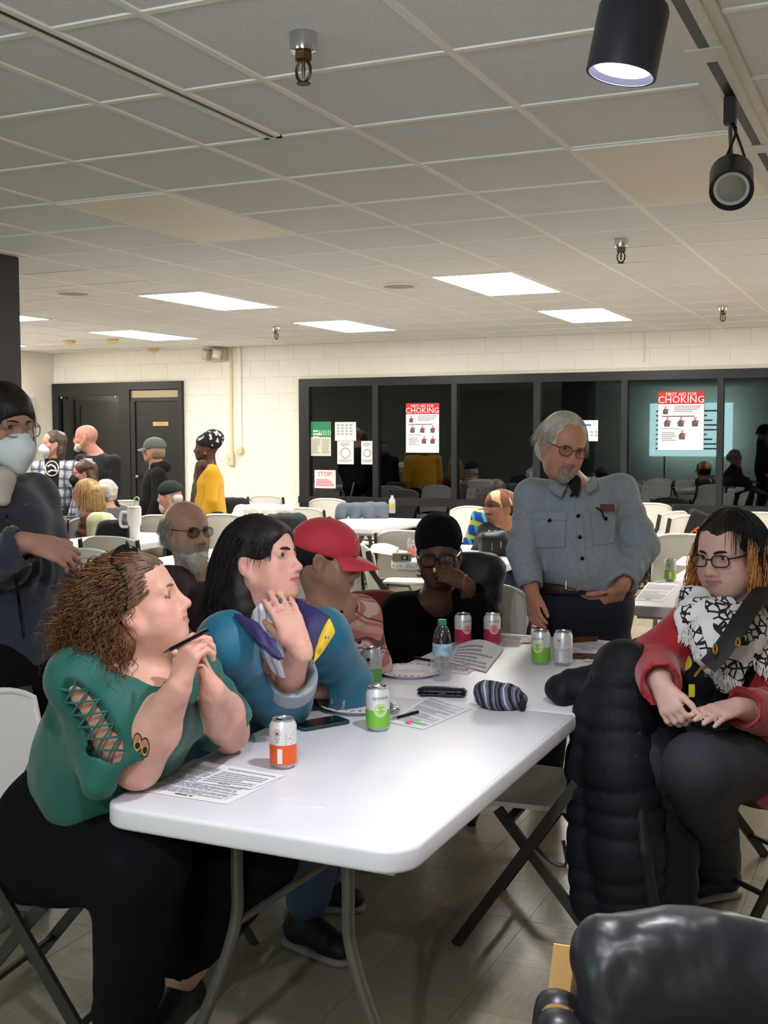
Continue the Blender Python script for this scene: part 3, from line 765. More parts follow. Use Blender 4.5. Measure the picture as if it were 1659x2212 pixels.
m_skin = mat('skin', '#c08a74', .48, var=.05, vscale=45, bump=.10, bscale=260, attr='tint', sss=.12, spec=.4)
m_sclera = mat('eye_white', '#cfc8c2', .15); m_pupil = mat('pupil', '#050505', .1)
m_lens = bpy.data.materials.new('spectacle_lens'); m_lens.use_nodes = True; nt = m_lens.node_tree; nt.nodes.clear()
o_ = nt.nodes.new('ShaderNodeOutputMaterial'); mx = nt.nodes.new('ShaderNodeMixShader'); tr = nt.nodes.new('ShaderNodeBsdfTransparent'); gl = nt.nodes.new('ShaderNodeBsdfGlossy'); 
tr.inputs[0].default_value = (.93, .93, .95, 1); gl.inputs['Roughness'].default_value = .03; mx.inputs[0].default_value = .07
nt.links.new(tr.outputs[0], mx.inputs[1]); nt.links.new(gl.outputs[0], mx.inputs[2]); nt.links.new(mx.outputs[0], o_.inputs[0])

class Head:
    """Head frame: x to the person's right, y forward, z up, origin at eye height in the middle of the skull."""
    def __init__(s, c, fwd, tilt=0, sc=1.0, wd=1.0, fat=0, jaw=1.0, nose=1.0, lips=1.0, eye=1.0, ears=True, nosel=1.0, brow=1.0, chin=1.0):
        s.c = V(*c); y = unit(fwd); x = unit(np.cross(y, (0, 0, 1))); z = np.cross(x, y)
        ct, st = math.cos(tilt), math.sin(tilt); x, z = ct*x+st*z, -st*x+ct*z
        s.R = np.stack([x, y, z], 1); s.sc = sc; s.wd = wd
        s.fat, s.jaw, s.nose, s.lips, s.eye, s.ears, s.nosel, s.brow, s.chin = fat, jaw, nose, lips, eye, ears, nosel, brow, chin
    def w(s, p): p = V(*p); return s.c+s.R@(p*V(s.wd, 1, 1)*s.sc)
    def local(s, P): return ((P-s.c)@s.R)/s.sc/V(s.wd, 1, 1)
    def sculpt(s, B):
        g = s.sc; W = s.wd
        def e(c, r, k=.02, sub=False, rot=None): B.ell(s.w(c), V(*r)*V(W, 1, 1)*g, s.R if rot is None else s.R@rot, k*g, sub)
        def cp(a, b, ra, rb=None, k=.012, sub=False): B.cap(s.w(a), s.w(b), ra*g, (ra if rb is None else rb)*g, k*g, sub)
        e((0, -.012, .030), (.076, .098, .090), .01)
        e((0, .030, -.035), (.060, .060, .080), .03)
        e((0, .046, .042), (.054, .038, .048), .03)
        j = s.jaw
        for x in (-1, 1):
            cp((x*.054*j, -.004, -.050), (x*.026*j, .060, -.094*s.chin), .022+.004*s.fat, .018, .025)
            e((x*.044, .050, -.026), (.024, .024, .020), .022)
            if s.fat: e((x*.038, .045, -.058), (.026+.008*s.fat, .032, .032), .025)
        e((0, .066, -.096*s.chin), (.022*j, .022, .018), .02)
        if s.fat: e((0, .022, -.098), (.044, .048, .022+.010*s.fat), .03)
        for x in (-1, 1): cp((x*.012, .083, .020), (x*.044, .071, .018), .0095*s.brow, .008, .016)
        for x in (-1, 1): e((x*.031, .095, .002), (.0185, .0185, .0125), .014, True)
        n = s.nosel; tipz = -.036*n; q = s.nose
        cp((0, .089, .010), (0, .103, tipz+.006), .0078*q, .0098*q, .012)
        e((0, .106, tipz), (.0128*q, .0125, .0108*q), .012)
        for x in (-1, 1):
            e((x*.0125*q, .096, tipz-.005), (.0085*q, .012, .008*q), .008)
        e((0, .074, -.062), (.030, .022, .026), .02)
        for x in (-1, 1):
            cp((0, .0965, -.0605), (x*.011, .0945, -.0600), .0044*s.lips, .0044*s.lips, .004); cp((x*.011, .0945, -.0600), (x*.025, .0815, -.0665), .0044*s.lips, .002, .004)
            cp((0, .0945, -.0725), (x*.012, .0920, -.0715), .0058*s.lips, .0052*s.lips, .004); cp((x*.012, .0920, -.0715), (x*.025, .0815, -.0670), .0050*s.lips, .002, .004)
        for x in (-1, 1):
            cp((0, .1015, -.0665), (x*.013, .0985, -.0665), .0022, .0022, .003, True); cp((x*.013, .0985, -.0665), (x*.026, .0855, -.0675), .0022, .0018, .003, True)
            e((x*.0065*q, .106, tipz-.0125), (.0042*q, .006, .004), .003, True)
            # lids over the eyeball, then the opening between them
            R_ = .0140
            for sg, hz, rd in ((1, .0078*s.eye, .0040), (-1, -.0066*s.eye, .0032)):
                P = []
                for a in np.linspace(-1, 1, 7):
                    lx = .0160*a; lz = hz*(1-a*a)+.001*a*x; ly = math.sqrt(max(R_**2-(lx*.75)**2-lz*lz, 1e-6)); P.append((x*.031+lx, .0722+ly-.0012, .003+lz))
                for a, b in zip(P[:-1], P[1:]): cp(a, b, rd, rd, .004)
            e((x*.031, .0885, .0030), (.0148, .0100, .0060*s.eye), .0015, True)
            if s.ears:
                rot = rotz(x*.35)
                e((x*.077, -.010, -.010), (.010, .021, .031), .007, rot=rot); e((x*.076, -.004, -.036), (.008, .010, .012), .007, rot=rot)
                e((x*.090, -.004, -.010), (.011, .012, .018), .005, True, rot=rot)
    def tint(s, base, lip=(.62, .28, .25), red=.25, beard=None, beardmix=0, lidc=None):
        base = np.array(lin(base)); lip = np.array(lin(lip) if isinstance(lip, str) else lip)
        def fn(P):
            L = s.local(P); C = np.tile(base, (len(P), 1)); front = L[:, 1] > .03
            def g(c, r): return np.exp(-(((L-V(*c))/V(*r))**2).sum(1))
            rd = np.minimum(1, g((.045, .06, -.035), (.028, .04, .025))+g((-.045, .06, -.035), (.028, .04, .025))+g((0, .11, -.036), (.016, .02, .016))+.8*g((.08, -.01, -.01), (.02, .03, .035))+.8*g((-.08, -.01, -.01), (.02, .03, .035)))*red
            C = C*(1-rd[:, None]*V(.05, .45, .42))
            for x in (-1, 1):
                q = g((x*.031, .086, .003), (.021, .02, .012))*.30; C = C*(1-q[:, None]*V(.6, .9, .8))
            ax = np.abs(L[:, 0]); up = -.0600+.004-ax*.10; dn = -.0785+ax*.42*0+ax**2*14
            m = np.clip((up-L[:, 2])/.0025, 0, 1)*np.clip((L[:, 2]-dn)/.003, 0, 1)*np.clip((.027-ax)/.004, 0, 1)*(L[:, 1] > .06)
            C = C*(1-m[:, None]*.85)+lip*m[:, None]*.85
            if beard is not None:
                bz = np.clip((-.035-L[:, 2]-.25*np.clip(.045-ax, 0, .05))/.012, 0, 1)*np.clip((L[:, 1]+.01)/.02, 0, 1)*np.clip((L[:, 2]+.14)/.02, 0, 1)
                C = C*(1-bz[:, None]*beardmix)+np.array(lin(beard))*bz[:, None]*beardmix
            return C
        return fn
    def eyes(s, parent, gaze=(0, 1, 0), iris='#3f2c1c'):
        mi = mat('iris_'+iris[1:], iris, .15); gz = s.R@unit(gaze)
        for x in (-1, 1):
            b = MB(); c = s.w((x*.031, .0722, .003)); z = gz; xx = unit(np.cross((0, 0, 1), z)); R = np.stack([xx, np.cross(z, xx), z], 1); r = .0128*s.sc
            prof = [(math.sin(a), math.cos(a)) for a in (.02, .16, .30, .46, .70, 1.0, 1.3, 1.6, 2.2, 3.0)]
            b.lathe([(r*p, r*q) for p, q in prof], 18, R=R, c=c-woff(parent), mi=[2, 2, 1, 1, 0, 0, 0, 0, 0])
            b.m[-1] = 2 if False else b.m[-1]; b.m[-2] = 2
            b.build('eye', [m_sclera, mi, m_pupil], parent, 60)
    def brows(s, parent, m, th=1.0, lift=0):
        for x in (-1, 1):
            P = [s.w(p)-woff(parent) for p in spline([(x*.011, .0950, .0165+lift), (x*.024, .0925, .0205+lift), (x*.038, .0845, .0205+lift), (x*.050, .0720, .0150+lift)], 10)]
            r = [.0012+.0022*math.sin(PI*(.15+.8*i/10)) for i in range(11)]
            b = MB(); b.tube(P, [q*th*s.sc for q in r], 6); b.build('eyebrow', m, parent)
    def glasses(s, parent, m, w_=.0245, h_=.019, shape=2.6, y=.1015, z=-.004, temple=True, lens=m_lens, r=.0013, wrap=.25, name='glasses', gap=.0335):
        off = woff(parent); g = None
        fr = MB(); ln = MB(); L0 = None
        for x in (-1, 1):
            P = []
            for a in np.linspace(0, 2*PI, 33)[:-1]:
                ca, sa = math.cos(a), math.sin(a); px = w_*math.copysign(abs(ca)**(2/shape), ca); pz = h_*math.copysign(abs(sa)**(2/shape), sa)
                P.append(s.w((x*gap+px, y-wrap*abs(x*gap+px)*.55, z+pz))-off)
            fr.tube(P, r*s.sc, 6, closed=True); c = sum(P)/len(P); ln.add(P+[c], [(i, (i+1) % 32, 32) for i in range(32)])
            ex = gap+w_
            if temple: fr.tube([s.w(p)-off for p in spline([(x*ex, y-wrap*ex*.55, z+h_*.45), (x*(ex+.008), y-.03, z+h_*.45), (x*.081, .02, z+.012), (x*.081, -.012, z+.012), (x*.079, -.03, z-.015)], 14)], r*s.sc*1.1, 6)
        gi = gap-w_
        fr.tube([s.w(p)-off for p in spline([(-gi, y-.002, z+h_*.25), (0, y+.004, z+h_*.42), (gi, y-.002, z+h_*.25)], 8)], r*s.sc*1.1, 6)
        f = fr.build(name, m, parent); ln.build('lens', lens, f); return f

def hand(B, wrist, d, n, side, curl=(.3, .35, .4, .45), spread=.06, thumb=(.5, .3, .4), sc=1.0, flen=(.072, .080, .075, .060)):
    """wrist point, finger direction d, back-of-hand normal n, side +1/-1 = thumb on the (d x n) side or the other."""
    d = unit(d); n = unit(V(*n)-d*(V(*n)@d)); s_ = np.cross(d, n)*side; W = V(*wrist)
    B.cap(W-d*.02*sc, W+d*.02*sc, .026*sc, .027*sc, .015, fl=.72, ax=n)
    B.cap(W+d*.035*sc+s_*.014*sc, W+d*.078*sc+s_*.022*sc, .022*sc, .018*sc, .014, fl=.62, ax=n)
    B.cap(W+d*.030*sc-s_*.012*sc, W+d*.072*sc-s_*.022*sc, .022*sc, .017*sc, .014, fl=.62, ax=n)
    B.cap(W+d*.03*sc, W+d*.075*sc, .022*sc, .018*sc, .014, fl=.62, ax=n)
    B.cap(W+d*.02*sc+s_*.016*sc-n*.006*sc, W+d*.045*sc+s_*.028*sc-n*.008*sc, .017*sc, .014*sc, .014)
    tips = []
    for i in range(4):
        o = (1.5-i)*.0195*sc; p = W+d*(.086-.004*abs(i-1.2))*sc+s_*o; a = (1.5-i)*spread; dd = unit(d*math.cos(a)+s_*math.sin(a)); nn = unit(n-dd*(n@dd))
        c = curl[i]; r0 = (.0095, .0098, .0095, .0083)[i]*sc; ang = 0
        cs = c if hasattr(c, '__len__') else (c*.8, c*1.15, c*.8)
        for k, (f, q) in enumerate(zip((.46, .31, .25), cs)):
            ang += q; v = dd*math.cos(ang)-nn*math.sin(ang); e_ = p+v*flen[i]*f*sc
            B.cap(p, e_, r0*(1-.07*k), r0*(1-.07*(k+1)), .005); p = e_
        tips.append(p)
    p = W+d*.030*sc+s_*.030*sc-n*.006*sc; a = thumb[0]; v = unit(d*math.cos(a)+s_*math.sin(a)-n*thumb[1])
    for k, f in enumerate((.036, .030, .024)):
        e_ = p+v*f*sc; B.cap(p, e_, (.0128, .0108, .0098)[k]*sc, (.0108, .0098, .0082)[k]*sc, .006); p = e_
        v = unit(v*math.cos(thumb[2]*.6)-s_*math.sin(thumb[2]*.6)*.8-n*.1*thumb[2])
    return tips

def strands(paths, r, n=3):
    """many thin tapering tubes as one mesh; paths is a list of (k,3) arrays"""
    Vs = []; Fs = []; o = 0
    for P in paths:
        P = np.asarray(P); k = len(P); T = np.gradient(P, axis=0); T /= np.linalg.norm(T, axis=1, keepdims=True)+1e-9
        a = np.cross(T, (0.31, .52, .79)); a /= np.linalg.norm(a, axis=1, keepdims=True)+1e-9; b = np.cross(T, a)
        rr = r*np.sqrt(np.clip(1-np.linspace(0, 1, k)**3, .12, 1))
        ring = [P+rr[:, None]*(a*math.cos(2*PI*j/n)+b*math.sin(2*PI*j/n)) for j in range(n)]
        Vs.append(np.stack(ring, 1).reshape(-1, 3)); i = np.arange(k-1)[:, None]*n; j = np.arange(n)[None, :]
        Fs.append((np.stack([i+j, i+(j+1) % n, i+n+(j+1) % n, i+n+j], 2).reshape(-1, 4)+o)); o += k*n
    return np.concatenate(Vs), np.concatenate(Fs)
def hair_strands(name, H, parent, m, roots, path, r=.0016, seed=1, n=3):
    rng = np.random.default_rng(seed); Vx, F = strands([path(p, rng) for p in roots(rng)], r, n)
    off = woff(parent)
    return link(bpy.data.objects.new(name, np_mesh(name, Vx-off, F, m)), parent)
def keepout(H, L, pad=0):
    """push head-local points out of the skull"""
    c = V(0, -.012, .024); r = V(.078, .102, .096)+pad; q = (L-c)/r; d = np.linalg.norm(q, axis=1)
    m = d < 1; L = L.copy(); L[m] = c+q[m]/d[m][:, None]*r; return L
def tube_sleeve(B, a, b, c, ra, rb, rc, k=.03, fold=.006, seed=1):
    B.cap(a, b, ra, rb, k, fold=fold, fw=.06, seed=seed); B.cap(b, c, rb, rc, k, fold=fold, fw=.05, seed=seed+3)
# ================================================================== people
DN = V(0, 0, -1.0); Z3 = V(0, 0, 1.0)
FWH = unit(V(FW[0], FW[1], 0)); RTH = unit(V(RT[0], RT[1], 0))
def fwd(yaw_deg, pitch_deg):      # yaw 0 = picture right, 90 = away from the viewer, -90 = toward the viewer
    a, p = math.radians(yaw_deg), math.radians(pitch_deg)
    return (RTH*math.cos(a)+FWH*math.sin(a))*math.cos(p)+Z3*math.sin(p)
def roots_cap(H, n, test):
    def f(rng):
        out = []
        while len(out) < n:
            q = rng.normal(size=3); q /= np.linalg.norm(q); L = V(0, -.012, .026)+q*V(.079, .101, .094)
            if test(L): out.append(L)
        return out
    return f
def flow_path(H, length, down=.9, out=.5, back=.5, curl=0, cpitch=.03, seg=14, pad=.004, side=0, jitter=.1, hold=.35, world_down=True):
    dn = (H.R.T@DN) if world_down else V(0, 0, -1.)
    def f(L, rng):
        ln = length(L, rng) if callable(length) else length*rng.uniform(.8, 1.1)
        nrm = unit((L-V(0, -.012, .026))/V(.079, .101, .094)); v = unit(nrm*out+V(0, -1, 0)*back+V(side*np.sign(L[0]), 0, 0)+dn*.3+rng.normal(size=3)*jitter)
        P = [L]; st = ln/(seg-1); j = rng.normal(size=3)*jitter
        for i in range(seg-1):
            v = unit(v*(1-hold)+(dn*down+nrm*.12+j*.6)*hold); q = P[-1]+v*st
            q = keepout(H, q[None], pad)[0]; P.append(q)
        P = np.array(P)
        if curl:
            t = np.linspace(0, ln, seg); ph = rng.uniform(0, 6.28); a = np.clip(t/.04, 0, 1)*curl*rng.uniform(.6, 1.3)
            T = unit(P[-1]-P[0]); e1 = unit(np.cross(T, (.3, .9, .2))); e2 = np.cross(T, e1)
            w_ = 6.283*t/cpitch*rng.uniform(.8, 1.2)+ph; P = P+(np.cos(w_)*a)[:, None]*e1+(np.sin(w_)*a)[:, None]*e2
        return np.array([H.w(p) for p in P])
    return f
def cuff_hole(B, wrist, elbow, r, depth=.05):
    d = unit(V(*elbow)-V(*wrist)); B.cap(V(*wrist)-d*.06, V(*wrist)+d*depth, r, r, .004, sub=True)

m_brownhair = mat('hair_auburn_curls', '#5b3b26', .42, color2='#8a5f3c', vscale=30, spec=.5)
m_blackhair = mat('hair_black', '#120e0e', .55, color2='#221a18', vscale=30, spec=.35)
m_greyhair = mat('hair_grey', '#8d8880', .45, color2='#b4aea4', vscale=40)
m_whitehair = mat('hair_white_grey', '#b3ada3', .5, color2='#d0cac0', vscale=40)
m_darkplastic = mat('black_plastic', '#0b0b0c', .22, spec=.6)

# ---------------------------------------------------------------- woman in the green top, front left
m_green = mat('green_jersey', '#0e5a50', .62, bump=.15, bscale=420, sheen=.2)
m_blackpants = mat('black_cotton', '#08090e', .9, bump=.1, bscale=300, spec=.2)
def green_woman():
    H = Head(at(296, 1306, 2.66), fwd(3, 19), 0, 1.0, wd=1.03, fat=.9, jaw=1.02, nose=1.05)
    base = V(-1.95, 2.33, 0); t = thing('person', 'woman with curly auburn hair and green top, hands clasped, elbows on the table', 'person', base)
    B = Sdf(); H.sculpt(B)
    nb = at(268, 1455, 2.70); chest = at(262, 1530, 2.74); belly = at(232, 1650, 2.82); pel = V(-1.90, 2.34, .56)
    shR, elR, wrR = at(176, 1470, 2.58), onz(296, 1650, .805), at(386, 1484, 2.50)
    shL, elL, wrL = at(392, 1450, 2.86), onz(492, 1580, .800), at(458, 1490, 2.58)
    B.cap(H.w((0, -.030, -.06)), nb, .058, .066, .03); B.cap(H.w((0, .01, -.09)), nb+V(.03, 0, -.01), .05, .06, .03)
    B.cap(nb, chest, .082, .142, .04); B.cap(nb+V(0, 0, -.04), shR, .052, .056, .05); B.cap(nb+V(0, 0, -.04), shL, .052, .058, .05)
    B.ell(at(325, 1535, 2.63), (.085, .085, .085), None, .05); B.ell(at(390, 1520, 2.76), (.08, .08, .08), None, .05)
    B.cap(chest, belly, .14, .15, .05); B.cap(belly, pel, .15, .155, .05)
    B.cap(shR, elR, .062, .055, .03); B.cap(elR, elR*.55+wrR*.45, .055, .055, .02); B.cap(elR*.55+wrR*.45, wrR, .054, .029, .02)
    B.cap(shL, elL, .064, .052, .03); B.cap(elL, elL*.55+wrL*.45, .052, .055, .02); B.cap(elL*.55+wrL*.45, wrL, .053, .029, .02)
    kR, kL = at(305, 1862, 2.60), at(548, 1845, 2.80); aR, aL = at(272, 2235, 2.78), at(392, 2112, 3.05)
    for k_, a_, hx in ((kR, aR, -.10), (kL, aL, .10)): B.cap(pel+V(0, hx, -.02), k_, .105, .08, .04); B.cap(k_, a_, .075, .045, .03)
    hand(B, wrR, at(418, 1385, 2.50)-wrR, -RTH*.75-FWH*.65, -1, curl=((.5, 1.0, .7), (.6, 1.05, .7), (.7, 1.1, .7), (.8, 1.1, .7)), spread=.02, thumb=(.55, .55, .5), sc=.98)
    hand(B, wrL, at(432, 1425, 2.545)-wrL, RTH*.9+FWH*.2-Z3*.1, 1, curl=((.85, 1.0, .6), (.9, 1.0, .6), (.9, 1.0, .6), (.95, 1.0, .6)), spread=.02, thumb=(.4, .6, .4), sc=.95)
    tf = H.tint('#d6a391', '#b06a62', .35)
    def tint(P):
        C = tf(P); d = np.linalg.norm(P-at(420, 1420, 2.52), axis=1); q = np.exp(-(d/.09)**2)*.12; C = C*(1-q[:, None]*V(0, .5, .45)); 
        return C
    body = sculpt('body', B, m_skin, t, .0042, tint=tint, fine=([[(H.c[0]-.14, H.c[0]+.3)], [(H.c[1]-.13, H.c[1]+.2)], [(.9, 1.33)]], 0, 0, .014))
    H.eyes(t, (0, 1, .05), '#4a6470'); H.brows(t, mat('brow_auburn', '#7a5240', .7), .7)
    # top
    S = Sdf(); dR = unit(elR-shR); dL = unit(elL-shL)
    hemR = shR*.16+elR*.84+V(-.012, -.005, .0); S.cap(shR, shR*.5+elR*.5, .070, .076, .04); S.cap(shR*.5+elR*.5, hemR, .076, .100, .03, fold=.012, fw=.07)
    S.cap(hemR-RTH*.035, at(205, 1695, 2.55), .075, .030, .04); hemL = shL*.12+elL*.88; S.cap(shL, hemL, .078, .080, .05, fold=.005, fw=.07)
    S.cap(hemR-dR*.03+RTH*.01, hemR+dR*.16+RTH*.03, .085, .105, .012, sub=True); S.cap(hemL-dL*.03, hemL+dL*.15, .066, .09, .012, sub=True)
    S.plane(hemR+dR*.02, unit(dR*.8-Z3*.05+RTH*.3)) if False else None
    S.cap(nb+V(-.01, 0, -.045), chest, .095, .155, .05); S.cap(nb+V(-.01, 0, -.045), shR, .062, .066, .06); S.cap(nb+V(0, 0, -.045), shL, .062, .068, .06)
    S.ell(at(325, 1537, 2.64), (.097, .097, .097), None, .06); S.ell(at(390, 1522, 2.77), (.09, .09, .09), None, .06)
    S.cap(chest, belly, .155, .168, .06, fold=.005, fw=.11); S.cap(belly, pel+V(.0, 0, .075), .168, .172, .06, fold=.006, fw=.09)
    # V neck
    vt = at(330, 1487, 2.52); e1 = at(398, 1385, 2.66); e2 = at(258, 1425, 2.56)
    for f in np.linspace(0, 1, 9):
        for dd in np.arange(-.14, .12, .03): S.cap((e1*(1-f)+vt*f)+FWH*dd, (e2*(1-f)+vt*f)+FWH*dd, .034-.024*f, .034-.024*f, .006, sub=True)
    S.cap(nb+V(0, 0, .02), nb+V(.0, 0, .16), .085, .10, .01, sub=True)
    # shoulder opening
    o = unit(-FWH*.86-RTH*.30+Z3*.45); o = unit(o-dR*(o@dR)); s2 = np.cross(dR, o)
    mid = shR*.62+elR*.38
    Rm = np.stack([s2, o, dR], 1); S.ell(mid+o*.082-dR*.012, (.040, .030, .110), Rm, .004, sub=True)
    top = sculpt('top', S, m_green, t, .0065, noise=[(.004, 24, 3), (.002, 52, 4)])
    st = MB(); off = np.array(t.location)
    n = 6
    for k in range(n):
        for sgn in (-1, 1):
            P = []
            for u in np.linspace(-1, 1, 9):
                tt = -.095+.19*(k+.5+.55*u*sgn)/n; w_ = .040*math.sqrt(max(.05, 1-(tt/.115)**2)); th = u*w_/.076
                P.append(mid-dR*.012+dR*tt+(o*math.cos(th)+s2*math.sin(th))*.0775-off)
            st.tube(P, .0040, 6, flat=.6)
    st.build('lattice_strap', m_green, top)
    # trousers and shoes
    S = Sdf()
    for k_, a_, hx in ((kR, aR, -.11), (kL, aL, .11)):
        S.cap(pel+V(-.01, hx*.9, -.045), k_, .135, .105, .06, fold=.003, fw=.12); S.cap(k_, a_+V(0, 0, .06), .105, .078, .04, fold=.004, fw=.10)
        S.cap(a_+V(0, 0, .02), a_-V(0, 0, .05), .055, .06, .01, sub=True)
    S.cap(pel+V(-.02, -.10, 0), pel+V(-.02, .10, 0), .165, .165, .06); S.cap(pel, pel+V(0, 0, .06), .17, .16, .05)
    sculpt('trousers', S, m_blackpants, t, .013, noise=[(.003, 20, 8)])
    for a_, d_ in ((aR, V(.86, .10, 0)), (aL, V(.1, -.95, 0))): shoe(t, a_, d_, mat('black_sneaker', '#101014', .55), m_sole)
    # hair
    hr = Sdf()
    def hl(c, r, k=.03): hr.ell(H.w(c), V(*r), H.R, k)
    hl((0, -.018, .040), (.080, .101, .084)); hl((0, -.070, -.01), (.098, .070, .10)); hl((.0, -.080, -.075), (.082, .048, .060)); hl((.058, -.055, .0), (.040, .05, .07))
    hr.ell(H.w((0, .092, -.035)), (.100, .072, .115), H.R, .02, sub=True); hr.ell(H.w((.090, .012, -.02)), (.035, .050, .060), H.R, .02, sub=True); hr.ell(H.w((-.085, .02, -.02)), (.03, .045, .055), H.R, .02, sub=True)
    mass = sculpt('hair', hr, m_brownhair, t, .008, noise=[(.010, 55, 5), (.006, 120, 6)])
    hair_strands('curls', H, mass, m_brownhair, roots_cap(H, 1900, lambda L: (L[2] > .0 or (L[2] > -.065 and L[1] < -.04)) and (L[1] < .03 or (L[2] > .075 and L[1] < .042)) and not (abs(L[0]) > .05 and L[1] > -.025 and L[2] < .05)),
                 flow_path(H, lambda L, r: r.uniform(.11, .20), down=.75, out=.45, back=.8, curl=.0080, cpitch=.050, seg=23, pad=.010, jitter=.20, hold=.18), .00105, 11)
    hair_strands('temple_hair', H, mass, mat('hair_grey_brown', '#62452f', .5, color2='#86705f', vscale=60), roots_cap(H, 1000, lambda L: L[1] > .0 and ((L[2] > .064 and L[1] < .085) or (abs(L[0]) > .045 and L[2] > .022 and L[1] < .052))),
                 flow_path(H, .11, down=.25, out=.05, back=1.3, seg=12, pad=.010, jitter=.05, hold=.10), .0009, 12)
    hair_strands('nape_curls', H, mass, m_brownhair, roots_cap(H, 750, lambda L: -.065 < L[2] < .05 and L[1] < -.022),
                 flow_path(H, lambda L, r: r.uniform(.09, .16), down=.95, out=.55, back=.35, curl=.008, cpitch=.05, seg=22, pad=.030, jitter=.2, hold=.22), .0009, 13)
    # sunglasses pushed up on the hair
    gl = Head(H.w((0, -.018, .062)), H.R@unit((0, .62, .78)), 0, 1.0)
    g = gl.glasses(t, m_darkplastic, .033, .026, 2.4, y=.088, z=.004, temple=False, wrap=1.25, gap=.038, lens=mat('dark_lens', '#08080a', .08, spec=.8), r=.0030, name='sunglasses')
    for x in (-1, 1): tb = MB(); tb.tube(spline([gl.w((x*.068, .045, .012))-np.array(t.location), H.w((x*.088, .01, .055))-np.array(t.location), H.w((x*.090, -.01, .005))-np.array(t.location)], 10), .0032, 6); tb.build('temple', m_darkplastic, g)
    # tattoo: two stylised eyes on the forearm
    return t, dict(elR=elR, wrR=wrR, H=H, body=body)
m_sole = mat('grey_sole', '#8a8784', .6)
def shoe(parent, ank, d, m, ms, L=.265, sock=None):
    d = unit(V(d[0], d[1], 0)); off = np.array(parent.location); s_ = np.cross(Z3, d); g = V(ank[0], ank[1], 0.)
    if ank[2] > .2: g[2] = ank[2]-.09
    S = Sdf(); S.cap(g-d*.045+Z3*.060, g+d*(L-.125)+Z3*.045, .042, .038, .03, fl=.85, ax=Z3); S.cap(g-d*.03+Z3*.055, g-d*.02+Z3*.105, .045, .044, .02); S.cap(g+d*.04+Z3*.075, g+d*.10+Z3*.055, .038, .034, .03)
    S.plane(g+Z3*.018, -Z3); o = sculpt('shoe', S, m, parent, .011)
    S = Sdf(); S.cap(g-d*.045+Z3*.015, g+d*(L-.125)+Z3*.015, .048, .043, .02, fl=.5, ax=Z3); S.plane(g+Z3*.001, -Z3); S.plane(g+Z3*.026, Z3); sculpt('sole', S, ms, parent, .010)
    return o
gw, GW = green_woman()
# ---------------------------------------------------------------- a clothed figure from its joints
def plaid(name, base, bands, d1=(1, 0, 0), d2=(0, 0, 1), rough=.8):
    if name in MATS: return MATS[name]
    m = mat(name, base, rough, bump=.1, bscale=380); nt = m.node_tree; L = nt.links; bs = nt.nodes['Principled BSDF']
    tc = nt.nodes.new('ShaderNodeTexCoord'); cur = None; A = lin(base)
    nz = nt.nodes.new('ShaderNodeTexNoise'); nz.inputs['Scale'].default_value = 9; L.new(tc.outputs['Object'], nz.inputs['Vector'])
    sub = nt.nodes.new('ShaderNodeVectorMath'); sub.operation = 'MULTIPLY_ADD'; sub.inputs[1].default_value = (.03, .03, .03); L.new(nz.outputs['Color'], sub.inputs[0]); L.new(tc.outputs['Object'], sub.inputs[2])
    for (dr, per, ph, wd, col, fac) in bands:
        dt = nt.nodes.new('ShaderNodeVectorMath'); dt.operation = 'DOT_PRODUCT'; dt.inputs[1].default_value = tuple(unit(d1 if dr == 1 else d2)/per); L.new(sub.outputs[0], dt.inputs[0])
        ad = nt.nodes.new('ShaderNodeMath'); ad.operation = 'ADD'; ad.inputs[1].default_value = ph+50; L.new(dt.outputs['Value'], ad.inputs[0])
        fr_ = nt.nodes.new('ShaderNodeMath'); fr_.operation = 'FRACT'; L.new(ad.outputs[0], fr_.inputs[0])
        lt = nt.nodes.new('ShaderNodeMath'); lt.operation = 'LESS_THAN'; lt.inputs[1].default_value = wd; L.new(fr_.outputs[0], lt.inputs[0])
        ml = nt.nodes.new('ShaderNodeMath'); ml.operation = 'MULTIPLY'; ml.inputs[1].default_value = fac; L.new(lt.outputs[0], ml.inputs[0])
        mx = nt.nodes.new('ShaderNodeMix'); mx.data_type = 'RGBA'; mx.inputs['B'].default_value = (*lin(col), 1); L.new(ml.outputs[0], mx.inputs['Factor'])
        if cur is None: mx.inputs['A'].default_value = (*A, 1)
        else: L.new(cur, mx.inputs['A'])
        cur = mx.outputs['Result']
    L.new(cur, bs.inputs['Base Color']); return m
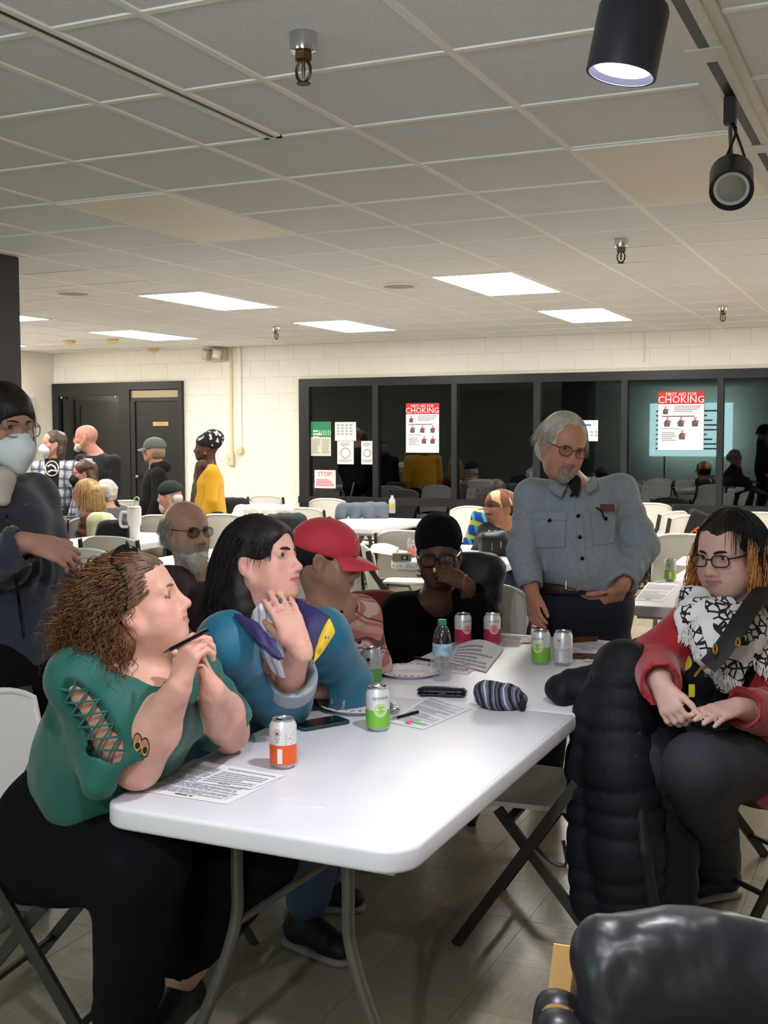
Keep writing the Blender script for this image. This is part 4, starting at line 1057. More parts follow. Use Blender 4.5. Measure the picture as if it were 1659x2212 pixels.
def figure(label, H, J, tint, topm, pantm=None, g=(.125, .13, .15), arm=(.050, .040, .027), slv=(.066, .058, .043), hands={}, flat=.78, res=(.0048, .0095), neckr=.054, tophook=None, skinhook=None, fold=.005, noise=None, base=None, shoes=None, sex=0, topname='shirt', neck_hole=.075, group=None, soft=None, legr=(.095, .075, .055)):
    P = {k: V(*v) for k, v in J.items()}
    nb, pel = P['nb'], P['pel']; sx = unit(P['shR']-P['shL']); up_ = unit(nb-pel); fr_ = unit(np.cross(up_, sx)); hf = H.R[:, 1]
    loc = V(pel[0], pel[1], 0) if base is None else V(*base)
    t = thing('person', label, 'person', loc, 0, group)
    chest = P.get('chest', nb*.68+pel*.32-up_*.0+fr_*.01); belly = P.get('belly', nb*.33+pel*.67+fr_*.02)
    B = Sdf(); H.sculpt(B)
    B.cap(H.w((0, -.030, -.055)), nb, neckr, neckr*1.12, .03); B.cap(H.w((0, -.005, -.085)), nb+fr_*.015, neckr*.85, neckr*1.0, .03)
    for s_ in 'RL':
        B.cap(nb-up_*.035, P['sh'+s_], .050, arm[0]*1.05, .04); B.cap(P['sh'+s_], P['el'+s_], arm[0], arm[1]*1.02, .02)
        we = P['wr'+s_] if s_ in hands else P['el'+s_]*.3+P['wr'+s_]*.7
        mid = P['el'+s_]*.62+we*.38; B.cap(P['el'+s_], mid, arm[1], arm[1]*1.04, .015); B.cap(mid, we, arm[1]*1.02, arm[2], .015)
        if s_ in hands:
            hd = hands[s_]; hand(B, P['wr'+s_], V(*hd['to'])-P['wr'+s_], hd['n'], -1 if s_ == 'R' else 1, hd.get('curl', (.3, .35, .4, .45)), hd.get('spread', .05), hd.get('thumb', (.5, .3, .3)), hd.get('sc', 1.0))
    B.cap(nb-up_*.05, chest, .085, g[0]*.9, .04, fl=flat, ax=fr_); B.cap(chest, belly, g[0]*.9, g[1]*.9, .04, fl=flat, ax=fr_); B.cap(belly, pel, g[1]*.9, g[2]*.85, .04, fl=.9, ax=fr_)
    if 'kR' in P:
        for s_ in 'RL':
            B.cap(pel+sx*(.085 if s_ == 'R' else -.085), P['k'+s_], legr[0]*.85, legr[1]*.8, .03); B.cap(P['k'+s_], P['a'+s_], legr[1]*.8, legr[2]*.75, .02)
    if skinhook: skinhook(B, t, P)
    rg = [[(H.c[i]-.125, H.c[i]+.125)] for i in range(3)]
    for s_ in hands:
        for i in range(3): rg[i].append((P['wr'+s_][i]-.12, P['wr'+s_][i]+.12))
    body = sculpt('body', B, m_skin, t, res[0], tint=tint, fine=(rg, 0, 0, max(.016, res[0]*2)))
    S = Sdf(); slvs = []
    for q, s_ in enumerate('RL'):
        sh, el, wr = P['sh'+s_], P['el'+s_], P['wr'+s_]; G = Sdf(); cf = hands.get(s_, {}).get('cuff', 1.0); wr = el*(1-cf)+wr*cf
        G.cap(nb-up_*.048, sh, .058, slv[0]*1.02, .05); G.cap(sh, el, slv[0], slv[1], .03, fold=fold, fw=.075, seed=3+q); G.cap(el, wr, slv[1], slv[2], .025, fold=fold, fw=.055, seed=9+q)
        d = unit(el-wr)
        if s_ in hands: G.cap(wr, wr-d*.02, slv[2], slv[2], .01); G.cap(wr-d*.12, wr-d*.018, slv[2]*1.7, slv[2]*1.2, .003, sub=True); G.cap(wr-d*.06, wr+d*.03, slv[2]-.009, slv[2]-.008, .003, sub=True)
        slvs.append(G)
    S.cap(nb-up_*.055, chest, .09, g[0], .05, fl=flat, ax=fr_); S.cap(chest, belly, g[0], g[1], .05, fl=flat, ax=fr_); S.cap(belly, pel+up_*.03, g[1], g[2], .05, fl=.92, ax=fr_)
    if sex:
        for x in (-1, 1): S.ell(chest+sx*x*.075+fr_*(g[0]*flat-.02)-up_*.01, (.07*sex, .07*sex, .07*sex), None, .05)
    if tophook: tophook(S, t, P, dict(fr=fr_, up=up_, sx=sx, chest=chest, belly=belly))
    for G in slvs: S.group(G, .045)
    if neck_hole: S.cap(nb+up_*.012+fr_*.01, nb+up_*.15, neck_hole, neck_hole*1.2, .01, sub=True)
    top = sculpt(topname, S, topm, t, res[1], noise=noise or [(.0028, 24, 3), (.0015, 52, 4)])
    if pantm is not None and 'kR' in P:
        S = Sdf(); S.cap(pel+sx*.07, pel-sx*.07, g[2]*.88, g[2]*.88, .05)
        for s_ in 'RL':
            k_, a_ = P['k'+s_], P['a'+s_]; h = pel+sx*(.085 if s_ == 'R' else -.085)-up_*.02
            S.cap(h, k_, legr[0]*1.18, legr[1]*1.15, .05, fold=.004, fw=.10); S.cap(k_, a_, legr[1]*1.15, legr[2]*1.25, .03, fold=.004, fw=.08)
        sculpt('trousers', S, pantm, t, max(res[1]*1.4, .014), noise=[(.002, 22, 7)])
    if shoes:
        for s_ in 'RL': shoe(t, P['a'+s_]-V(0, 0, .0), shoes[1] if isinstance(shoes, tuple) else unit(P['k'+s_]-pel), shoes[0] if isinstance(shoes, tuple) else shoes, m_sole)
    return dict(t=t, top=top, P=P, fr=fr_, up=up_, sx=sx, chest=chest, belly=belly, body=body, H=H)
def hair_mass(H, t, m, adds, subs, res=.008, noise=[(.004, 60, 5)], name='hair'):
    S = Sdf()
    for c, r in adds: S.ell(H.w(c), V(*r)*H.sc, H.R, .03)
    for c, r in subs: S.ell(H.w(c), V(*r)*H.sc, H.R, .012, sub=True)
    return sculpt(name, S, m, t, res, noise=noise)
FACECUT = [((0, .092, -.048), (.074, .056, .108)), ((.09, .015, -.045), (.03, .034, .06)), ((-.09, .015, -.045), (.03, .034, .06))]
def buttons(t, P, r, m, nrm):
    off = woff(t)
    for p in P:
        b = MB(); z = unit(nrm); x = unit(np.cross((0, 0, 1), z)); b.lathe([(r, 0), (r, .003), (r*.6, .004)], 10, c=V(*p)-off, R=np.stack([x, np.cross(z, x), z], 1)); b.build('button', m, t)
SKINRES = (.0050, .0095)

# ---------------------------------------------------------------- person in the teal jacket
m_teal = mat('teal_jacket', '#14647f', .55, bump=.08, bscale=200, sheen=.15); m_purple = mat('purple_panel', '#2b2758', .6, bump=.08, bscale=200); m_yel = mat('yellow_trim', '#d8b62a', .6)
m_cuff = mat('grey_cuff', '#98a2ac', .8, bump=.25, bscale=300); m_stripe = plaid('striped_blouse', '#d8d8de', [(1, .018, 0, .3, '#7d8698', .7)], (1, .4, .2))
H = Head(at(566, 1214, 3.08), fwd(-22, 13), .12, .98, wd=.98, fat=.3, jaw=.98, nose=1.0, lips=1.15)
J = dict(nb=at(572, 1352, 3.10), shR=at(498, 1392, 2.98), shL=at(690, 1378, 3.30), elR=onz(610, 1512, .810), elL=onz(748, 1472, .810), wrR=at(648, 1396, 2.93), wrL=onz(672, 1490, .80),
         pel=(-2.02, 3.06, .56), kR=(-1.50, 2.90, .57), kL=(-1.48, 3.22, .57), aR=(-1.62, 2.98, .16), aL=(-1.75, 3.25, .08))
def th(S, t, P, F):
    S.cap(P['nb']+F['fr']*.02, P['nb']*.7+F['belly']*.3+F['fr']*.15, .045, .035, .02, sub=True)
F3 = figure('person with dark wavy hair in teal and purple jacket, cheek resting on hand', H, J, H.tint('#d3a090', '#a8504e', .30), m_teal, mat('blue_jeans', '#46597a', .8, bump=.2, bscale=300), g=(.155, .165, .17), arm=(.052, .043, .027), slv=(.085, .080, .066),
            hands={'R': dict(to=at(592, 1268, 2.99), n=RTH*.35-FWH*.85+Z3*.1, curl=(.15, .14, .15, .2), spread=.05, thumb=(.25, .5, .1), sc=1.0, cuff=.60), 'L': dict(to=onz(640, 1490, .80), n=Z3*.9, curl=(.5, .5, .5, .5), thumb=(.4, .3, .3))}, fold=.009, noise=[(.005, 17, 3), (.002, 44, 4)], topname='jacket', neck_hole=.085, shoes=mat('dark_boot', '#15151c', .6))
t = F3['t']; H.eyes(t, (.25, 1, .08), '#4b5a50'); H.brows(t, m_blackhair, 1.15)
P = F3['P']; off = woff(t)
for s_ in 'RL':      # turned-back grey cuffs
    wr, el = P['wr'+s_], P['el'+s_]; d = unit(el-wr); wr = el*.40+wr*.60 if s_ == 'R' else wr; S = Sdf(); S.cap(wr+d*.010, wr+d*.070, .066, .078, .01, fold=.004, fw=.05); S.cap(wr-d*.05, wr+d*.03, .058, .050, .004, sub=True); S.cap(wr-d*.15, wr-d*.035, .12, .09, .004, sub=True); sculpt('cuff', S, m_cuff, F3['top'], .006, noise=[(.004, 40, 3)])
def panel(name, pts, wds, m, parent, th_=.010, res=.007, nz=[(.002, 40, 2)], flx=None):
    S = Sdf()
    for i in range(len(pts)-1): S.cap(pts[i], pts[i+1], wds[i], wds[i+1], .008, fl=flx[0] if flx else None, ax=flx[1] if flx else None)
    return sculpt(name, S, m, parent, res, noise=nz)
def qpatch(name, q, m, parent, bulge=.0, th_=.006, n=13, wav=.0, par2=None):     # a cloth panel spanned by four points (pixel and depth)
    A, B_, C, D_ = [at(*p) for p in q]; off = woff(parent); b = MB(); nn = unit(np.cross(B_-A, D_-A)); nn = nn if nn@FW < 0 else -nn
    sheet(b, lambda u, v: (A*(1-u)+B_*u)*(1-v)+(D_*(1-u)+C*u)*v+nn*(bulge*math.sin(PI*u)*math.sin(PI*min(1, v+.1))+wav*math.sin(9*u+5*v))-off, n, n, th_); return b.build(name, m, parent, 60)
jk3 = F3['top']
qpatch('lapel', [(506, 1328, 2.93), (560, 1352, 2.90), (604, 1426, 2.84), (560, 1392, 2.845)], m_purple, jk3, .018, .010, wav=.002)
qpatch('lapel', [(560, 1352, 2.90), (590, 1380, 2.87), (612, 1424, 2.855), (598, 1420, 2.85)], m_purple, jk3, .006, .008)
qpatch('collar', [(632, 1292, 3.10), (712, 1332, 3.02), (676, 1424, 2.99), (650, 1376, 3.00)], m_purple, jk3, .016, .012, wav=.002)
qpatch('collar_trim', [(711, 1336, 3.015), (722, 1366, 3.01), (676, 1434, 2.975), (682, 1400, 2.985)], m_yel, jk3, .008, .010)
b = MB(); b.ball(at(706, 1377, 2.955)-off, .006, 10); b.build('snap', m_chrome, F3['top'])
panel('blouse', [at(575, 1335, 3.02), at(598, 1378, 3.00), at(618, 1425, 3.02)], [.04, .055, .05], m_stripe, t, flx=(.5, FWH), nz=[(.004, 60, 2)])
hm = hair_mass(H, t, m_blackhair, [((0, -.010, .040), (.085, .112, .090)), ((0, -.070, -.01), (.082, .055, .085)), ((0, -.078, -.095), (.075, .045, .080)), ((.045, -.05, -.09), (.04, .04, .09))], FACECUT, noise=[(.003, 70, 5)])
hair_strands('strands', H, hm, m_blackhair, roots_cap(H, 1150, lambda L: (L[2] > .01 and L[1] < -.028) or (L[2] > .055 and L[1] < .01) or (L[2] > .095 and L[1] < .03)), flow_path(H, lambda L, r: r.uniform(.15, .24), down=1.0, out=.10, back=.9, curl=.004, cpitch=.12, seg=20, pad=.013, jitter=.06, hold=.30), .0011, 21)
hair_strands('forelock', H, hm, m_blackhair, roots_cap(H, 70, lambda L: L[2] > .07 and L[1] > .035 and .02 < L[0] < .05), flow_path(H, lambda L, r: r.uniform(.09, .12), down=1.0, out=.2, back=.25, side=.9, curl=.004, cpitch=.09, seg=14, pad=.008, jitter=.07, hold=.20), .0013, 22)
# ring
b = MB(); c = at(606, 1298, 2.905)-off; b.ball(c, (.006, .004, .008), 8); b.build('ring_stone', mat('turquoise', '#3f6a6a', .3), t)

# ---------------------------------------------------------------- person in the red cap
m_plaid = plaid('pink_plaid', '#b9716b', [(1, .085, 0, .42, '#d9cfc8', .55), (2, .085, 0, .42, '#d0b4a8', .5), (1, .085, .55, .08, '#2a2228', .75), (2, .085, .55, .08, '#2a2228', .75), (1, .085, .75, .12, '#a8434c', .7), (2, .085, .75, .12, '#a8434c', .7)], (.75, -.2, .6), (-.5, .3, .8))
H = Head(at(706, 1203, 3.72), fwd(-8, -10), 0, 1.0, wd=1.0, fat=.55, jaw=1.05, nose=1.2, lips=1.2, eye=.7)
J = dict(nb=at(714, 1312, 3.76), shR=at(655, 1350, 3.62), shL=at(775, 1335, 3.98), elR=at(668, 1475, 3.55), elL=at(800, 1440, 3.95), wrR=onz(730, 1470, .79), wrL=onz(770, 1440, .78), pel=(-2.0, 3.86, .56), kR=(-1.50, 3.66, .56), kL=(-1.50, 3.96, .56), aR=(-1.85, 3.70, .08), aL=(-1.85, 3.98, .08))
F4 = figure('person in red cap and pink plaid shirt, seated at the table edge looking down', H, J, H.tint('#a67c66', '#7e5046', .15), m_plaid, mat('navy_trousers', '#1c2030', .8), g=(.145, .155, .165), arm=(.052, .043, .027), slv=(.074, .068, .05), fold=.006, sex=1.0, shoes=mat('dark_boot', '#15151c', .6), res=SKINRES)
t = F4['t']; H.eyes(t, (.0, 1, -.35), '#2a1c14'); H.brows(t, m_blackhair, 1.0)
buttons(t, [at(737, 1322, 3.58), at(752, 1355, 3.57), at(776, 1387, 3.62), at(795, 1425, 3.68)], .006, m_darkplastic, -FWH+RTH*.3)
def cap_hat(H, t, m, brim=.075, crown=.098, logo=None, res=.006):
    S = Sdf(); S.ell(H.w((0, -.012, .038)), V(.089, .114, .088)*H.sc, H.R, .01); S.boxp(H.w((0, -.01, -.062)), V(.2, .2, .075)*H.sc, H.R@rotx(-.10), .002, .004, sub=True)
    S.ell(H.w((0, -.012, .127)), V(.007, .007, .005)*H.sc, H.R, .003)
    c = sculpt('cap', S, m, t, res, noise=[(.0012, 50, 3)])
    b = MB(); off = woff(c)
    def fn(u, v):
        a = (u-.5)*2.2; rx, ry = .082, .095; x = rx*math.sin(a); y = -.012+ry*math.cos(a)+.010
        k = max(0, math.cos(a*1.25)); return H.w((x*(1+.16*v), y+brim*v*k**.6, .018-.030*v*v*.6-.020*(abs(math.sin(a))**2)*v-.006*v))-off
    sheet(b, fn, 21, 9, .003); b.build('brim', m, c, 60)
    return c
cp_ = cap_hat(H, t, mat('red_cap', '#c9303f', .65, bump=.12, bscale=400, sheen=.2), .082)
hm = hair_mass(H, t, m_blackhair, [((0, -.020, .020), (.080, .100, .075)), ((0, -.085, -.035), (.060, .035, .050))], FACECUT+[((0, .03, -.09), (.2, .1, .05))])
b = MB(); off = woff(t); c = V(0, 0, 0)
P = [H.w((.030+.010*math.cos(a), .088+.004*math.sin(a)*0, .070+.008*math.sin(a)))-off for a in np.linspace(.5, 5.8, 14)]
b.tube(P, .0015, 5); b.build('emblem', mat('pale_thread', '#d8a8a8', .7), cp_)
b = MB(); b.tube([H.w(p)-off for p in spline([(.03, -.095, -.03), (.0, -.118, -.025), (-.03, -.095, -.03)], 8)], .008, 6, flat=.5); b.build('cap_strap', MATS['red_cap'], cp_)

# ---------------------------------------------------------------- person in black with knit hat, hand at mouth
m_blk = mat('black_wool', '#07080d', .95, bump=.3, bscale=300, spec=.15); m_hatk = mat('black_knit', '#09090b', .95, bump=.6, bscale=160, spec=.2)
H = Head(at(948, 1195, 4.66), fwd(-96, -8), -.04, 1.05, wd=1.02, fat=.5, nose=1.25, lips=1.2)
J = dict(nb=at(945, 1290, 4.74), shR=at(868, 1325, 4.72), shL=at(1028, 1325, 4.80), elR=at(846, 1405, 4.72), elL=at(1034, 1385, 4.62), wrR=at(900, 1400, 4.60), wrL=at(1006, 1262, 4.52), pel=(-1.86, 4.80, .56), kR=(-1.95, 4.35, .56), kL=(-1.6, 4.60, .58), aR=(-2.05, 4.55, .08), aL=(-1.85, 4.70, .08))
F5 = figure('person in black knit hat, round glasses and black top, hand over mouth', H, J, H.tint('#5a3c30', '#4a2c28', .05), m_blk, mat('black_trousers', '#0c0c10', .85), g=(.17, .185, .19), arm=(.052, .043, .026), slv=(.085, .085, .062), fold=.006, sex=1.0,
            hands={'L': dict(to=at(962, 1238, 4.50), n=RTH*.1-FWH*.8+Z3*.5, curl=((.6, .8, .6), (.7, .9, .6), (.7, .9, .6), (.7, .8, .5)), spread=.05, thumb=(.3, .6, .4), sc=1.0)}, shoes=mat('dark_boot', '#15151c', .6), res=(.0055, .010), topname='sweater')
t = F5['t']; H.eyes(t, (.1, 1, .0), '#21150f'); H.glasses(t, m_darkplastic, .029, .023, 2.6, y=.108, r=.0034)
S = Sdf(); S.ell(H.w((0, -.014, .050)), V(.094, .112, .085), H.R, .01); S.ell(H.w((0, -.02, .075)), V(.085, .10, .085), H.R, .03); S.boxp(H.w((0, -.02, -.068)), V(.2, .25, .085), H.R@rotx(-.16), .004, .008, sub=True); sculpt('knit_hat', S, m_hatk, t, .007, noise=[(.002, 60, 3)])
off = woff(t)
b = MB(); b.ball(at(906, 1230, 4.60)-off, .011, 10); b.ball(at(906, 1240, 4.60)-off, .013, 10); b.build('earring', m_chrome, t)
b = MB(); b.tube([P_-off for P_ in [J['wrL']+(FWH*math.cos(a)*.7+RTH*math.cos(a)*.3+Z3*math.sin(a))*.034 for a in np.linspace(0, 2*PI, 15)[:-1]]], .0055, 6, closed=True); b.build('bracelet', mat('coral_beads', '#8a4a38', .4), t)
b = MB(); b.ball(at(938, 1232, 4.40)-off, (.006, .006, .011), 8); b.build('ring', mat('gold', '#d9b45a', .2, metal=1), t)

# ---------------------------------------------------------------- bearded man behind
H = Head(at(404, 1146, 4.88), fwd(-48, 2), 0, 1.04, wd=1.02, fat=.2, nose=1.35, nosel=1.1)
J = dict(nb=at(415, 1230, 4.92), shR=at(362, 1265, 4.75), shL=at(485, 1255, 5.12), elR=at(352, 1360, 4.65), elL=at(490, 1370, 5.0), wrR=at(420, 1400, 4.55), wrL=at(480, 1400, 4.7), pel=(-2.92, 4.28, .55), kR=(-2.50, 4.05, .56), kL=(-2.45, 4.32, .56), aR=(-2.5, 4.0, .08), aL=(-2.45, 4.3, .08))
F6 = figure('grey-bearded man with glasses in a maroon shirt, seated behind the front row', H, J, H.tint('#b98d7c', '#93605a', .3, '#8d8880', .5), mat('maroon_shirt', '#3b262a', .75, bump=.15, bscale=300), mat('dark_trousers', '#15161c', .85), g=(.15, .16, .17), slv=(.078, .070, .05), res=(.0055, .010), hands={'R': dict(to=at(450, 1405, 4.5), n=Z3)}, shoes=mat('dark_boot', '#15151c', .6))
t = F6['t']; H.eyes(t, (.1, 1, .1), '#3a3028'); H.brows(t, m_greyhair, 1.3)
H.glasses(t, mat('thin_metal', '#4a4540', .3, metal=.8), .025, .019, 2.4, lens=mat('tinted_lens', '#3a3230', .08, spec=.5, alpha=.55), y=.106)
hm = hair_mass(H, t, m_greyhair, [((0, -.030, .010), (.086, .092, .062)), ((0, -.085, -.03), (.070, .04, .055))], FACECUT+[((0, .02, .085), (.075, .12, .068))], noise=[(.004, 90, 4)])
hair_strands('strands', H, hm, m_greyhair, roots_cap(H, 380, lambda L: -.02 < L[2] < .05 and L[1] < .02), flow_path(H, .06, down=1, out=.3, back=.4, seg=7, pad=.004, jitter=.15, hold=.3), .0012, 71)
bd = Sdf()
for c, r in (((0, .064, -.105), (.042, .034, .048)), ((.042, .036, -.078), (.022, .035, .040)), ((-.042, .036, -.078), (.022, .035, .040)), ((0, .088, -.0515), (.028, .013, .009)), ((0, .058, -.145), (.030, .028, .032))): bd.ell(H.w(c), V(*r)*H.sc, H.R, .02)
bd.ell(H.w((0, .108, -.067)), V(.020, .022, .006)*H.sc, H.R, .004, sub=True)
be = sculpt('beard', bd, m_whitehair, t, .005, noise=[(.004, 110, 4), (.003, 190, 5)])
def beard_strands(H, be, m, n=500, ln=.045, seed=81):
    rng = np.random.default_rng(seed); me = be.data; k = len(me.vertices); P0 = np.empty(k*3, np.float32); me.vertices.foreach_get('co', P0); P0 = P0.reshape(-1, 3)+woff(be); N = np.empty(k*3, np.float32); me.vertices.foreach_get('normal', N); N = N.reshape(-1, 3); paths = []
    for i in rng.integers(0, k, n):
        d = unit(N[i]*.5+DN*.9+rng.normal(size=3)*.25); p = P0[i]-N[i]*.004; L_ = ln*rng.uniform(.5, 1.2); paths.append(np.array([p+d*L_*u+DN*L_*.3*u*u for u in np.linspace(0, 1, 5)]))
    Vx, F_ = strands(paths, .0010, 3); return link(bpy.data.objects.new('whiskers', np_mesh('whiskers', Vx-woff(be), F_, m)), be)
beard_strands(H, be, m_whitehair, 500, .024)
buttons(t, [at(452, 1268, 4.72), at(458, 1310, 4.70)], .006, mat('pale_button', '#9a8a80', .4), -FWH)
# ---------------------------------------------------------------- standing man in the denim shirt
m_denim = mat('grey_denim', '#8b95a0', .75, var=.10, vscale=70, bump=.25, bscale=420); m_jean = mat('dark_jeans', '#141a2c', .8, var=.12, vscale=60, bump=.2, bscale=300)
H = Head(at(1216, 962, 4.62), fwd(-75, -12), .17, 1.06, wd=.98, fat=.1, jaw=1.0, nose=1.3, nosel=1.12, chin=1.03, brow=1.25)
J = dict(nb=at(1232, 1048, 4.74), shR=at(1150, 1072, 4.74), shL=at(1338, 1060, 4.80), elR=at(1130, 1185, 4.72), elL=at(1388, 1180, 4.76), wrR=at(1150, 1282, 4.62), wrL=at(1344, 1266, 4.62), pel=at(1262, 1300, 4.80), chest=at(1245, 1120, 4.74), belly=at(1258, 1215, 4.76),
         kR=(-1.36, 4.70, .50), kL=(-1.14, 4.78, .50), aR=(-1.40, 4.74, .09), aL=(-1.12, 4.86, .09))
def th(S, t, P, F):
    S.plane(P['pel']+Z3*.085, -Z3)
    S.ell(F['belly']+F['fr']*.03+Z3*-.01, (.145, .145, .10), None, .06)
F7 = figure('white-haired man standing in grey denim shirt and dark jeans, one hand in pocket', H, J, H.tint('#bd8772', '#a0665a', .45, '#77706a', .22), m_denim, m_jean, g=(.158, .165, .150), arm=(.050, .042, .028), slv=(.070, .066, .050), fold=.006, noise=[(.004, 20, 3), (.002, 46, 4)], tophook=th, neck_hole=.070,
            hands={'R': dict(to=at(1152, 1330, 4.56), n=-RTH*.7-FWH*.5, curl=(.35, .4, .45, .5), thumb=(.2, .4, .2)), 'L': dict(to=at(1316, 1312, 4.72), n=-FWH*.9+RTH*.3, curl=(.1, .1, .1, .1), thumb=(1.15, .1, .0), sc=1.05)}, res=(.0048, .0098), shoes=(mat('brown_boot', '#2a1e18', .5), (.2, -1, 0)))
t = F7['t']; off = woff(t); H.eyes(t, (-.15, 1, -.05), '#3a2a20'); H.brows(t, m_greyhair, 1.3)
H.glasses(t, mat('thin_bronze', '#4f3a30', .3, metal=.7), .025, .0185, 2.3, lens=mat('rose_lens', '#8a5a52', .08, alpha=.30), y=.107, r=.0014)
hm = hair_mass(H, t, m_whitehair, [((0, -.016, .034), (.085, .106, .094)), ((0, -.080, -.035), (.072, .04, .06))], FACECUT+[((0, .105, .030), (.08, .050, .050))], noise=[(.003, 80, 4)])
hair_strands('strands', H, hm, m_whitehair, roots_cap(H, 800, lambda L: L[2] > .03 and (L[1] < .06)), flow_path(H, .085, down=.7, out=.05, back=1.1, side=.25, seg=9, pad=.009, jitter=.06, hold=.22), .0010, 31)
bd = Sdf()
for c, r in (((0, .078, -.108), (.026, .020, .024)), ((.026, .082, -.078), (.008, .014, .026)), ((-.026, .082, -.078), (.008, .014, .026)), ((0, .094, -.052), (.026, .011, .007))): bd.ell(H.w(c), V(*r)*H.sc, H.R, .012)
bd.ell(H.w((0, .105, -.067)), V(.020, .02, .007)*H.sc, H.R, .004, sub=True)
sculpt('goatee', bd, mat('hair_salt_pepper', '#6f6862', .55, color2='#948c84', vscale=60), t, .005, noise=[(.003, 130, 4)])
fr_, up_, sx = F7['fr'], F7['up'], F7['sx']
def front(px, py, D): return at(px, py, D)-off
# collar
qpatch('collar', [(1188, 1018, 4.70), (1226, 1046, 4.62), (1212, 1074, 4.57), (1186, 1058, 4.61)], m_denim, F7['top'], .012, .008); qpatch('collar', [(1264, 1048, 4.61), (1284, 1028, 4.67), (1290, 1052, 4.61), (1270, 1066, 4.585)], m_denim, F7['top'], .010, .008)
panel('undershirt', [at(1240, 1040, 4.62), at(1246, 1068, 4.59)], [.030, .012], mat('black_tee', '#0c0c0f', .85), t, res=.005, flx=(.5, FWH))
def surf_depth(o, px, py):          # depth at which a pixel's direction meets a built surface
    me = o.data; P0 = np.empty(len(me.vertices)*3, np.float32); me.vertices.foreach_get('co', P0); W = P0.reshape(-1, 3)+woff(o)
    v = W-CAM; z = v@FW; x = CX+FPX*(v@RT)/z; y = CY-FPX*(v@UP)/z; m = (np.abs(x-px) < 9) & (np.abs(y-py) < 9)
    return z[m].min() if m.any() else None
def decal(name, px, m, parent, on, lift=.003, th_=.004, rnd=False):      # a cloth patch lying on a built surface: polygon of pixels
    me = on.data; P0 = np.empty(len(me.vertices)*3, np.float32); me.vertices.foreach_get('co', P0); W = P0.reshape(-1, 3)+woff(on)
    v = W-CAM; z = v@FW; X = CX+FPX*(v@RT)/z; Y = CY-FPX*(v@UP)/z; N = None
    px = np.array(px, float); n = 11; b = MB(); o2 = woff(parent)
    A, Bq, C, D_ = px
    def fn(u, w_):
        p = (A*(1-u)+Bq*u)*(1-w_)+(D_*(1-u)+C*u)*w_
        d2 = (X-p[0])**2+(Y-p[1])**2; m_ = d2 < 14**2
        if not m_.any(): m_ = d2 <= d2.min()+1
        zz = z[m_]; zf = zz.min(); near_ = zz < zf+.05; wt = 1/(d2[m_][near_]+6); return at(p[0], p[1], float((zz[near_]*wt).sum()/wt.sum())-lift)-o2
    if rnd:
        f0 = fn; fn = lambda u, v: f0(.5+(u-.5)*math.sqrt(max(0, 1-2*(v-.5)**2)), .5+(v-.5)*math.sqrt(max(0, 1-2*(u-.5)**2)))
    sheet(b, fn, n, n, th_); return b.build(name, m, parent, 60)
top = F7['top']
for q in ([(1150, 1112), (1222, 1112), (1220, 1182), (1158, 1182)], [(1275, 1100), (1330, 1092), (1326, 1172), (1282, 1178)]): decal('pocket', q, m_denim, top, top, .005, .006)
for q in ([(1148, 1106), (1224, 1108), (1223, 1124), (1150, 1122)], [(1272, 1094), (1334, 1086), (1332, 1102), (1275, 1110)]): decal('pocket_flap', q, m_denim, top, top, .010, .006)
decal('placket', [(1240, 1076), (1252, 1074), (1268, 1250), (1254, 1252)], m_denim, top, top, .004, .005)
for x, y in ((1234, 1069), (1248, 1114), (1252, 1160), (1257, 1206), (1186, 1124), (1308, 1120)):
    d = surf_depth(top, x, y) or 4.55; buttons(t, [at(x, y, d-.012)], .0085, m_darkplastic, -FWH)
d = (surf_depth(top, 1302, 1096) or 4.6)-.03
b = MB(); b.box(front(1312, 1097, d), (.055, .012, .03), rotz(YAW)); b.build('pocket_case', mat('brown_leather', '#5a332c', .6), t); b = MB(); b.tube([front(1288, 1096, d-.01), front(1300, 1104, d-.012), front(1304, 1118, d-.012)], .004, 6); b.build('pocket_pen', m_darkplastic, t)
# belt and buckle
S = Sdf(); pl = F7['P']['pel']; S.cap(pl+sx*.075+Z3*.075, pl-sx*.075+Z3*.075, .150, .150, .03); S.plane(pl+Z3*.092, Z3); S.plane(pl+Z3*.050, -Z3); belt = sculpt('belt', S, mat('brown_belt', '#241a16', .5), t, .007)
d = (surf_depth(belt, 1240, 1262) or 4.6)-.006; b = MB(); P = [front(1240+x, 1261+y, d) for x, y in ((-17, -13), (-8, -15), (10, -15), (10, -15), (10, 13), (-8, 13), (-17, 11))]; b.tube(spline(P, 18), .0035, 6, closed=True); b.build('buckle', mat('brass', '#c9b27a', .25, metal=1), belt)

# ---------------------------------------------------------------- person in the red jacket, right
m_red = mat('red_fleece', '#97111f', .8, bump=.2, bscale=220, sheen=.25); m_dkgrey = mat('dark_grey_trousers', '#23242d', .82, bump=.12, bscale=260); m_blktee = mat('black_jersey', '#0d0e13', .85)
H = Head(at(1578, 1196, 3.46), fwd(-141, -6), -.05, 1.04, wd=1.06, fat=.9, jaw=1.05, nose=1.12, lips=1.05)
J = dict(nb=at(1608, 1318, 3.52), shR=at(1505, 1362, 3.40), shL=at(1700, 1380, 3.62), elR=at(1412, 1452, 3.42), elL=at(1730, 1560, 3.40), wrR=at(1430, 1482, 3.14), wrL=at(1592, 1528, 3.14), pel=(-.36, 3.72, .56), chest=at(1590, 1420, 3.50), belly=at(1580, 1520, 3.50),
         kR=at(1392, 1640, 3.32), kL=at(1508, 1660, 3.08), aR=V(-.72, 3.55, .08), aL=at(1552, 1868, 3.86))
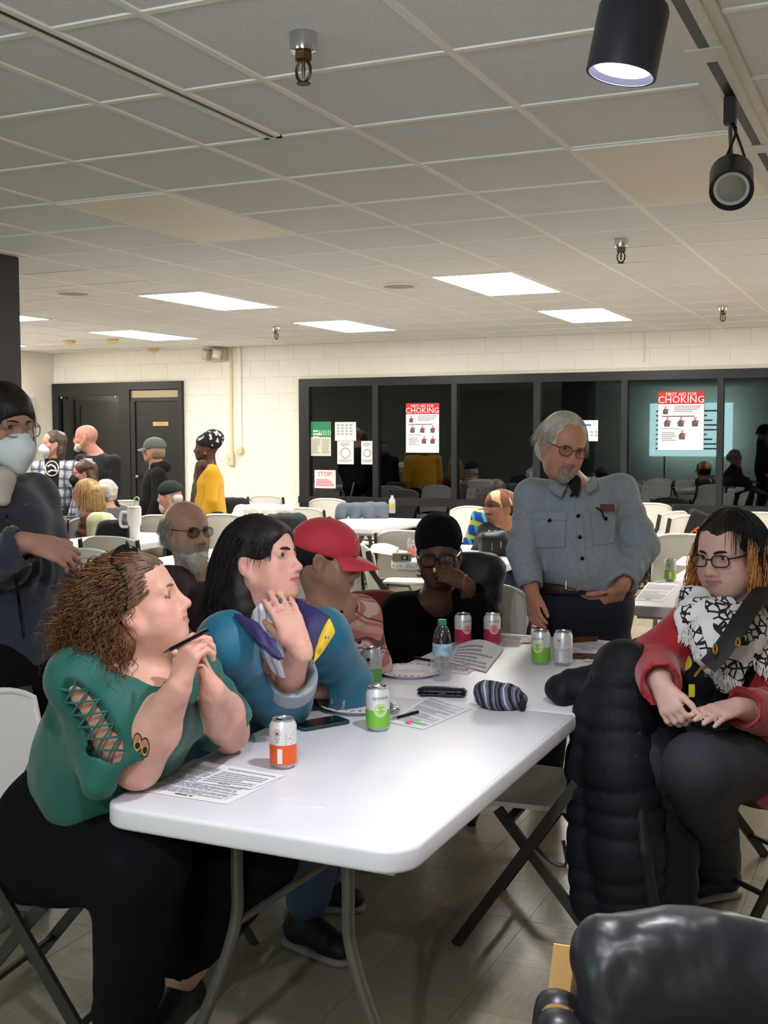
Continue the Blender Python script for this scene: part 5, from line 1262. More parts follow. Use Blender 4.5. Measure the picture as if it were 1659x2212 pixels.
def th(S, t, P, F):
    S.boxp(at(1555, 1490, 3.22), (.11, .16, .26), np.stack([RTH, FWH, Z3], 1)@roty(-.12), .03, .02, sub=True)
    S.cap(at(1660, 1450, 3.36), at(1648, 1690, 3.30), .06, .05, .04); S.cap(at(1650, 1560, 3.4), at(1668, 1710, 3.35), .10, .06, .05)
J['elR'] = at(1412, 1432, 3.40)
F8 = figure('person with black and blond hair in red jacket and checked scarf, seated on the right', H, J, H.tint('#c39c90', '#94605c', .35), m_red, m_dkgrey, g=(.18, .19, .19), arm=(.052, .044, .028), slv=(.088, .080, .055), fold=.007, noise=[(.005, 17, 3), (.002, 40, 4)], tophook=th, topname='jacket', neck_hole=.10, legr=(.104, .080, .060),
            hands={'R': dict(to=at(1448, 1530, 3.10), n=-RTH*.6-FWH*.5+Z3*.4, curl=(.6, .7, .7, .7), thumb=(.5, .2, .3), sc=.9), 'L': dict(to=at(1522, 1545, 3.05), n=Z3*.9-FWH*.3, curl=(.12, .12, .15, .2), spread=.03, thumb=(.35, .2, .1))}, res=(.0050, .0098), shoes=(mat('black_sneaker', '#101014', .55), (-.55, -.6, 0)))
t = F8['t']; off = woff(t); H.eyes(t, (.25, 1, -.05), '#2c241e'); H.brows(t, m_blackhair, 1.2)
H.glasses(t, mat('dark_metal_frame', '#16161c', .3, metal=.4), .025, .0165, 3.0, y=.106, r=.0019)
S = Sdf(); c_, bl = F8['chest'], F8['belly']; S.cap(F8['P']['nb']-Z3*.04, c_, .10, .165, .05); S.cap(c_, bl, .165, .178, .05); S.cap(bl, F8['P']['pel'], .178, .18, .05)
S.ell(at(1540, 1440, 3.36), (.09, .09, .09), None, .05); tee = sculpt('black_shirt', S, m_blktee, t, .009, noise=[(.004, 20, 2)])
m_blond = mat('hair_blond_orange', '#b06a35', .45, color2='#c98f58', vscale=30)
hm = hair_mass(H, t, m_blackhair, [((0, -.018, .040), (.086, .108, .090)), ((0, -.06, .0), (.090, .065, .07))], FACECUT, noise=[(.003, 70, 5)])
hair_strands('roots', H, hm, m_blackhair, roots_cap(H, 1000, lambda L: L[2] > .03 and (L[1] < .02 or (L[2] > .085 and L[1] < .04))), flow_path(H, .13, down=1.0, out=.05, back=.3, side=.9, seg=14, pad=.013, jitter=.05, hold=.34), .0011, 41)
hair_strands('lengths', H, hm, m_blond, roots_cap(H, 1000, lambda L: L[2] < .055 and L[2] > -.01 and L[1] < .030), flow_path(H, lambda L, r: r.uniform(.15, .22), down=1.0, out=.25, back=-.05, curl=.005, cpitch=.11, seg=18, pad=.012, jitter=.08, hold=.30), .0014, 42)
# keffiyeh: cloth with woven black pattern
m_kef = mat('keffiyeh_cloth', '#d6d2d4', .85, bump=.25, bscale=300); nt = m_kef.node_tree; L = nt.links
tc = nt.nodes.new('ShaderNodeTexCoord'); mp = nt.nodes.new('ShaderNodeMapping'); mp.inputs['Rotation'].default_value = (.3, .5, .8); mp.inputs['Scale'].default_value = (1, 1, 1); L.new(tc.outputs['Object'], mp.inputs[0])
vo = nt.nodes.new('ShaderNodeTexVoronoi'); vo.feature = 'DISTANCE_TO_EDGE'; vo.inputs['Scale'].default_value = 42; L.new(mp.outputs[0], vo.inputs['Vector'])
wv = nt.nodes.new('ShaderNodeTexWave'); wv.inputs['Scale'].default_value = 6; wv.inputs['Distortion'].default_value = 2; L.new(mp.outputs[0], wv.inputs['Vector'])
l1 = nt.nodes.new('ShaderNodeMath'); l1.operation = 'LESS_THAN'; l1.inputs[1].default_value = .10; L.new(vo.outputs['Distance'], l1.inputs[0])
l2 = nt.nodes.new('ShaderNodeMath'); l2.operation = 'GREATER_THAN'; l2.inputs[1].default_value = .42; L.new(wv.outputs['Fac'], l2.inputs[0])
ml = nt.nodes.new('ShaderNodeMath'); ml.operation = 'MULTIPLY'; L.new(l1.outputs[0], ml.inputs[0]); L.new(l2.outputs[0], ml.inputs[1])
mx = nt.nodes.new('ShaderNodeMix'); mx.data_type = 'RGBA'; mx.inputs['A'].default_value = (*lin('#d6d2d4'), 1); mx.inputs['B'].default_value = (*lin('#1b1a1e'), 1); L.new(ml.outputs[0], mx.inputs['Factor']); L.new(mx.outputs['Result'], nt.nodes['Principled BSDF'].inputs['Base Color'])
S = Sdf()
def kp(pts, rs, fl=.45, axx=FWH): S.chain([at(*p) for p in pts], rs, k=.02, fl=fl, ax=unit(axx), fold=.004, fw=.05)
kp([(1500, 1310, 3.40), (1530, 1350, 3.30), (1560, 1400, 3.27), (1575, 1465, 3.26)], [.055, .075, .08, .05]); kp([(1640, 1330, 3.42), (1610, 1370, 3.30), (1585, 1410, 3.27)], [.06, .07, .06]); kp([(1560, 1325, 3.36), (1590, 1350, 3.32)], [.05, .05])
kp([(1500, 1300, 3.40), (1488, 1340, 3.32), (1478, 1368, 3.30)], [.045, .04, .02]); kp([(1655, 1340, 3.40), (1660, 1390, 3.34), (1648, 1440, 3.30)], [.05, .05, .028])
kef = sculpt('checked_scarf', S, m_kef, t, .006, noise=[(.005, 34, 3), (.002, 80, 4)])
rng = np.random.default_rng(5); paths = []
for (x0, y0, x1, y1, D) in ((1465, 1362, 1492, 1375, 3.27), (1505, 1330, 1470, 1365, 3.27), (1545, 1440, 1600, 1475, 3.20), (1628, 1420, 1664, 1452, 3.27), (1500, 1390, 1545, 1440, 3.22)):
    for k in range(14):
        u = k/13; a = at(x0+(x1-x0)*u, y0+(y1-y0)*u, D); paths.append(np.array([a, a-Z3*.015+RTH*rng.uniform(-.006, .006), a-Z3*.032+RTH*rng.uniform(-.01, .01)-FWH*.004]))
for k in range(0, len(paths), 14):
    Vx, F = strands(paths[k:k+14], .0022, 4); link(bpy.data.objects.new('fringe', np_mesh('fringe', Vx-woff(kef), F, mat('fringe_white', '#d8d4d4', .9))), kef)
# bag strap, clips and print on the shirt
m_strap = mat('black_webbing', '#0e0e10', .6, bump=.3, bscale=400)
b = MB(); P = [at(*p)-off for p in ((1650, 1270, 3.33), (1622, 1310, 3.24), (1580, 1375, 3.16), (1552, 1415, 3.15), (1528, 1440, 3.15))]; P = spline(P, 16)
b.tube(P, .030, 8, flat=.14); stp = b.build('bag_strap', m_strap, t)
b = MB(); b.tube([at(*p)-off for p in ((1528, 1440, 3.15), (1512, 1446, 3.14), (1500, 1462, 3.14))], .004, 6); b.build('clip', mat('gold', '#d9b45a', .2, metal=1), stp); b = MB(); b.tube([at(1545+4*math.cos(a), 1402+12*math.sin(a), 3.13)-off for a in np.linspace(0, 6.28, 9)[:-1]], .003, 6, closed=True); b.build('clip', mat('gold', '#d9b45a', .2, metal=1), stp); b = MB(); b.tube([at(1594+4*math.cos(a), 1388+10*math.sin(a), 3.13)-off for a in np.linspace(0, 6.28, 9)[:-1]], .003, 6, closed=True); b.build('clip', mat('gold', '#d9b45a', .2, metal=1), stp)
decal('lemon_print', [(1452, 1412), (1492, 1408), (1496, 1450), (1456, 1448)], mat('print_yellow', '#c9b53a', .8), tee, tee, .006, .003, True)
decal('flower_print', [(1540, 1430), (1568, 1428), (1570, 1448), (1542, 1450)], mat('print_pink', '#c08a98', .8), tee, tee, .006, .003)
decal('leaf_print', [(1520, 1455), (1556, 1452), (1558, 1460), (1522, 1463)], mat('print_green', '#2f5238', .8), tee, tee, .006, .003)
# small black pouch in the hand with a lemon charm
S = Sdf(); S.boxp(at(1462, 1530, 3.14), (.032, .024, .045), np.stack([RTH, FWH, Z3], 1), .02, .01); po = sculpt('pouch', S, mat('black_leatherette', '#131316', .4), None, .007); tag(po, 'small black pouch held by the person in red jacket', 'pouch')
b = MB(); b.box(at(1494, 1492, 3.12)-off, (.016, .006, .034), rotz(YAW)); b.build('charm', mat('charm_yellow', '#b3a52e', .5), t)

# ---------------------------------------------------------------- standing woman in navy fleece, left edge
m_navy = mat('navy_fleece', '#242838', .9, bump=.3, bscale=240, sheen=.3)
H = Head(at(4, 920, 3.42), fwd(-36, -5), 0, 1.0, wd=.98, fat=0, nose=1.1)
J = dict(nb=at(-18, 1030, 3.48), shR=at(-110, 1085, 3.34), shL=at(72, 1075, 3.60), elR=at(-90, 1240, 3.22), elL=at(112, 1235, 3.58), wrR=at(62, 1172, 3.20), wrL=at(22, 1222, 3.32), pel=at(15, 1430, 3.50), chest=at(5, 1140, 3.46), belly=at(12, 1300, 3.48), kR=at(0, 1700, 3.45), kL=at(50, 1700, 3.6), aR=V(-2.75, 2.62, .09), aL=V(-2.70, 2.86, .09))
F1 = figure('standing woman in navy fleece with white mask and glasses, arms crossed', H, J, H.tint('#a77c6c', '#8a5a54', .25), m_navy, m_blackpants, g=(.150, .158, .165), arm=(.045, .038, .026), slv=(.076, .074, .056), fold=.008, noise=[(.005, 18, 3), (.002, 44, 4)], topname='fleece', neck_hole=.072,
            hands={'R': dict(to=at(135, 1194, 3.24), n=-FWH*.7+Z3*.7, curl=(.25, .3, .35, .4), spread=.06, thumb=(.3, .1, .1), sc=1.02)}, res=(.005, .0098), shoes=(mat('black_sneaker', '#101014', .55), (.9, .1, 0)))
t = F1['t']; off = woff(t); H.eyes(t, (.1, 1, -.05), '#2c241e'); H.brows(t, m_blackhair, .8)
H.glasses(t, mat('clear_rose_frame', '#8d6a66', .25), .026, .020, 2.8, y=.110, r=.0019)
hm = hair_mass(H, t, m_blackhair, [((0, -.010, .040), (.087, .112, .092)), ((0, -.04, -.015), (.088, .070, .065))], [((0, .094, -.060), (.074, .052, .098)), ((.09, .03, -.06), (.03, .03, .05)), ((-.09, .03, -.06), (.03, .03, .05))], noise=[(.002, 70, 5)])
hair_strands('strands', H, hm, m_blackhair, roots_cap(H, 850, lambda L: L[2] > .02 and (L[1] < .03 or (L[2] > .075 and L[1] < .06))), flow_path(H, .13, down=.9, out=.1, back=.5, side=.3, seg=12, pad=.014, jitter=.05, hold=.26), .0011, 51)
def face_mask(H, t, m, strapm=None, res=.005):
    S = Sdf(); S.ell(H.w((0, .058, -.065)), V(.066, .062, .056)*H.sc, H.R, .01); S.cap(H.w((0, .092, -.022)), H.w((0, .112, -.060)), .020*H.sc, .020*H.sc, .03); S.cap(H.w((0, .110, -.06)), H.w((0, .088, -.115)), .020*H.sc, .022*H.sc, .03)
    S.ell(H.w((0, -.035, -.05)), V(.12, .09, .12)*H.sc, H.R, .01, sub=True); S.plane(H.w((0, .10, -.012)), H.R@unit((0, -.25, 1)))
    o = sculpt('face_mask', S, m, t, res)
    if strapm is not None:
        b = MB()
        for z0, z1 in ((-.040, .030), (-.085, -.055)):
            for x in (-1, 1): b.tube([H.w(p)-woff(o) for p in spline([(x*.052, .068, z0), (x*.074, .03, (z0+z1)/2), (x*.083, -.02, z1)], 10)], .0024, 5)
        b.build('strap', strapm, o)
    return o
m_mask = mat('white_mask', '#cfd6da', .85, bump=.15, bscale=300); face_mask(H, t, m_mask, mat('red_elastic', '#a01830', .7))
S = Sdf(); S.cap(F1['P']['nb']-Z3*.03, F1['P']['nb']+Z3*.055, .066, .058, .02); S.cap(at(2, 1040, 3.34), at(8, 1080, 3.335), .045, .02, .03); S.ell(H.c, (.07, .09, .09), H.R, .01, sub=True); sculpt('turtleneck', S, mat('cream_knit', '#b9aea2', .9, bump=.3, bscale=200), t, .006)
decal('zip', [(12, 1112), (17, 1112), (55, 1376), (49, 1378)], m_darkplastic, t, F1['top'], .002, .004); decal('chest_logo', [(52, 1089), (66, 1086), (66, 1090), (52, 1093)], mat('logo_thread', '#5a5448', .8), t, F1['top'], .002, .002)

# ---------------------------------------------------------------- person in the patchwork cap, mid distance
H = Head(at(1080, 1098, 8.30), fwd(-152, -4), 0, 1.1, nose=1.15, lips=1.1)
J = dict(nb=at(1090, 1140, 8.35), shR=at(1052, 1150, 8.25), shL=at(1125, 1150, 8.50), elR=at(1035, 1195, 8.05), elL=at(1115, 1200, 8.35), wrR=at(1075, 1205, 7.95), wrL=at(1092, 1200, 8.00), pel=at(1100, 1235, 8.45), kR=at(1075, 1260, 8.05), kL=at(1110, 1262, 8.10), aR=at(1090, 1385, 8.15), aL=at(1120, 1390, 8.20))
F9 = figure('person in a patchwork cap and dark sweatshirt, seated behind the black handbag', H, J, H.tint('#9a6a50', '#7a4a40', .2), mat('black_sweatshirt', '#15161b', .85), mat('mid_jeans', '#2c3a58', .8), g=(.138, .148, .158), res=(.008, .012), hands={'R': dict(to=at(1092, 1208, 7.9), n=Z3)}, shoes=mat('dark_boot', '#15151c', .6))
t = F9['t']; H.eyes(t, (0, 1, 0), '#201510'); H.brows(t, m_blackhair)
c9 = cap_hat(H, t, plaid('patch_cap', '#7d4a34', [(1, .13, .2, .5, '#d9b48c', 1), (2, .16, .3, .45, '#5e3226', .9)], (1, .3, .2), (.2, 1, .4)), .075, res=.008)
S = Sdf(); S.ell(H.w((0, .05, -.115)), (.045, .05, .03), H.R, .01); sculpt('chin_mask', S, mat('black_mask', '#101012', .8), t, .008)
text_mesh('BOP', .06, mat('white_print', '#d8d8d8', .8), t, at(1070, 1158, (surf_depth(F9['top'], 1070, 1155) or 8.1)-.02)-woff(t), np.stack([RTH, Z3, -FWH], 1), name='lettering')
hm = hair_mass(H, t, m_blackhair, [((0, -.03, -.005), (.080, .085, .065))], FACECUT)
# ---------------------------------------------------------------- people standing and sitting at the back left
LO = (.0100, .016)
def standing(label, hx, hy, D, yaw, pitch, skin, topm, pantm, facing=None, w_=1.0, arms=None, **kw):
    H = Head(at(hx, hy, D), fwd(yaw, pitch), 0, kw.pop('hsc', 1.04), **kw.pop('head', {}))
    f = fwd(yaw if facing is None else facing, 0); r = np.cross(f, Z3); c = V(H.c[0], H.c[1], 0)-f*.03+RTH*kw.pop('shift', 0); hz = H.c[2]
    J = dict(nb=c+Z3*(hz-.165), shR=c+r*.185*w_+Z3*(hz-.235), shL=c-r*.185*w_+Z3*(hz-.235), pel=c+Z3*(hz-.72), kR=c+r*.10+Z3*.48, kL=c-r*.10+Z3*.48, aR=c+r*.11+Z3*.09, aL=c-r*.11+Z3*.09)
    a = arms or dict(elR=r*.26+f*.02-Z3*.50, elL=-r*.26+f*.02-Z3*.50, wrR=r*.22+f*.12-Z3*.72, wrL=-r*.22+f*.12-Z3*.72)
    for k, v in a.items(): J[k] = c+Z3*hz+v
    hn = {'R': dict(to=J['wrR']+f*.05-Z3*.1, n=r), 'L': dict(to=J['wrL']+f*.05-Z3*.1, n=-r)}
    F = figure(label, H, J, H.tint(*skin), topm, pantm, g=tuple(x*w_ for x in (.150, .150, .150)), hands=hn, res=LO, shoes=(mat('dark_boot', '#15151c', .6), tuple(f)), **kw)
    F['f'], F['r'], F['c'] = f, r, c; return F
def sitting(label, hx, hy, D, yaw, pitch, skin, topm, pantm=None, w_=1.0, **kw):
    H = Head(at(hx, hy, D), fwd(yaw, pitch), 0, 1.0, **kw.pop('head', {}))
    f = fwd(yaw, 0); r = np.cross(f, Z3); c = V(H.c[0], H.c[1], 0)-f*.05; hz = H.c[2]; pz = .56
    J = dict(nb=c+Z3*(hz-.16), shR=c+r*.18*w_+Z3*(hz-.22), shL=c-r*.18*w_+Z3*(hz-.22), pel=c-f*.05+Z3*pz, kR=c+r*.10+f*.42+Z3*.55, kL=c-r*.10+f*.42+Z3*.55, aR=c+r*.12+f*.40+Z3*.09, aL=c-r*.12+f*.40+Z3*.09,
             elR=c+r*.25+f*.08+Z3*(hz-.46), elL=c-r*.25+f*.08+Z3*(hz-.46), wrR=c+r*.14+f*.30+Z3*(hz-.44), wrL=c-r*.14+f*.30+Z3*(hz-.44))
    F = figure(label, H, J, H.tint(*skin), topm, pantm or mat('dark_trousers', '#15161c', .85), g=tuple(x*w_ for x in (.14, .145, .15)), res=LO, hands={'R': dict(to=J['wrR']+f*.1, n=Z3), 'L': dict(to=J['wrL']+f*.1, n=Z3)}, shoes=(mat('dark_boot', '#15151c', .6), tuple(f)), **kw)
    F['f'], F['r'], F['c'] = f, r, c; return F
# yellow sweater
def wrap_mat():
    m = mat('wrap_print', '#121214', .8); nt = m.node_tree; tc = nt.nodes.new('ShaderNodeTexCoord'); n = nt.nodes.new('ShaderNodeTexNoise'); n.inputs['Scale'].default_value = 22; n.inputs['Detail'].default_value = 1; nt.links.new(tc.outputs['Object'], n.inputs['Vector'])
    g_ = nt.nodes.new('ShaderNodeMath'); g_.operation = 'GREATER_THAN'; g_.inputs[1].default_value = .62; nt.links.new(n.outputs['Fac'], g_.inputs[0]); mx = nt.nodes.new('ShaderNodeMix'); mx.data_type = 'RGBA'; mx.inputs['A'].default_value = (.006, .006, .007, 1); mx.inputs['B'].default_value = (.6, .6, .62, 1)
    nt.links.new(g_.outputs[0], mx.inputs['Factor']); nt.links.new(mx.outputs['Result'], nt.nodes['Principled BSDF'].inputs['Base Color']); return m
m_must = mat('mustard_knit', '#d09a10', .85, bump=.5, bscale=120, sheen=.2)
F = standing('standing person in yellow sweater with patterned black head wrap and scarf', 446, 968, 11.3, 178, 3, ('#4a3026', '#3d2420', .05), m_must, mat('black_trousers', '#0c0c10', .85), topname='sweater', facing=-165, w_=1.2, hsc=1.1)
t, H = F['t'], F['H']; H.eyes(t, (0, 1, 0), '#21150f')
S = Sdf(); S.ell(H.w((0, -.020, .055)), (.106, .126, .090), H.R, .02); S.ell(H.w((0, -.06, .10)), (.098, .10, .080), H.R, .04); S.ell(H.w((0, .10, -.05)), (.09, .07, .09), H.R, .01, sub=True); S.plane(H.w((0, 0, -.03)), H.R@unit((0, -.3, -1)))
m_wrap = mat('patterned_wrap', '#121214', .8, color2='#16161a'); plw = wrap_mat(); sculpt('head_wrap', S, plw, t, .009, noise=[(.004, 40, 2)])
S = Sdf(); nb = F['P']['nb']; f, r = F['f'], F['r']; S.cap(nb+f*.05+r*.09, nb+f*.08-r*.09, .05, .05, .03); S.cap(nb+f*.09+r*.06, nb+f*.17+r*.05-Z3*.55, .045, .05, .03, fold=.006, fw=.08); S.cap(nb+f*.09-r*.06, nb+f*.17-r*.05-Z3*.50, .045, .05, .03)
sculpt('scarf', S, plaid('olive_scarf', '#3d3a24', [(2, .3, .1, .4, '#4a2328', .8), (1, .06, 0, .3, '#56583a', .6)]), t, .010, noise=[(.004, 40, 2)])
for x in (-.082, .082): b = MB(); b.ball(H.w((x, -.005, -.045))-woff(t), .012, 8); b.build('earring', mat('gold', '#d9b45a', .2, metal=1), t)
# grey cap person
F = standing('standing person in grey cap and black hoodie before the black door', 332, 972, 11.6, 172, 2, ('#b88a78', '#96605a', .35), mat('black_hoodie', '#101013', .9), mat('black_trousers', '#0c0c10', .85), topname='hoodie', facing=-165, w_=1.15)
t, H = F['t'], F['H']; H.eyes(t, (0, 1, 0), '#2c241e'); cap_hat(H, t, mat('grey_green_cap', '#5c6560', .8), .07, res=.009)
hair_mass(H, t, mat('hair_ash', '#8a7460', .6), [((0, -.030, -.02), (.088, .085, .085))], FACECUT, res=.010)
S = Sdf(); nb = F['P']['nb']; S.cap(nb-F['f']*.08+F['r']*.06, nb-F['f']*.08-F['r']*.06, .06, .06, .03); S.cap(nb+F['f']*.03+F['r']*.08, nb-F['f']*.06+F['r']*.05, .045, .05, .03); S.cap(nb+F['f']*.03-F['r']*.08, nb-F['f']*.06-F['r']*.05, .045, .05, .03); sculpt('hood', S, MATS['black_hoodie'], F['top'], .011)
# bald man
F = standing('standing bald man with white beard and black polo with name tag', 185, 946, 11.5, 178, 4, ('#c08a78', '#96605a', .4), mat('black_polo', '#16171b', .85), mat('dark_trousers', '#15161c', .85), facing=-125, w_=1.30, hsc=1.08, shift=.09)
t, H = F['t'], F['H']; H.eyes(t, (0, 1, 0), '#2c241e'); H.glasses(t, mat('thin_metal', '#4a4540', .3, metal=.8), .025, .018, 2.4, y=.106)
bd = Sdf()
for c, r_ in (((0, .066, -.100), (.040, .034, .040)), ((.040, .040, -.075), (.026, .035, .035)), ((-.040, .040, -.075), (.026, .035, .035)), ((0, .088, -.050), (.030, .016, .012))): bd.ell(H.w(c), V(*r_)*H.sc, H.R, .02)
sculpt('beard', bd, m_whitehair, t, .009, noise=[(.004, 100, 4)])
decal('name_tag', [(182, 990), (199, 991), (199, 1000), (182, 999)], mat('paper_white', '#e8e8ea', .7), t, F['top'], .012, .004)
# plaid shirt and mask
m_bplaid = plaid('blue_plaid', '#8f95a6', [(1, .09, 0, .35, '#c9c9cc', .8), (2, .09, 0, .35, '#c9c9cc', .7), (1, .09, .5, .2, '#3a425c', .8), (2, .09, .5, .2, '#3a425c', .8)], (1, .3, 0), (0, 0, 1))
F = standing('standing woman in blue plaid shirt over black tee, wearing a white mask', 116, 958, 11.2, -155, 2, ('#c09080', '#96605a', .3), m_bplaid, mat('black_trousers', '#0c0c10', .85), facing=-105, w_=1.02)
t, H = F['t'], F['H']; H.eyes(t, (0, 1, 0), '#2c241e'); face_mask(H, t, m_mask, None, .008)
hair_mass(H, t, mat('hair_dark_brown', '#3a2c26', .5, color2='#5b4a42', vscale=30), [((0, -.018, .036), (.086, .106, .090)), ((0, -.055, -.06), (.088, .055, .12))], FACECUT, res=.009)
decal('tee_panel', [(96, 990), (128, 990), (126, 1070), (104, 1070)], mat('black_tee', '#0c0c0f', .85), t, F['top'], .010, .006)
b = MB()
tee_o = woff(t)
dd = (surf_depth(F['top'], 112, 1010) or 11.0)-.03
b.tube([at(112+14*math.cos(a), 1012+16*math.sin(a), dd)-tee_o for a in np.linspace(0, 2*PI, 25)[:-1]], .006, 5, closed=True); b.tube([at(*p, dd)-tee_o for p in ((103, 1008), (110, 1004), (118, 1008), (122, 1018), (112, 1016), (104, 1020))], .010, 5); b.build('emblem', mat('white_print', '#d8d8d8', .8), t)
# seated: long dark hair and black mask
F = sitting('seated person with long dark hair and black mask behind the blonde woman', 182, 1022, 10.6, -165, 0, ('#c09080', '#96605a', .3), plaid('grey_check', '#3c3f4c', [(1, .05, 0, .4, '#6a6e80', .6), (2, .05, 0, .4, '#6a6e80', .5)]))
t, H = F['t'], F['H']; H.eyes(t, (0, 1, 0), '#2c241e'); face_mask(H, t, MATS['black_mask'], None, .008); H.glasses(t, m_darkplastic, .025, .018, 2.6, y=.106)
hm = hair_mass(H, t, mat('hair_dark_auburn', '#3a2420', .5, color2='#573a32', vscale=30), [((0, -.018, .036), (.088, .108, .092)), ((0, -.060, -.10), (.115, .065, .16)), ((0, -.07, -.20), (.10, .05, .10))], FACECUT, res=.009, noise=[(.008, 60, 5)])
# seated: blonde
F = sitting('seated blonde woman with glasses in a dark floral blouse', 186, 1066, 9.9, -178, 2, ('#c89a88', '#96605a', .3), mat('floral_blouse', '#1c2a22', .8, color2='#7a3026', vscale=22))
t, H = F['t'], F['H']; H.eyes(t, (0, 1, 0), '#2c241e'); H.glasses(t, mat('thin_metal', '#4a4540', .3, metal=.8), .025, .018, 2.6, y=.106)
m_bln = mat('hair_blonde', '#b08a58', .5, color2='#d0b080', vscale=40)
hm = hair_mass(H, t, m_bln, [((0, -.018, .036), (.088, .108, .092)), ((0, -.055, -.07), (.098, .060, .12)), ((0, -.06, -.15), (.085, .05, .06))], FACECUT, res=.009, noise=[(.005, 70, 5)])
hair_strands('strands', H, hm, m_bln, roots_cap(H, 420, lambda L: L[2] > .01 and (L[1] < .03 or L[2] > .085)), flow_path(H, .24, down=1.0, out=.15, back=.2, seg=14, pad=.012, jitter=.06, hold=.36), .0018, 61)
# seated: beanie man
F = sitting('seated white-bearded man in dark beanie and tan coat', 366, 1070, 10.2, 172, -4, ('#c89a8a', '#96605a', .4), mat('tan_coat', '#8a7d66', .85), w_=1.1)
t, H = F['t'], F['H']; H.eyes(t, (0, 1, 0), '#2c241e')
S = Sdf(); S.ell(H.w((0, -.014, .045)), (.094, .114, .088), H.R, .01); S.boxp(H.w((0, -.02, -.075)), (.2, .25, .085), H.R@rotx(-.2), .004, .008, sub=True); sculpt('beanie', S, mat('dark_beanie', '#1b2422', .9), t, .009)
hair_mass(H, t, m_whitehair, [((0, -.065, -.03), (.078, .05, .05))], FACECUT, res=.010); bd = Sdf(); bd.ell(H.w((0, .06, -.105)), (.050, .045, .055), H.R, .01); sculpt('beard', bd, m_whitehair, t, .009, noise=[(.005, 80, 2)])
# seated: white curly hair beyond the blonde
F = sitting('seated person with short white curly hair, mostly hidden behind the blonde woman', 225, 1064, 10.9, 165, 0, ('#c89a8a', '#96605a', .4), mat('grey_cardigan', '#5a5a60', .85))
hair_mass(F['H'], F['t'], m_whitehair, [((0, -.022, .030), (.094, .112, .096)), ((0, -.06, -.03), (.085, .06, .06))], FACECUT, res=.010, noise=[(.008, 70, 5)])
# seated: dark hair with colourful top, behind the cap person
F = sitting('seated person with dark parted hair and colourful top, half hidden by patchwork cap', 1072, 1064, 10.9, 100, -12, ('#9a6a50', '#7a4a40', .2), plaid('bright_top', '#1b3a8a', [(1, .10, 0, .3, '#2fa0c8', 1), (2, .12, .2, .3, '#a8b830', .9)], (1, .2, .3), (.2, .4, 1)))
hair_mass(F['H'], F['t'], m_blackhair, [((0, -.018, .036), (.088, .108, .092)), ((0, -.05, -.03), (.09, .06, .06))], FACECUT, res=.010)
# ================================================================== things on the tables, walls and chairs
m_paper = mat('paper', '#e6e5ea', .8); m_ink = mat('grey_print', '#9c9ca4', .8); m_ink2 = mat('dark_print', '#3c3c44', .8); m_alu = mat('aluminium', '#b8b9bc', .28, metal=.9)
TZ = .7405
def bend_text(txt, size, r, z0, th0, m, parent, name='lettering'):
    o = text_mesh(txt, size, m, parent, (0, 0, 0), name=name); me = o.data
    for v in me.vertices:
        a = th0+v.co.x/r; rr = r+.0004+v.co.z*.2; v.co = (rr*math.cos(a), rr*math.sin(a), z0+v.co.y)
    me.update(); o.matrix_local = Matrix(); return o
def bend_patch(b, r, th0, zc, rad, n=24, inner=0, mi=0, rr=.0005):
    P = []
    for q in (inner, 1):
        for k in range(n):
            a = 2*PI*k/n; x, z = rad*q*math.cos(a), rad*q*math.sin(a); t_ = th0+x/r; P.append(((r+rr)*math.cos(t_), (r+rr)*math.sin(t_), zc+z))
    b.add(P, [(k, (k+1) % n, n+(k+1) % n, n+k) for k in range(n)], mi)
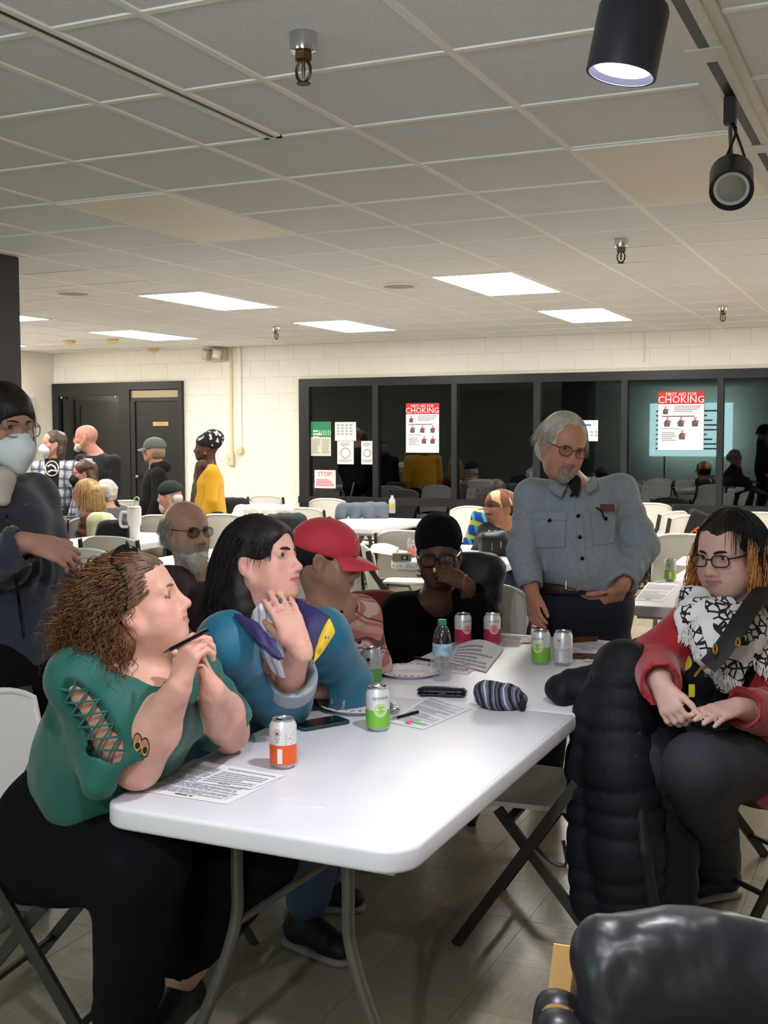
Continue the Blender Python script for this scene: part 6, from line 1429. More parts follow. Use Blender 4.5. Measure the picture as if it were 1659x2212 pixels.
def can(label, pos, low, logo, turn=0, text='spindrift', txtc='#3e6b4a', upc='#dfe2e4', style='fruit', split=.062, group='drink cans'):
    t = thing('drink_can', label, 'can', pos, 0, group); R = .0331
    face = math.atan2(CAM[1]-pos[1], CAM[0]-pos[0])+turn
    ml = mat('can_'+low[1:], low, .35, metal=.25); mu = mat('can_upper_'+upc[1:], upc, .35, metal=.35)
    b = MB(); b.lathe([(.024, .0), (.0265, .004), (.0331, .012), (R, split), (R, split+.0002), (R, .104), (.0275, .1155), (.0270, .1185)], 36, mi=[2, 2, 0, 0, 1, 1, 2], capt=False)
    b.build('body', [ml, mu, m_alu], t, 30)
    b = MB(); b.lathe([(.0272, .1165), (.0278, .1200), (.0262, .1205), (.0250, .1165), (.004, .1160)], 32, capb=False); b.build('lid', m_alu, t, 40)
    b = MB(); b.prism([(.010*math.cos(a)+.004, .0065*math.sin(a)) for a in np.linspace(0, 6.283, 17)[:-1]], .1175, .1188); o = b.build('tab', m_alu, t); b = MB(); b.prism([(.009*math.cos(a)-.010, .008*math.sin(a)) for a in np.linspace(0, 6.283, 15)[:-1]], .1163, .1170); b.build('mouth', m_black, t)
    if style == 'fruit':
        pale = mat('logo_pale', '#dfe9c8' if 'b' in low[3:5] else '#ece4dc', .5); fruit = mat('logo_'+logo[1:], logo, .5); b = MB(); bend_patch(b, R, face, split+.002, .0195, inner=0, mi=0); bend_patch(b, R, face, split+.002, .0172, inner=0, mi=1, rr=.0008); bend_patch(b, R, face, split+.002, .0150, inner=.86, mi=0, rr=.0011)
        for k in range(8):
            a = k*PI/4; q = [(x, z) for x, z in ((.003*math.cos(a), .003*math.sin(a)), (.0125*math.cos(a-.045), .0125*math.sin(a-.045)), (.0125*math.cos(a+.045), .0125*math.sin(a+.045)))]
            b.add([((R+.0011)*math.cos(face+x/R), (R+.0011)*math.sin(face+x/R), split+.002+z) for x, z in q], [(0, 1, 2)], 0)
        b.build('fruit_logo', [pale, fruit], t, 0)
        bend_text(text, .0135, R, .090, face, mat('can_ink_'+txtc[1:], txtc, .6), t)
    else:
        b = MB()
        for k in range(9): th0 = face+.5; b.add([((R+.0006)*math.cos(th0+x/R), (R+.0006)*math.sin(th0+x/R), z) for x, z in ((-.011, .092-.007*k), (.011-.004*(k % 3), .092-.007*k), (.011-.004*(k % 3), .090-.007*k), (-.011, .090-.007*k))], [(0, 1, 2, 3)])
        b.build('small_print', mat('can_print_'+low[1:], low if style == 'orange' else '#8a8f94', .5), t, 0)
        b = MB(); th1 = face-.45
        bend_patch(b, R, th1, .091, .0085, 18, inner=.86); bend_patch(b, R, th1, .0895, .0042, 12)
        for k in range(4): b.add([((R+.0006)*math.cos(th1+x/R), (R+.0006)*math.sin(th1+x/R), z) for x, z in ((-.007+.001*k, .080-.004*k), (.007-.001*k, .080-.004*k), (.007-.001*k, .0787-.004*k), (-.007+.001*k, .0787-.004*k))], [(0, 1, 2, 3)])
        b.build('emblem', mat('can_ink_'+txtc[1:], txtc, .6), t, 0)
        b = MB(); b.add([((R+.0006)*math.cos(face-.25+x/R), (R+.0006)*math.sin(face-.25+x/R), z) for x, z in ((-.006, .016), (.006, .016), (.006, .052), (-.006, .052))], [(0, 1, 2, 3)][::1]); b.build('facts_panel', mat('facts_white', '#e8e4e4', .5), t, 0)
    return t
can('orange and white drink can nearest the table corner', onz(612, 1656, TZ), '#e8632c', '#e8632c', 0, txtc='#8a4a52', style='orange', split=.060)
can('lime green can in front of the glasses case', onz(816, 1576, TZ), '#7ac043', '#8cc63f', .25, split=.060)
can('grey and green can at the teal sleeve', onz(803, 1478, TZ), '#5aa03c', '#5aa03c', 0, upc='#a9adb1', style='back', split=.055, txtc='#7d8388')
can('left one of the two pink grapefruit cans', onz(1000, 1392, TZ), '#c23a5e', '#d8746c', .55, txtc='#b03058')
can('right one of the two pink grapefruit cans', onz(1063, 1392, TZ), '#c23a5e', '#d8746c', .25, txtc='#b03058')
can('tall lime green can left of the silver can', onz(1168, 1434, TZ), '#7ac043', '#8cc63f', -.35)
can('silver can behind the black hood', onz(1216, 1436, TZ), '#c9cace', '#8a8f94', 0, style='back', txtc='#b06a5a')
can('lime can alone on the table behind the standing man', onz(1447, 1255, TZ), '#8fbf3a', '#8cc63f', .3, upc='#b8bfae', style='back', txtc='#5a7a4a')
can('pink grapefruit can on the table left of the black knit hat', onz(891, 1203, TZ), '#e88a78', '#e8745c', .2, txtc='#c05a50')
can('small red can by the blonde woman', onz(136, 1097, TZ), '#c0392b', '#d8746c', 0, style='back')
# water bottle
m_pet = bpy.data.materials.new('clear_plastic'); m_pet.use_nodes = True; nt = m_pet.node_tree; nt.nodes.clear()
o_ = nt.nodes.new('ShaderNodeOutputMaterial'); mx = nt.nodes.new('ShaderNodeMixShader'); tr = nt.nodes.new('ShaderNodeBsdfTransparent'); gl = nt.nodes.new('ShaderNodeBsdfGlossy'); 
tr.inputs[0].default_value = (.90, .92, .94, 1); gl.inputs['Roughness'].default_value = .06; mx.inputs[0].default_value = .12
nt.links.new(tr.outputs[0], mx.inputs[1]); nt.links.new(gl.outputs[0], mx.inputs[2]); nt.links.new(mx.outputs[0], o_.inputs[0])
p = onz(955, 1469, TZ); t = thing('water_bottle', 'clear plastic water bottle with green cap on the table', 'bottle', p)
pr = [(.026, 0), (.031, .006)]
for k in range(5): pr += [(.0315, .010+.014*k), (.0295, .017+.014*k)]
pr += [(.0318, .082), (.0318, .128), (.0315, .134), (.0300, .150), (.0220, .172), (.0125, .182), (.0125, .188)]
b = MB(); b.lathe(pr, 28, capt=False); b.build('shell', m_pet, t, 60)
b = MB(); b.lathe([(.0143, .184), (.0146, .186), (.0146, .199), (.0130, .201)], 24); b.build('cap', mat('green_cap', '#2f8a5a', .45), t)
b = MB(); fa = math.atan2(CAM[1]-p[1], CAM[0]-p[0])
def lb(u, v): a = fa-1.5+3.4*u; return V(.0322*math.cos(a), .0322*math.sin(a), .086+.038*v)
b.grid(lb, 20, 3); b.build('label', mat('blue_label', '#5d9fc4', .4, color2='#c9d3e4', vscale=45), t)
# glasses case
p = onz(955, 1494, TZ+.014); t = thing('glasses_case', 'dark navy hard glasses case on the table', 'glasses case', p-V(0, 0, .0145)); m_case = mat('navy_case', '#10131f', .3, spec=.6)
for nm, s_ in (('lower_shell', -1), ('lid', 1)):
    S = Sdf(); S.cap(p-RTH*.052+FWH*.006, p+RTH*.052-FWH*.010, .027, .027, .01, fl=.60, ax=Z3); S.plane(p+Z3*(.001*s_), -Z3*s_); sculpt(nm, S, m_case, t, .004)
b = MB(); b.box((0, 0, .0145), (.02, .058, .003), rotz(YAW)); b.build('hinge', m_steel, t, 0)
# striped knit hat
m_knit = plaid('striped_knit', '#5b6072', [(1, .030, 0, .30, '#15161d', 1), (1, .030, .45, .16, '#b4b8c8', 1), (1, .060, .7, .12, '#2a2c38', 1)], (1, .15, .25)); 
t = thing('knit_hat', 'striped grey and black knit hat lying on the table', 'knit hat', onz(1090, 1520, TZ))
S = Sdf(); c = onz(1075, 1505, TZ+.032); S.ell(c, (.062, .055, .042), rotz(YAW), .02); S.ell(c+RTH*.035-FWH*.01-Z3*.004, (.05, .05, .030), rotz(YAW), .02); S.ell(c-RTH*.03+FWH*.02+Z3*.012, (.04, .04, .035), None, .02); S.ell(c+RTH*.02+FWH*.03+Z3*.030, (.035, .02, .02), rotz(YAW), .008, sub=True); S.plane((0, 0, TZ+.001), -Z3)
sculpt('crown', S, m_knit, t, .005, noise=[(.005, 60, 3), (.002, 140, 4)])
S = Sdf(); S.cap(c+RTH*.065+FWH*.03-Z3*.012, c+RTH*.068-FWH*.045-Z3*.012, .022, .020, .01, fl=.6, ax=RTH); S.plane((0, 0, TZ+.001), -Z3); sculpt('cuff_band', S, mat('dark_knit', '#1d1d26', .9, bump=.5, bscale=200), t, .005, noise=[(.002, 90, 3)])
# paper plates
def plate(label, px, py, r=.112):
    t = thing('paper_plate', label, 'plate', onz(px, py, TZ), 0, 'paper plates')
    b = MB(); b.lathe([(r*.70, .0), (r*.74, .002), (r*.80, .012), (r*.98, .016), (r, .0145), (r*.985, .013), (r*.82, .008), (r*.76, -.0003+.001)], 40, capb=True, capt=False); b.build('dish', mat('plate_white', '#dcdbe0', .5), t, 50)
    rr = random.Random(px); cols = [mat('plate_%s' % n, c, .6) for n, c in (('navy', '#252a5e'), ('coral', '#d98a5e'), ('green', '#3f8a5a'), ('rose', '#b0484e'))]
    b = MB()
    for k in range(30):
        a = 2*PI*k/30+rr.uniform(-.05, .05); q = r*rr.uniform(.84, .95); w_ = rr.uniform(.005, .011); h_ = rr.uniform(.0025, .005); an = a+rr.uniform(-1, 1)
        P = [(q*math.cos(a)+w_*math.cos(s_)*math.cos(an)-h_*math.sin(s_)*math.sin(an), q*math.sin(a)+w_*math.cos(s_)*math.sin(an)+h_*math.sin(s_)*math.cos(an), .0165) for s_ in np.linspace(0, 6.283, 9)[:-1]]
        b.add(P, [tuple(range(8))], (k//3) % 4)
    b.build('floral_print', cols, t, 0); return t
plate('floral paper plate under the phone side, in front of the teal sleeve', 772, 1530); plate('floral paper plate behind the water bottle', 884, 1456)
# crumpled foil edge on the first plate
S = Sdf(); S.ell(onz(850, 1530, TZ+.016), (.022, .016, .010), None, .01); o = sculpt('foil_wrapper', S, m_alu, None, .004, noise=[(.006, 160, 3)]); tag(o, 'crumpled silver foil at the edge of the front plate', 'foil')
# phone
t = thing('phone', 'black phone in dark green case lying on the table', 'phone', onz(692, 1566, TZ), YAW-.95)
b = MB(); b.prism(rrect(-.039, .039, -.078, .078, .012), .0, .010, .003); b.build('case', mat('green_case', '#1c3a36', .5), t); b = MB(); b.prism(rrect(-.035, .035, -.074, .074, .010), .0095, .0106, .0003, 1); b.build('screen', mat('screen_glass', '#08080b', .06, spec=.7), t)
# pens
def pen(label, a, b_, m=m_darkplastic, tip=m_chrome, r=.0046):
    a, b_ = V(*a), V(*b_); c = (a+b_)/2; t = thing('pen', label, 'pen', c, 0, 'pens'); d = b_-a
    b = MB(); b.tube([a-c, a-c+d*.82], r, 10); b.build('barrel', m, t); b = MB(); b.tube([a-c+d*.82, b_-c], [r, .0008], 10); b.build('tip', tip, t); b = MB(); u = unit(np.cross(d, Z3)); w_ = np.cross(u, unit(d)); b.bar(a-c+w_*r*1.3, a-c+d*.3+w_*r*1.3, .0035, .0015, tuple(w_)); b.build('clip', tip, t, 0); return t
pen('black pen on the papers beside the lime can', onz(903, 1538, TZ+.006), onz(845, 1553, TZ+.006)); pen('black pen beside the plate behind the bottle', onz(893, 1421, TZ+.006), onz(940, 1428, TZ+.006)); pen('black pen held in the clasped hands of the woman in green', at(448, 1362, 2.46), at(352, 1411, 2.53)); pen('pen left of the two pink cans, on far papers', onz(1035, 1378, TZ+.006), onz(1010, 1375, TZ+.006))
# papers
def paper(label, px, z=TZ, lines=12, blocks=True, spots=None, name='paper_sheet', curl=0):
    P = [onz(x, y, z) for x, y in px]; c = sum(P)/4; t = thing(name, label, 'paper', c, 0, 'papers on the tables'); A, B, C, D = [p-c for p in P]
    b = MB(); sheet(b, lambda u, v: (A*(1-u)+B*u)*(1-v)+(D*(1-u)+C*u)*v+Z3*(.0008+curl*math.sin(3.1*u)*v*v), 9, 9, .0006); b.build('sheet', m_paper, t, 0)
    b = MB(); rr = random.Random(int(px[0][0]))
    def q(u0, u1, v0, v1, mi=0): b.add([(A*(1-u)+B*u)*(1-v)+(D*(1-u)+C*u)*v+Z3*(.0018+curl*math.sin(3.1*u)*v*v) for u, v in ((u0, v0), (u1, v0), (u1, v1), (u0, v1))], [(0, 1, 2, 3)], mi)
    lines = int(lines*2.2)
    for k in range(lines):
        v = .10+.80*k/lines; u1 = .93-rr.choice((0, 0, .05, .3))
        if k % 7 == 6: continue
        u = .07
        while u < u1: w_ = rr.uniform(.03, .12); q(u, min(u+w_, u1), v, v+.36/lines); u += w_+.012
    q(.38, .52, .045, .07, 1); q(.54, .58, .045, .07, 1)
    tag(b.build('print', [m_ink, m_ink2], t, 0), kind='stuff')
    for (u, v, col) in spots or ():
        bb = MB(); ctr = (A*(1-u)+B*u)*(1-v)+(D*(1-u)+C*u)*v; bb.add([ctr+Z3*.0022+V(.011*math.cos(a), .011*math.sin(a), 0) for a in np.linspace(0, 6.28, 13)[:-1]], [tuple(range(12))]); bb.build('sticker', mat('sticker_'+col[1:], col, .7), t, 0)
    return t
paper('printed sheets under the elbow of the woman in green', [(300, 1708), (490, 1738), (612, 1680), (420, 1640)], TZ, 16, spots=((.80, .62, '#ff5fa0'), (.92, .66, '#58d858')))
paper('printed sheet overlapping, near the orange can', [(420, 1690), (545, 1705), (615, 1676), (500, 1655)], TZ+.0022, 4)
paper('printed sheet with pink and green stickers beside the lime can', [(840, 1560), (915, 1576), (1022, 1530), (930, 1500)], TZ, 14, spots=((.45, .12, '#ff4f8f'), (.62, .13, '#58d858')))
paper('loose printed sheet under the water bottle', [(905, 1440), (1010, 1458), (1060, 1420), (960, 1402)], TZ, 9, spots=((.85, .22, '#ff4f8f'),))
paper('crumpled white sheet in front of the two pink cans', [(968, 1430), (1050, 1452), (1088, 1402), (985, 1396)], TZ+.003, 3, curl=.03)
paper('sheets at the far end behind the two pink cans', [(1060, 1396), (1120, 1398), (1145, 1376), (1085, 1370)], TZ, 5)
paper('papers right of the tall lime can, at the far end', [(1215, 1400), (1320, 1412), (1360, 1390), (1250, 1378)], TZ, 7)
paper('printed sheet behind the black hood', [(1260, 1428), (1345, 1432), (1375, 1402), (1300, 1398)], TZ+.002, 6, spots=((.4, .2, '#58b858'),))
paper('sheet on the right rear table, front edge', [(1370, 1296), (1430, 1300), (1470, 1262), (1400, 1258)], TZ, 5)
paper('sheets on right rear table, beyond the lime can', [(1452, 1220), (1520, 1226), (1540, 1206), (1476, 1202)], TZ, 3)
paper('newspaper on the table behind the red cap', [(795, 1192), (850, 1200), (862, 1184), (805, 1176)], TZ, 6, curl=.02)
paper('loose sheets beside the newspaper', [(850, 1206), (880, 1210), (890, 1192), (862, 1188)], TZ, 3)
for (q, c) in (([(1228, 1388), (1290, 1384), (1292, 1374), (1240, 1376)], '#7a4a22'), ([(1232, 1420), (1282, 1424), (1290, 1412), (1240, 1410)], '#6a3a20'), ([(1120, 1388), (1146, 1388), (1150, 1378), (1128, 1376)], '#c09a50')):
    P = [onz(x, y, TZ+.004) for x, y in q]; b = MB(); b.add([p for p in P]+[p-Z3*.002 for p in P], [(0, 1, 2, 3), (7, 6, 5, 4), (0, 4, 5, 1), (1, 5, 6, 2), (2, 6, 7, 3), (3, 7, 4, 0)]); o = b.build('photo_card', mat('card_'+c[1:], c, .5, color2='#1c1410', vscale=40), None, 0)
    tag(o, {'#7a4a22': 'brown photo card at the far end, near the denim man', '#6a3a20': 'dark brown photo card behind the silver can', '#c09a50': 'tan card beside the right pink can'}[c], 'card', 'photo cards')
# ---------------------------------------------------------------- long puffer jacket over the chair, hood on the table
m_puff = mat('black_nylon_puffer', '#14151c', .68, bump=.25, bscale=60, spec=.25)
S = Sdf()
def col(pts, rs, fw_=.062, amp=.007, seed=2): 
    for i in range(len(pts)-1): S.cap(at(*pts[i]), at(*pts[i+1]), rs[i], rs[i+1], .018, fold=amp, fw=fw_, seed=seed+i)
col([(1345, 1450, 3.36), (1340, 1650, 3.30), (1352, 1830, 3.30), (1362, 1965, 3.34)], [.088, .093, .098, .088], amp=-.013)
col([(1405, 1445, 3.42), (1425, 1650, 3.42), (1440, 1830, 3.38), (1445, 1960, 3.38)], [.080, .070, .080, .080], amp=-.012, seed=7)
col([(1285, 1510, 3.36), (1268, 1650, 3.38), (1275, 1830, 3.38), (1285, 1950, 3.38)], [.050, .055, .060, .060], amp=-.010, seed=11)
S.cap(at(1330, 1500, 3.40), at(1395, 1430, 3.45), .085, .075, .03)
pj_ = thing('puffer_jacket', 'long black quilted puffer jacket hung over the chair, hood on table', 'jacket', (-.74, 3.40, .0))
jk = sculpt('coat_body', S, m_puff, pj_, .009, noise=[(.005, 16, 3), (.002, 50, 5)])
S = Sdf(); hc = onz(1255, 1482, TZ+.048); S.ell(hc, (.095, .065, .050), rotz(YAW+.25), .02); S.cap(hc+RTH*.06+Z3*.015, at(1335, 1465, 3.36), .055, .06, .03); S.cap(hc-RTH*.07-Z3*.005, hc+RTH*.05+Z3*.035, .038, .030, .015, fold=.006, fw=.05); S.cap(hc-RTH*.06-FWH*.035-Z3*.008, hc+RTH*.06-FWH*.03+Z3*.01, .038, .038, .01, fold=.007, fw=.06); S.plane((0, 0, TZ+.002), -Z3)
sculpt('hood', S, m_puff, pj_, .006, noise=[(.005, 40, 3)])
S = Sdf(); S.chain([at(1395, 1450, 3.32), at(1372, 1640, 3.22), at(1392, 1840, 3.20), at(1410, 1950, 3.24)], [.020, .016, .018, .020], k=.01); sculpt('zip_placket', S, mat('puffer_trim', '#0c0c10', .6), pj_, .008)
# ---------------------------------------------------------------- black leather bag on the near chair
m_lea = mat('black_leather', '#232329', .36, spec=.55, bump=.35, bscale=12); bc = at(1548, 2165, 1.75); bc[2] = .64
bg = thing('leather_bag', 'shiny black leather bag with handles at the lower right', 'bag', (bc[0], bc[1], .456)); Rb = rotz(YAW-.12)
S = Sdf(); S.boxp(bc+V(0, 0, -.02), (.215, .085, .165), Rb, .05, .02); S.cap(bc+Rb@V(-.165, 0, .135), bc+Rb@V(.20, 0, .125), .052, .050, .04); S.ell(bc+Rb@V(-.06, -.01, .15), (.09, .055, .04), Rb, .04); S.plane((0, 0, .458), -Z3)
bd_ = sculpt('bag_body', S, m_lea, bg, .006, noise=[(.010, 18, 6), (.004, 40, 9), (.0015, 90, 2)])
b = MB()
for s_ in (-1, 1):
    P = [bc+Rb@V(x, s_*.03-.055, z)-woff(bg) for x, z in ((-.175, .01), (-.222, .055), (-.262, .052), (-.272, .0), (-.266, -.10), (-.25, -.17))]
    b.tube(spline(P, 18), .024, 8, flat=.22)
b.build('handle', m_lea, bg)
b = MB(); b.tube(spline([bc+Rb@V(x, -.088-.012*math.sin((x+.2)*8), z)-woff(bg) for x, z in ((-.12, .045), (-.05, .052), (.05, .035), (.15, .018), (.22, .01))], 16), .0045, 6); b.build('zip', mat('old_brass_zip', '#6a5c3a', .35, metal=.7), bg)
S = Sdf(); S.cap(bc+Rb@V(-.175, -.02, .14), bc+Rb@V(-.175, -.07, -.12), .012, .012, .01); sculpt('side_piping', S, m_lea, bg, .006)
fo = MB(); fo.box(bc+Rb@V(-.205, .10, -.05), (.10, .004, .26), Rb@roty(.10)); o = fo.build('manila_folder', mat('manila', '#e0b070', .7), None, 0); tag(o, 'manila folder standing behind the handle of the leather bag', 'folder')
# ---------------------------------------------------------------- notices on the windows
def board(label, name, x0, x1, z0, z1, m=m_paper, cat='notice', y=YB-.0075):
    t = thing(name, label, cat, ((x0+x1)/2, y, (z0+z1)/2), 0, 'notices on the window'); w_, h_ = x1-x0, z1-z0; b = MB(); b.bb((-w_/2, -.0015, -h_/2), (w_/2, .0015, h_/2)); b.build('sheet', m, t, 0); return t, w_, h_
def flat(t, name, rects, m, y=-.0022):
    b = MB()
    for x0, x1, z0, z1 in rects: b.add([(x0, y, z0), (x1, y, z0), (x1, y, z1), (x0, y, z1)], [(0, 1, 2, 3)])
    o = b.build(name, m, t, 0)
    if name == 'print': o['kind'] = 'stuff'
    return o
def disc(t, name, c, rx, rz, m, y=-.0026, n=14):
    b = MB(); b.add([(c[0]+rx*math.cos(a), y, c[1]+rz*math.sin(a)) for a in np.linspace(0, 6.283, n+1)[:-1]], [tuple(range(n))]); return b.build(name, m, t, 0)
m_rp = mat('poster_red', '#cf2a2f', .5); m_wp = mat('poster_white', '#f4f1f1', .5); m_gp = mat('poster_grey', '#55555c', .6)
def lines(t, x0, x1, z1, z0, n, seed, m=m_ink, name='print', th_=.5):
    rr = random.Random(seed); R_ = []; st = (z1-z0)/n
    for k in range(n):
        R_.append((x0, x1-rr.choice((0, 0, .1, .3))*(x1-x0), z1-st*k-st*th_, z1-st*k))
    return tag(flat(t, name, R_, m), kind='stuff')
def choking(label, x0, x1, z0, z1, rows):
    t, w_, h_ = board(label, 'choking_poster', x0, x1, z0, z1, m_wp, 'poster'); hd = .22*h_
    flat(t, 'header', [(-w_/2, w_/2, h_/2-hd, h_/2)], m_rp)
    RX = rotx(PI/2)
    text_mesh('FIRST AID FOR', .105*w_, m_wp, t, (0, -.0028, h_/2-hd*.36), RX); text_mesh('CHOKING', .215*w_, m_wp, t, (0, -.0028, h_/2-hd*.90), RX, sx=1.02)
    lines(t, -.15*w_, .42*w_, h_*.25, h_*.13, 4, 3); lines(t, -.42*w_, .30*w_, h_*.08, h_*.05, 1, 4, m_rp if False else m_ink2); lines(t, -.42*w_, -.10*w_, -h_*.20, -h_*.36, 5, 5); lines(t, -.42*w_, .0, -h_*.135, -h_*.15, 1, 6, m_ink2)
    def fig(x, z, s_):
        b = MB()
        b.add([(x+s_*q*w_, -.0026, z+s_*r_*w_) for q, r_ in ((-.06, -.09), (.06, -.09), (.065, .0), (.03, .05), (-.03, .05), (-.07, .0))], [(0, 1, 2, 3, 4, 5)], 0); b.add([(x+s_*w_*(.005+.032*math.cos(a)), -.0028, z+s_*w_*(.085+.036*math.sin(a))) for a in np.linspace(0, 6.283, 11)[:-1]], [tuple(range(10))], 1); b.add([(x+s_*q*w_, -.0029, z+s_*r_*w_) for q, r_ in ((.0, -.03), (.085, .02), (.075, .045), (-.01, .0))], [(0, 1, 2, 3)], 2)
        b.build('illustration', [m_gp, mat('poster_skin', '#c9a090', .6), m_rp], t, 0)
    fig(-.34*w_, h_*.17, .9)
    for k, x in enumerate((-.30, .0, .31)): fig(x*w_, -h_*.03, 1.05)
    for x in rows: fig(x*w_, -h_*.25, 1.05)
    return t
choking('first aid for choking poster on the second window pane', -5.338, -4.928, 1.327, 1.893, (.05, .31)); choking('first aid for choking poster at right, beside the standing man', -2.450, -1.981, 1.371, 1.982, (.03,))
t, w_, h_ = board('green topped notice on the left window pane', 'notice', -6.582, -6.312, 1.281, 1.690, mat('notice_cream', '#d8d8c0', .7)); flat(t, 'header', [(-w_/2, w_/2, h_*.05, h_/2)], mat('notice_green', '#2f8a60', .6)); flat(t, 'graphic', [(-w_*.1+k*.03, -w_*.1+k*.03+.015, h_*.10, h_*.25) for k in range(6)], mat('notice_pale_green', '#a8d0b8', .6), -.0026); flat(t, 'heading', [(-.38*w_+.05*k*w_, -.345*w_+.05*k*w_, h_*(.20-.09*r_), h_*(.255-.09*r_)) for r_ in range(3) for k in range((5, 8, 6)[r_])], m_wp, -.0030); lines(t, -.42*w_, -.03*w_, -.02*h_, -.45*h_, 9, 1); lines(t, .04*w_, .42*w_, -.02*h_, -.45*h_, 9, 2)
t, w_, h_ = board('landscape white sheet right of the green notice', 'notice', -6.258, -5.980, 1.463, 1.684)
flat(t, 'print', [(-.4*w_+i*.2*w_, -.4*w_+i*.2*w_+.12*w_, .3*h_-j*.16*h_, .3*h_-j*.16*h_+.07*h_) for i in range(4) for j in range(4)], m_ink)
for lab, x0, x1 in (('white certificate sheet below the landscape sheet', -6.228, -6.012), ('white certificate sheet by the mullion', -5.912, -5.758)):
    t, w_, h_ = board(lab, 'notice', x0, x1, 1.186, 1.460); lines(t, -.3*w_, .3*w_, .42*h_, .25*h_, 4, 4); b = MB(); b.tube([(.28*w_*math.cos(a), -.002, -.02*h_+.28*w_*math.sin(a)) for a in np.linspace(0, 6.283, 21)[:-1]], .006, 4, closed=True, flat=.2); b.build('seal', m_ink, t); lines(t, -.42*w_, .42*w_, -.3*h_, -.44*h_, 3, 7)
t, w_, h_ = board('STOP notice with red heading on the left window pane', 'notice', -6.535, -6.252, .896, 1.113); text_mesh('STOP!', .075, mat('stop_red', '#d0453a', .6), t, (0, -.0028, .035), rotx(PI/2)); lines(t, -.42*w_, .42*w_, -.02*h_, -.42*h_, 5, 9, mat('stop_red', '#d0453a', .6)); 
t, w_, h_ = board('white sheet with buttons diagram right of the standing man', 'notice', -3.305, -3.090, 1.461, 1.686); flat(t, 'print', [(-.3*w_+i*.22*w_, -.3*w_+i*.22*w_+.10*w_, -.1*h_-j*.16*h_, -.1*h_-j*.16*h_+.08*h_) for i in range(4) for j in range(2)], m_ink); flat(t, 'logo', [(-.2*w_, .15*w_, .22*h_, .32*h_)], mat('logo_blue', '#5a78a8', .6))
# projection screen behind the viewer: seen only as a reflection in the windows
t = thing('projection_screen', 'lit pale cyan projection screen behind the viewer', 'screen', (-4.75, -3.0, 1.62)); b = MB(); b.bb((-.95, -.02, -.62), (.95, .0, .62)); b.build('panel', mat('screen_lit', '#8fd0d0', .8, emit='#bfe6e2', estr=4.0), t, 0)
b = MB()
for k in range(9): b.bb((-.8+.0*k, .0, .42-.11*k), (.75-.25*((k*3) % 4)/2, .003, .455-.11*k))
b.build('text_lines', mat('screen_text', '#20404a', .8), t, 0); b = MB(); b.tube([(-.6, -.05, -1.62), (-.6, -.05, -.6)], .02); b.tube([(.6, -.05, -1.62), (.6, -.05, -.6)], .02); b.build('stand', m_steel, t)
# ---------------------------------------------------------------- things on the far tables and chairs
p = onz(291, 1166, TZ); t = thing('tumbler', 'tall white tumbler with handle and pale green straw', 'tumbler', p); m_tw = mat('tumbler_white', '#ecebe8', .35)
b = MB(); b.lathe([(.036, 0), (.038, .005), (.040, .10), (.052, .125), (.054, .235), (.050, .24)], 28); b.build('cup', m_tw, t)
b = MB(); b.lathe([(.052, .238), (.052, .25), (.045, .258)], 28); b.build('lid', mat('lid_clear', '#cfcfca', .3), t); b = MB(); b.tube(spline([-RTH*.052+Z3*.21, -RTH*.10+Z3*.205, -RTH*.105+Z3*.11, -RTH*.05+Z3*.10], 12), .011, 8); b.build('handle', m_tw, t)
b = MB(); b.tube([(0, .0, .25), (.01, 0, .30)], .006, 8); b.tube([RTH*(.018*math.cos(a)+.02)+Z3*(.31+.018*math.sin(a)) for a in np.linspace(0, 6.28, 12)[:-1]], .006, 6, closed=True); b.build('straw', mat('straw_green', '#a8c8a8', .5), t)
# black handbag
p = onz(1068, 1200, TZ); t = thing('handbag', 'black nylon handbag with zips on the table, before the patchwork cap person', 'handbag', p); S = Sdf(); S.boxp(p+Z3*.070, (.10, .06, .070), rotz(YAW+.2), .04, .02); S.cap(p-RTH*.06+Z3*.11, p+RTH*.05+Z3*.125, .04, .04, .04); S.plane((0, 0, TZ+.001), -Z3); sculpt('pouch', S, mat('black_nylon', '#121215', .5), t, .009, noise=[(.006, 30, 4)])
b = MB(); b.tube([-RTH*.02-FWH*.062+Z3*.11, -RTH*.025-FWH*.066+Z3*.04], .005, 6); b.build('zip_pull', mat('zip_silver', '#b0b0b0', .3, metal=.8), t); b = MB(); b.tube([RTH*.035-FWH*.062+Z3*.10, RTH*.035-FWH*.066+Z3*.06], .005, 6); b.build('zip_pull', mat('zip_silver', '#b0b0b0', .3, metal=.8), t); b = MB(); b.tube(spline([RTH*.05+Z3*.15, RTH*.12+Z3*.12-FWH*.03, RTH*.17+Z3*.02-FWH*.05, RTH*.06+Z3*.01-FWH*.10], 12), .008, 6); b.build('strap', m_black, t)
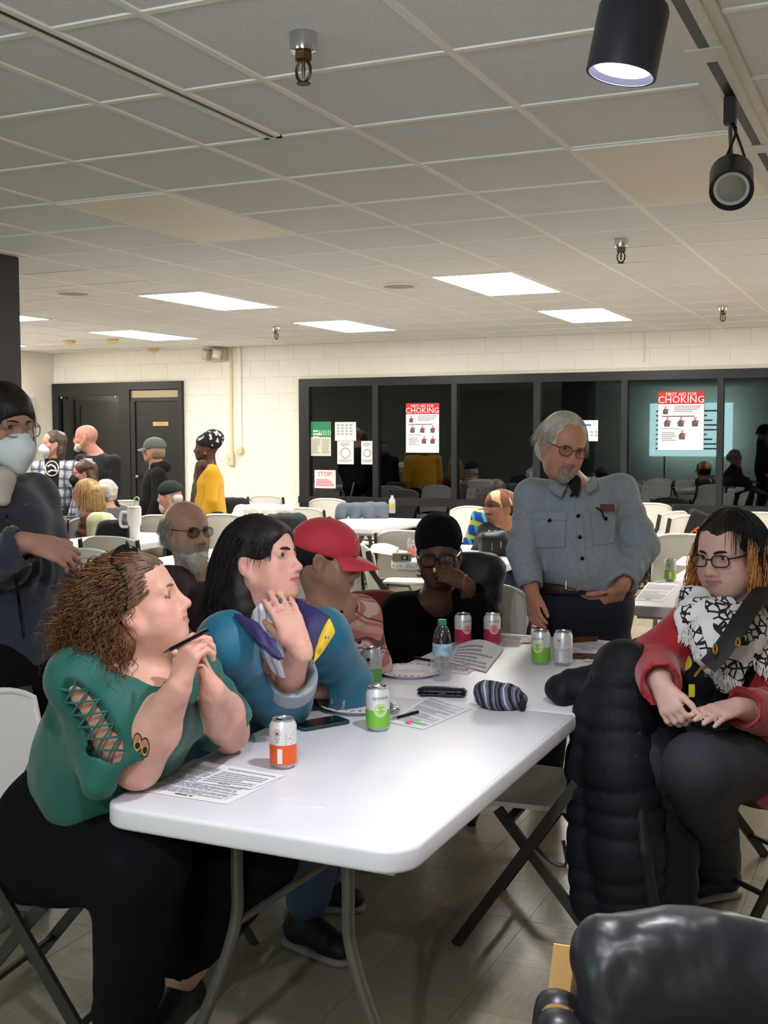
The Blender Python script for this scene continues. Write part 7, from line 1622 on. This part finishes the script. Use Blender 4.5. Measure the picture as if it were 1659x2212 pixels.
# little box with yellow label
p = onz(868, 1212, TZ); t = thing('small_box', 'small grey box with yellow mark at the edge of the table', 'box', p, YAW); b = MB(); b.bb((-.06, -.03, 0), (.06, .03, .05)); b.build('carton', mat('box_grey', '#7d7c74', .6), t, 0); b = MB(); b.bb((-.005, -.0315, .012), (.04, -.0295, .038)); b.build('label', mat('box_black', '#1a1a1a', .6), t, 0); b = MB(); b.bb((.008, -.033, .018), (.026, -.031, .032)); b.build('mark', mat('box_yellow', '#d8c040', .6), t, 0)
def coat(label, px, py, m, w_=.24, drop=.30, D=None, top=.86, res=.011, nz=[(.008, 24, 3), (.004, 60, 4)], fold=.0, name='coat'):
    p = onz(px, py, top) if D is None else at(px, py, D); S = Sdf(); r = RTH
    S.cap(p-r*w_*.7-Z3*.02, p+r*w_*.7-Z3*.02, .055, .055, .04)
    for s_ in (-.8, -.3, .2, .7): S.cap(p+r*w_*s_-Z3*.02-FWH*.03, p+r*w_*s_*1.05-Z3*drop-FWH*.05, .055, .055, .05, fold=fold, fw=.08); S.cap(p+r*w_*s_-Z3*.02+FWH*.04, p+r*w_*s_-Z3*(drop*.8)+FWH*.07, .05, .05, .03)
    t = thing(name, label, 'coat', p-Z3*drop, 0, 'coats hung on chairs'); sculpt('fabric', S, m, t, res, noise=nz); 
    S = Sdf(); S.cap(p-r*w_*.35-FWH*.03, p+r*w_*.35-FWH*.03, .035, .035, .02); sculpt('collar', S, m, t, res); return t
coat('white quilted puffer coat over a far chair', 572, 1098, mat('white_puffer', '#d8d5ce', .5), .30, .26, fold=.012); coat('grey denim jacket over a far chair, with a yellow patch', 786, 1094, mat('grey_jean_jacket', '#5d6672', .8), .26, .10, top=.85)
coat('dark grey coat on the chair above the teal jacket', 618, 1120, mat('charcoal_coat', '#2c2f30', .8), .16, .26, top=.84); coat('black coat on the chair left of the tumbler', 246, 1136, mat('black_coat', '#131316', .8), .09, .22, top=.84); coat('pale green coat on the chair behind the blonde woman', 218, 1120, mat('pale_green_coat', '#c9cba4', .8), .08, .40, top=.84)
coat('black puffer jacket over the shoulder of the person in black knit hat', 1020, 1218, mat('black_puffer_far', '#1b1c22', .55), .10, .24, D=5.0, fold=-.012); coat('black coat on the chair right of the yellow sweater', 505, 1084, mat('black_coat', '#131316', .8), .14, .22, top=.845); coat('red coat on the chair left of the person in black', 806, 1300, mat('dark_red_coat', '#6e1a20', .8), .10, .25, top=.84)
p = onz(1500, 1112, .84); t = thing('tote_bag', 'black bag with orange letters on the chair at right', 'bag', p-Z3*.40); S = Sdf(); S.boxp(p-Z3*.18, (.11, .06, .22), rotz(YAW)@roty(.35), .03, .02); sculpt('sack', S, mat('black_tote', '#121216', .7), t, .011); text_mesh('FB', .13, mat('orange_print', '#d8602a', .7), t, at(*pj(p-Z3*.20)[:2], pj(p)[2]-.12)-woff(t), np.stack([unit(RTH*.6-Z3*.8), unit(RTH*.8+Z3*.6), -FWH], 1))
p = V(-4.80, 10.7, TZ); t = thing('water_bottle', 'small bottle on the far table by the window frame', 'bottle', p); b = MB(); b.lathe([(.03, 0), (.033, .01), (.033, .13), (.015, .16), (.015, .18)], 18); b.build('shell', mat('bottle_pale', '#b8bcc0', .3), t); b = MB(); b.lathe([(.034, .04), (.034, .10)], 18, capb=False, capt=False); b.build('label', mat('bottle_label', '#c9b46a', .5), t)
# tattoo on the forearm of the woman in green: two eye-like hearts
m_tb, m_ty, m_tp = mat('tattoo_black', '#20201f', .6), mat('tattoo_yellow', '#c9a35a', .6), mat('tattoo_pink', '#c07a6a', .6)
for (x, y) in ((296, 1606), (312, 1616)):
    for q, m_, lf in (([(x-10, y-22), (x+11, y-24), (x+11, y+20), (x-9, y+22)], m_tb, .0012), ([(x-8, y-19), (x+9, y-20), (x+9, y+16), (x-7, y+18)], m_ty, .0022), ([(x-7, y-18), (x+8, y-19), (x+7, y-5), (x-6, y-4)], m_tp, .0032), ([(x-4, y-2), (x+6, y-3), (x+6, y+11), (x-4, y+12)], m_tb, .0034)): decal('tattoo', q, m_, gw, GW['body'], lf, .001, True)
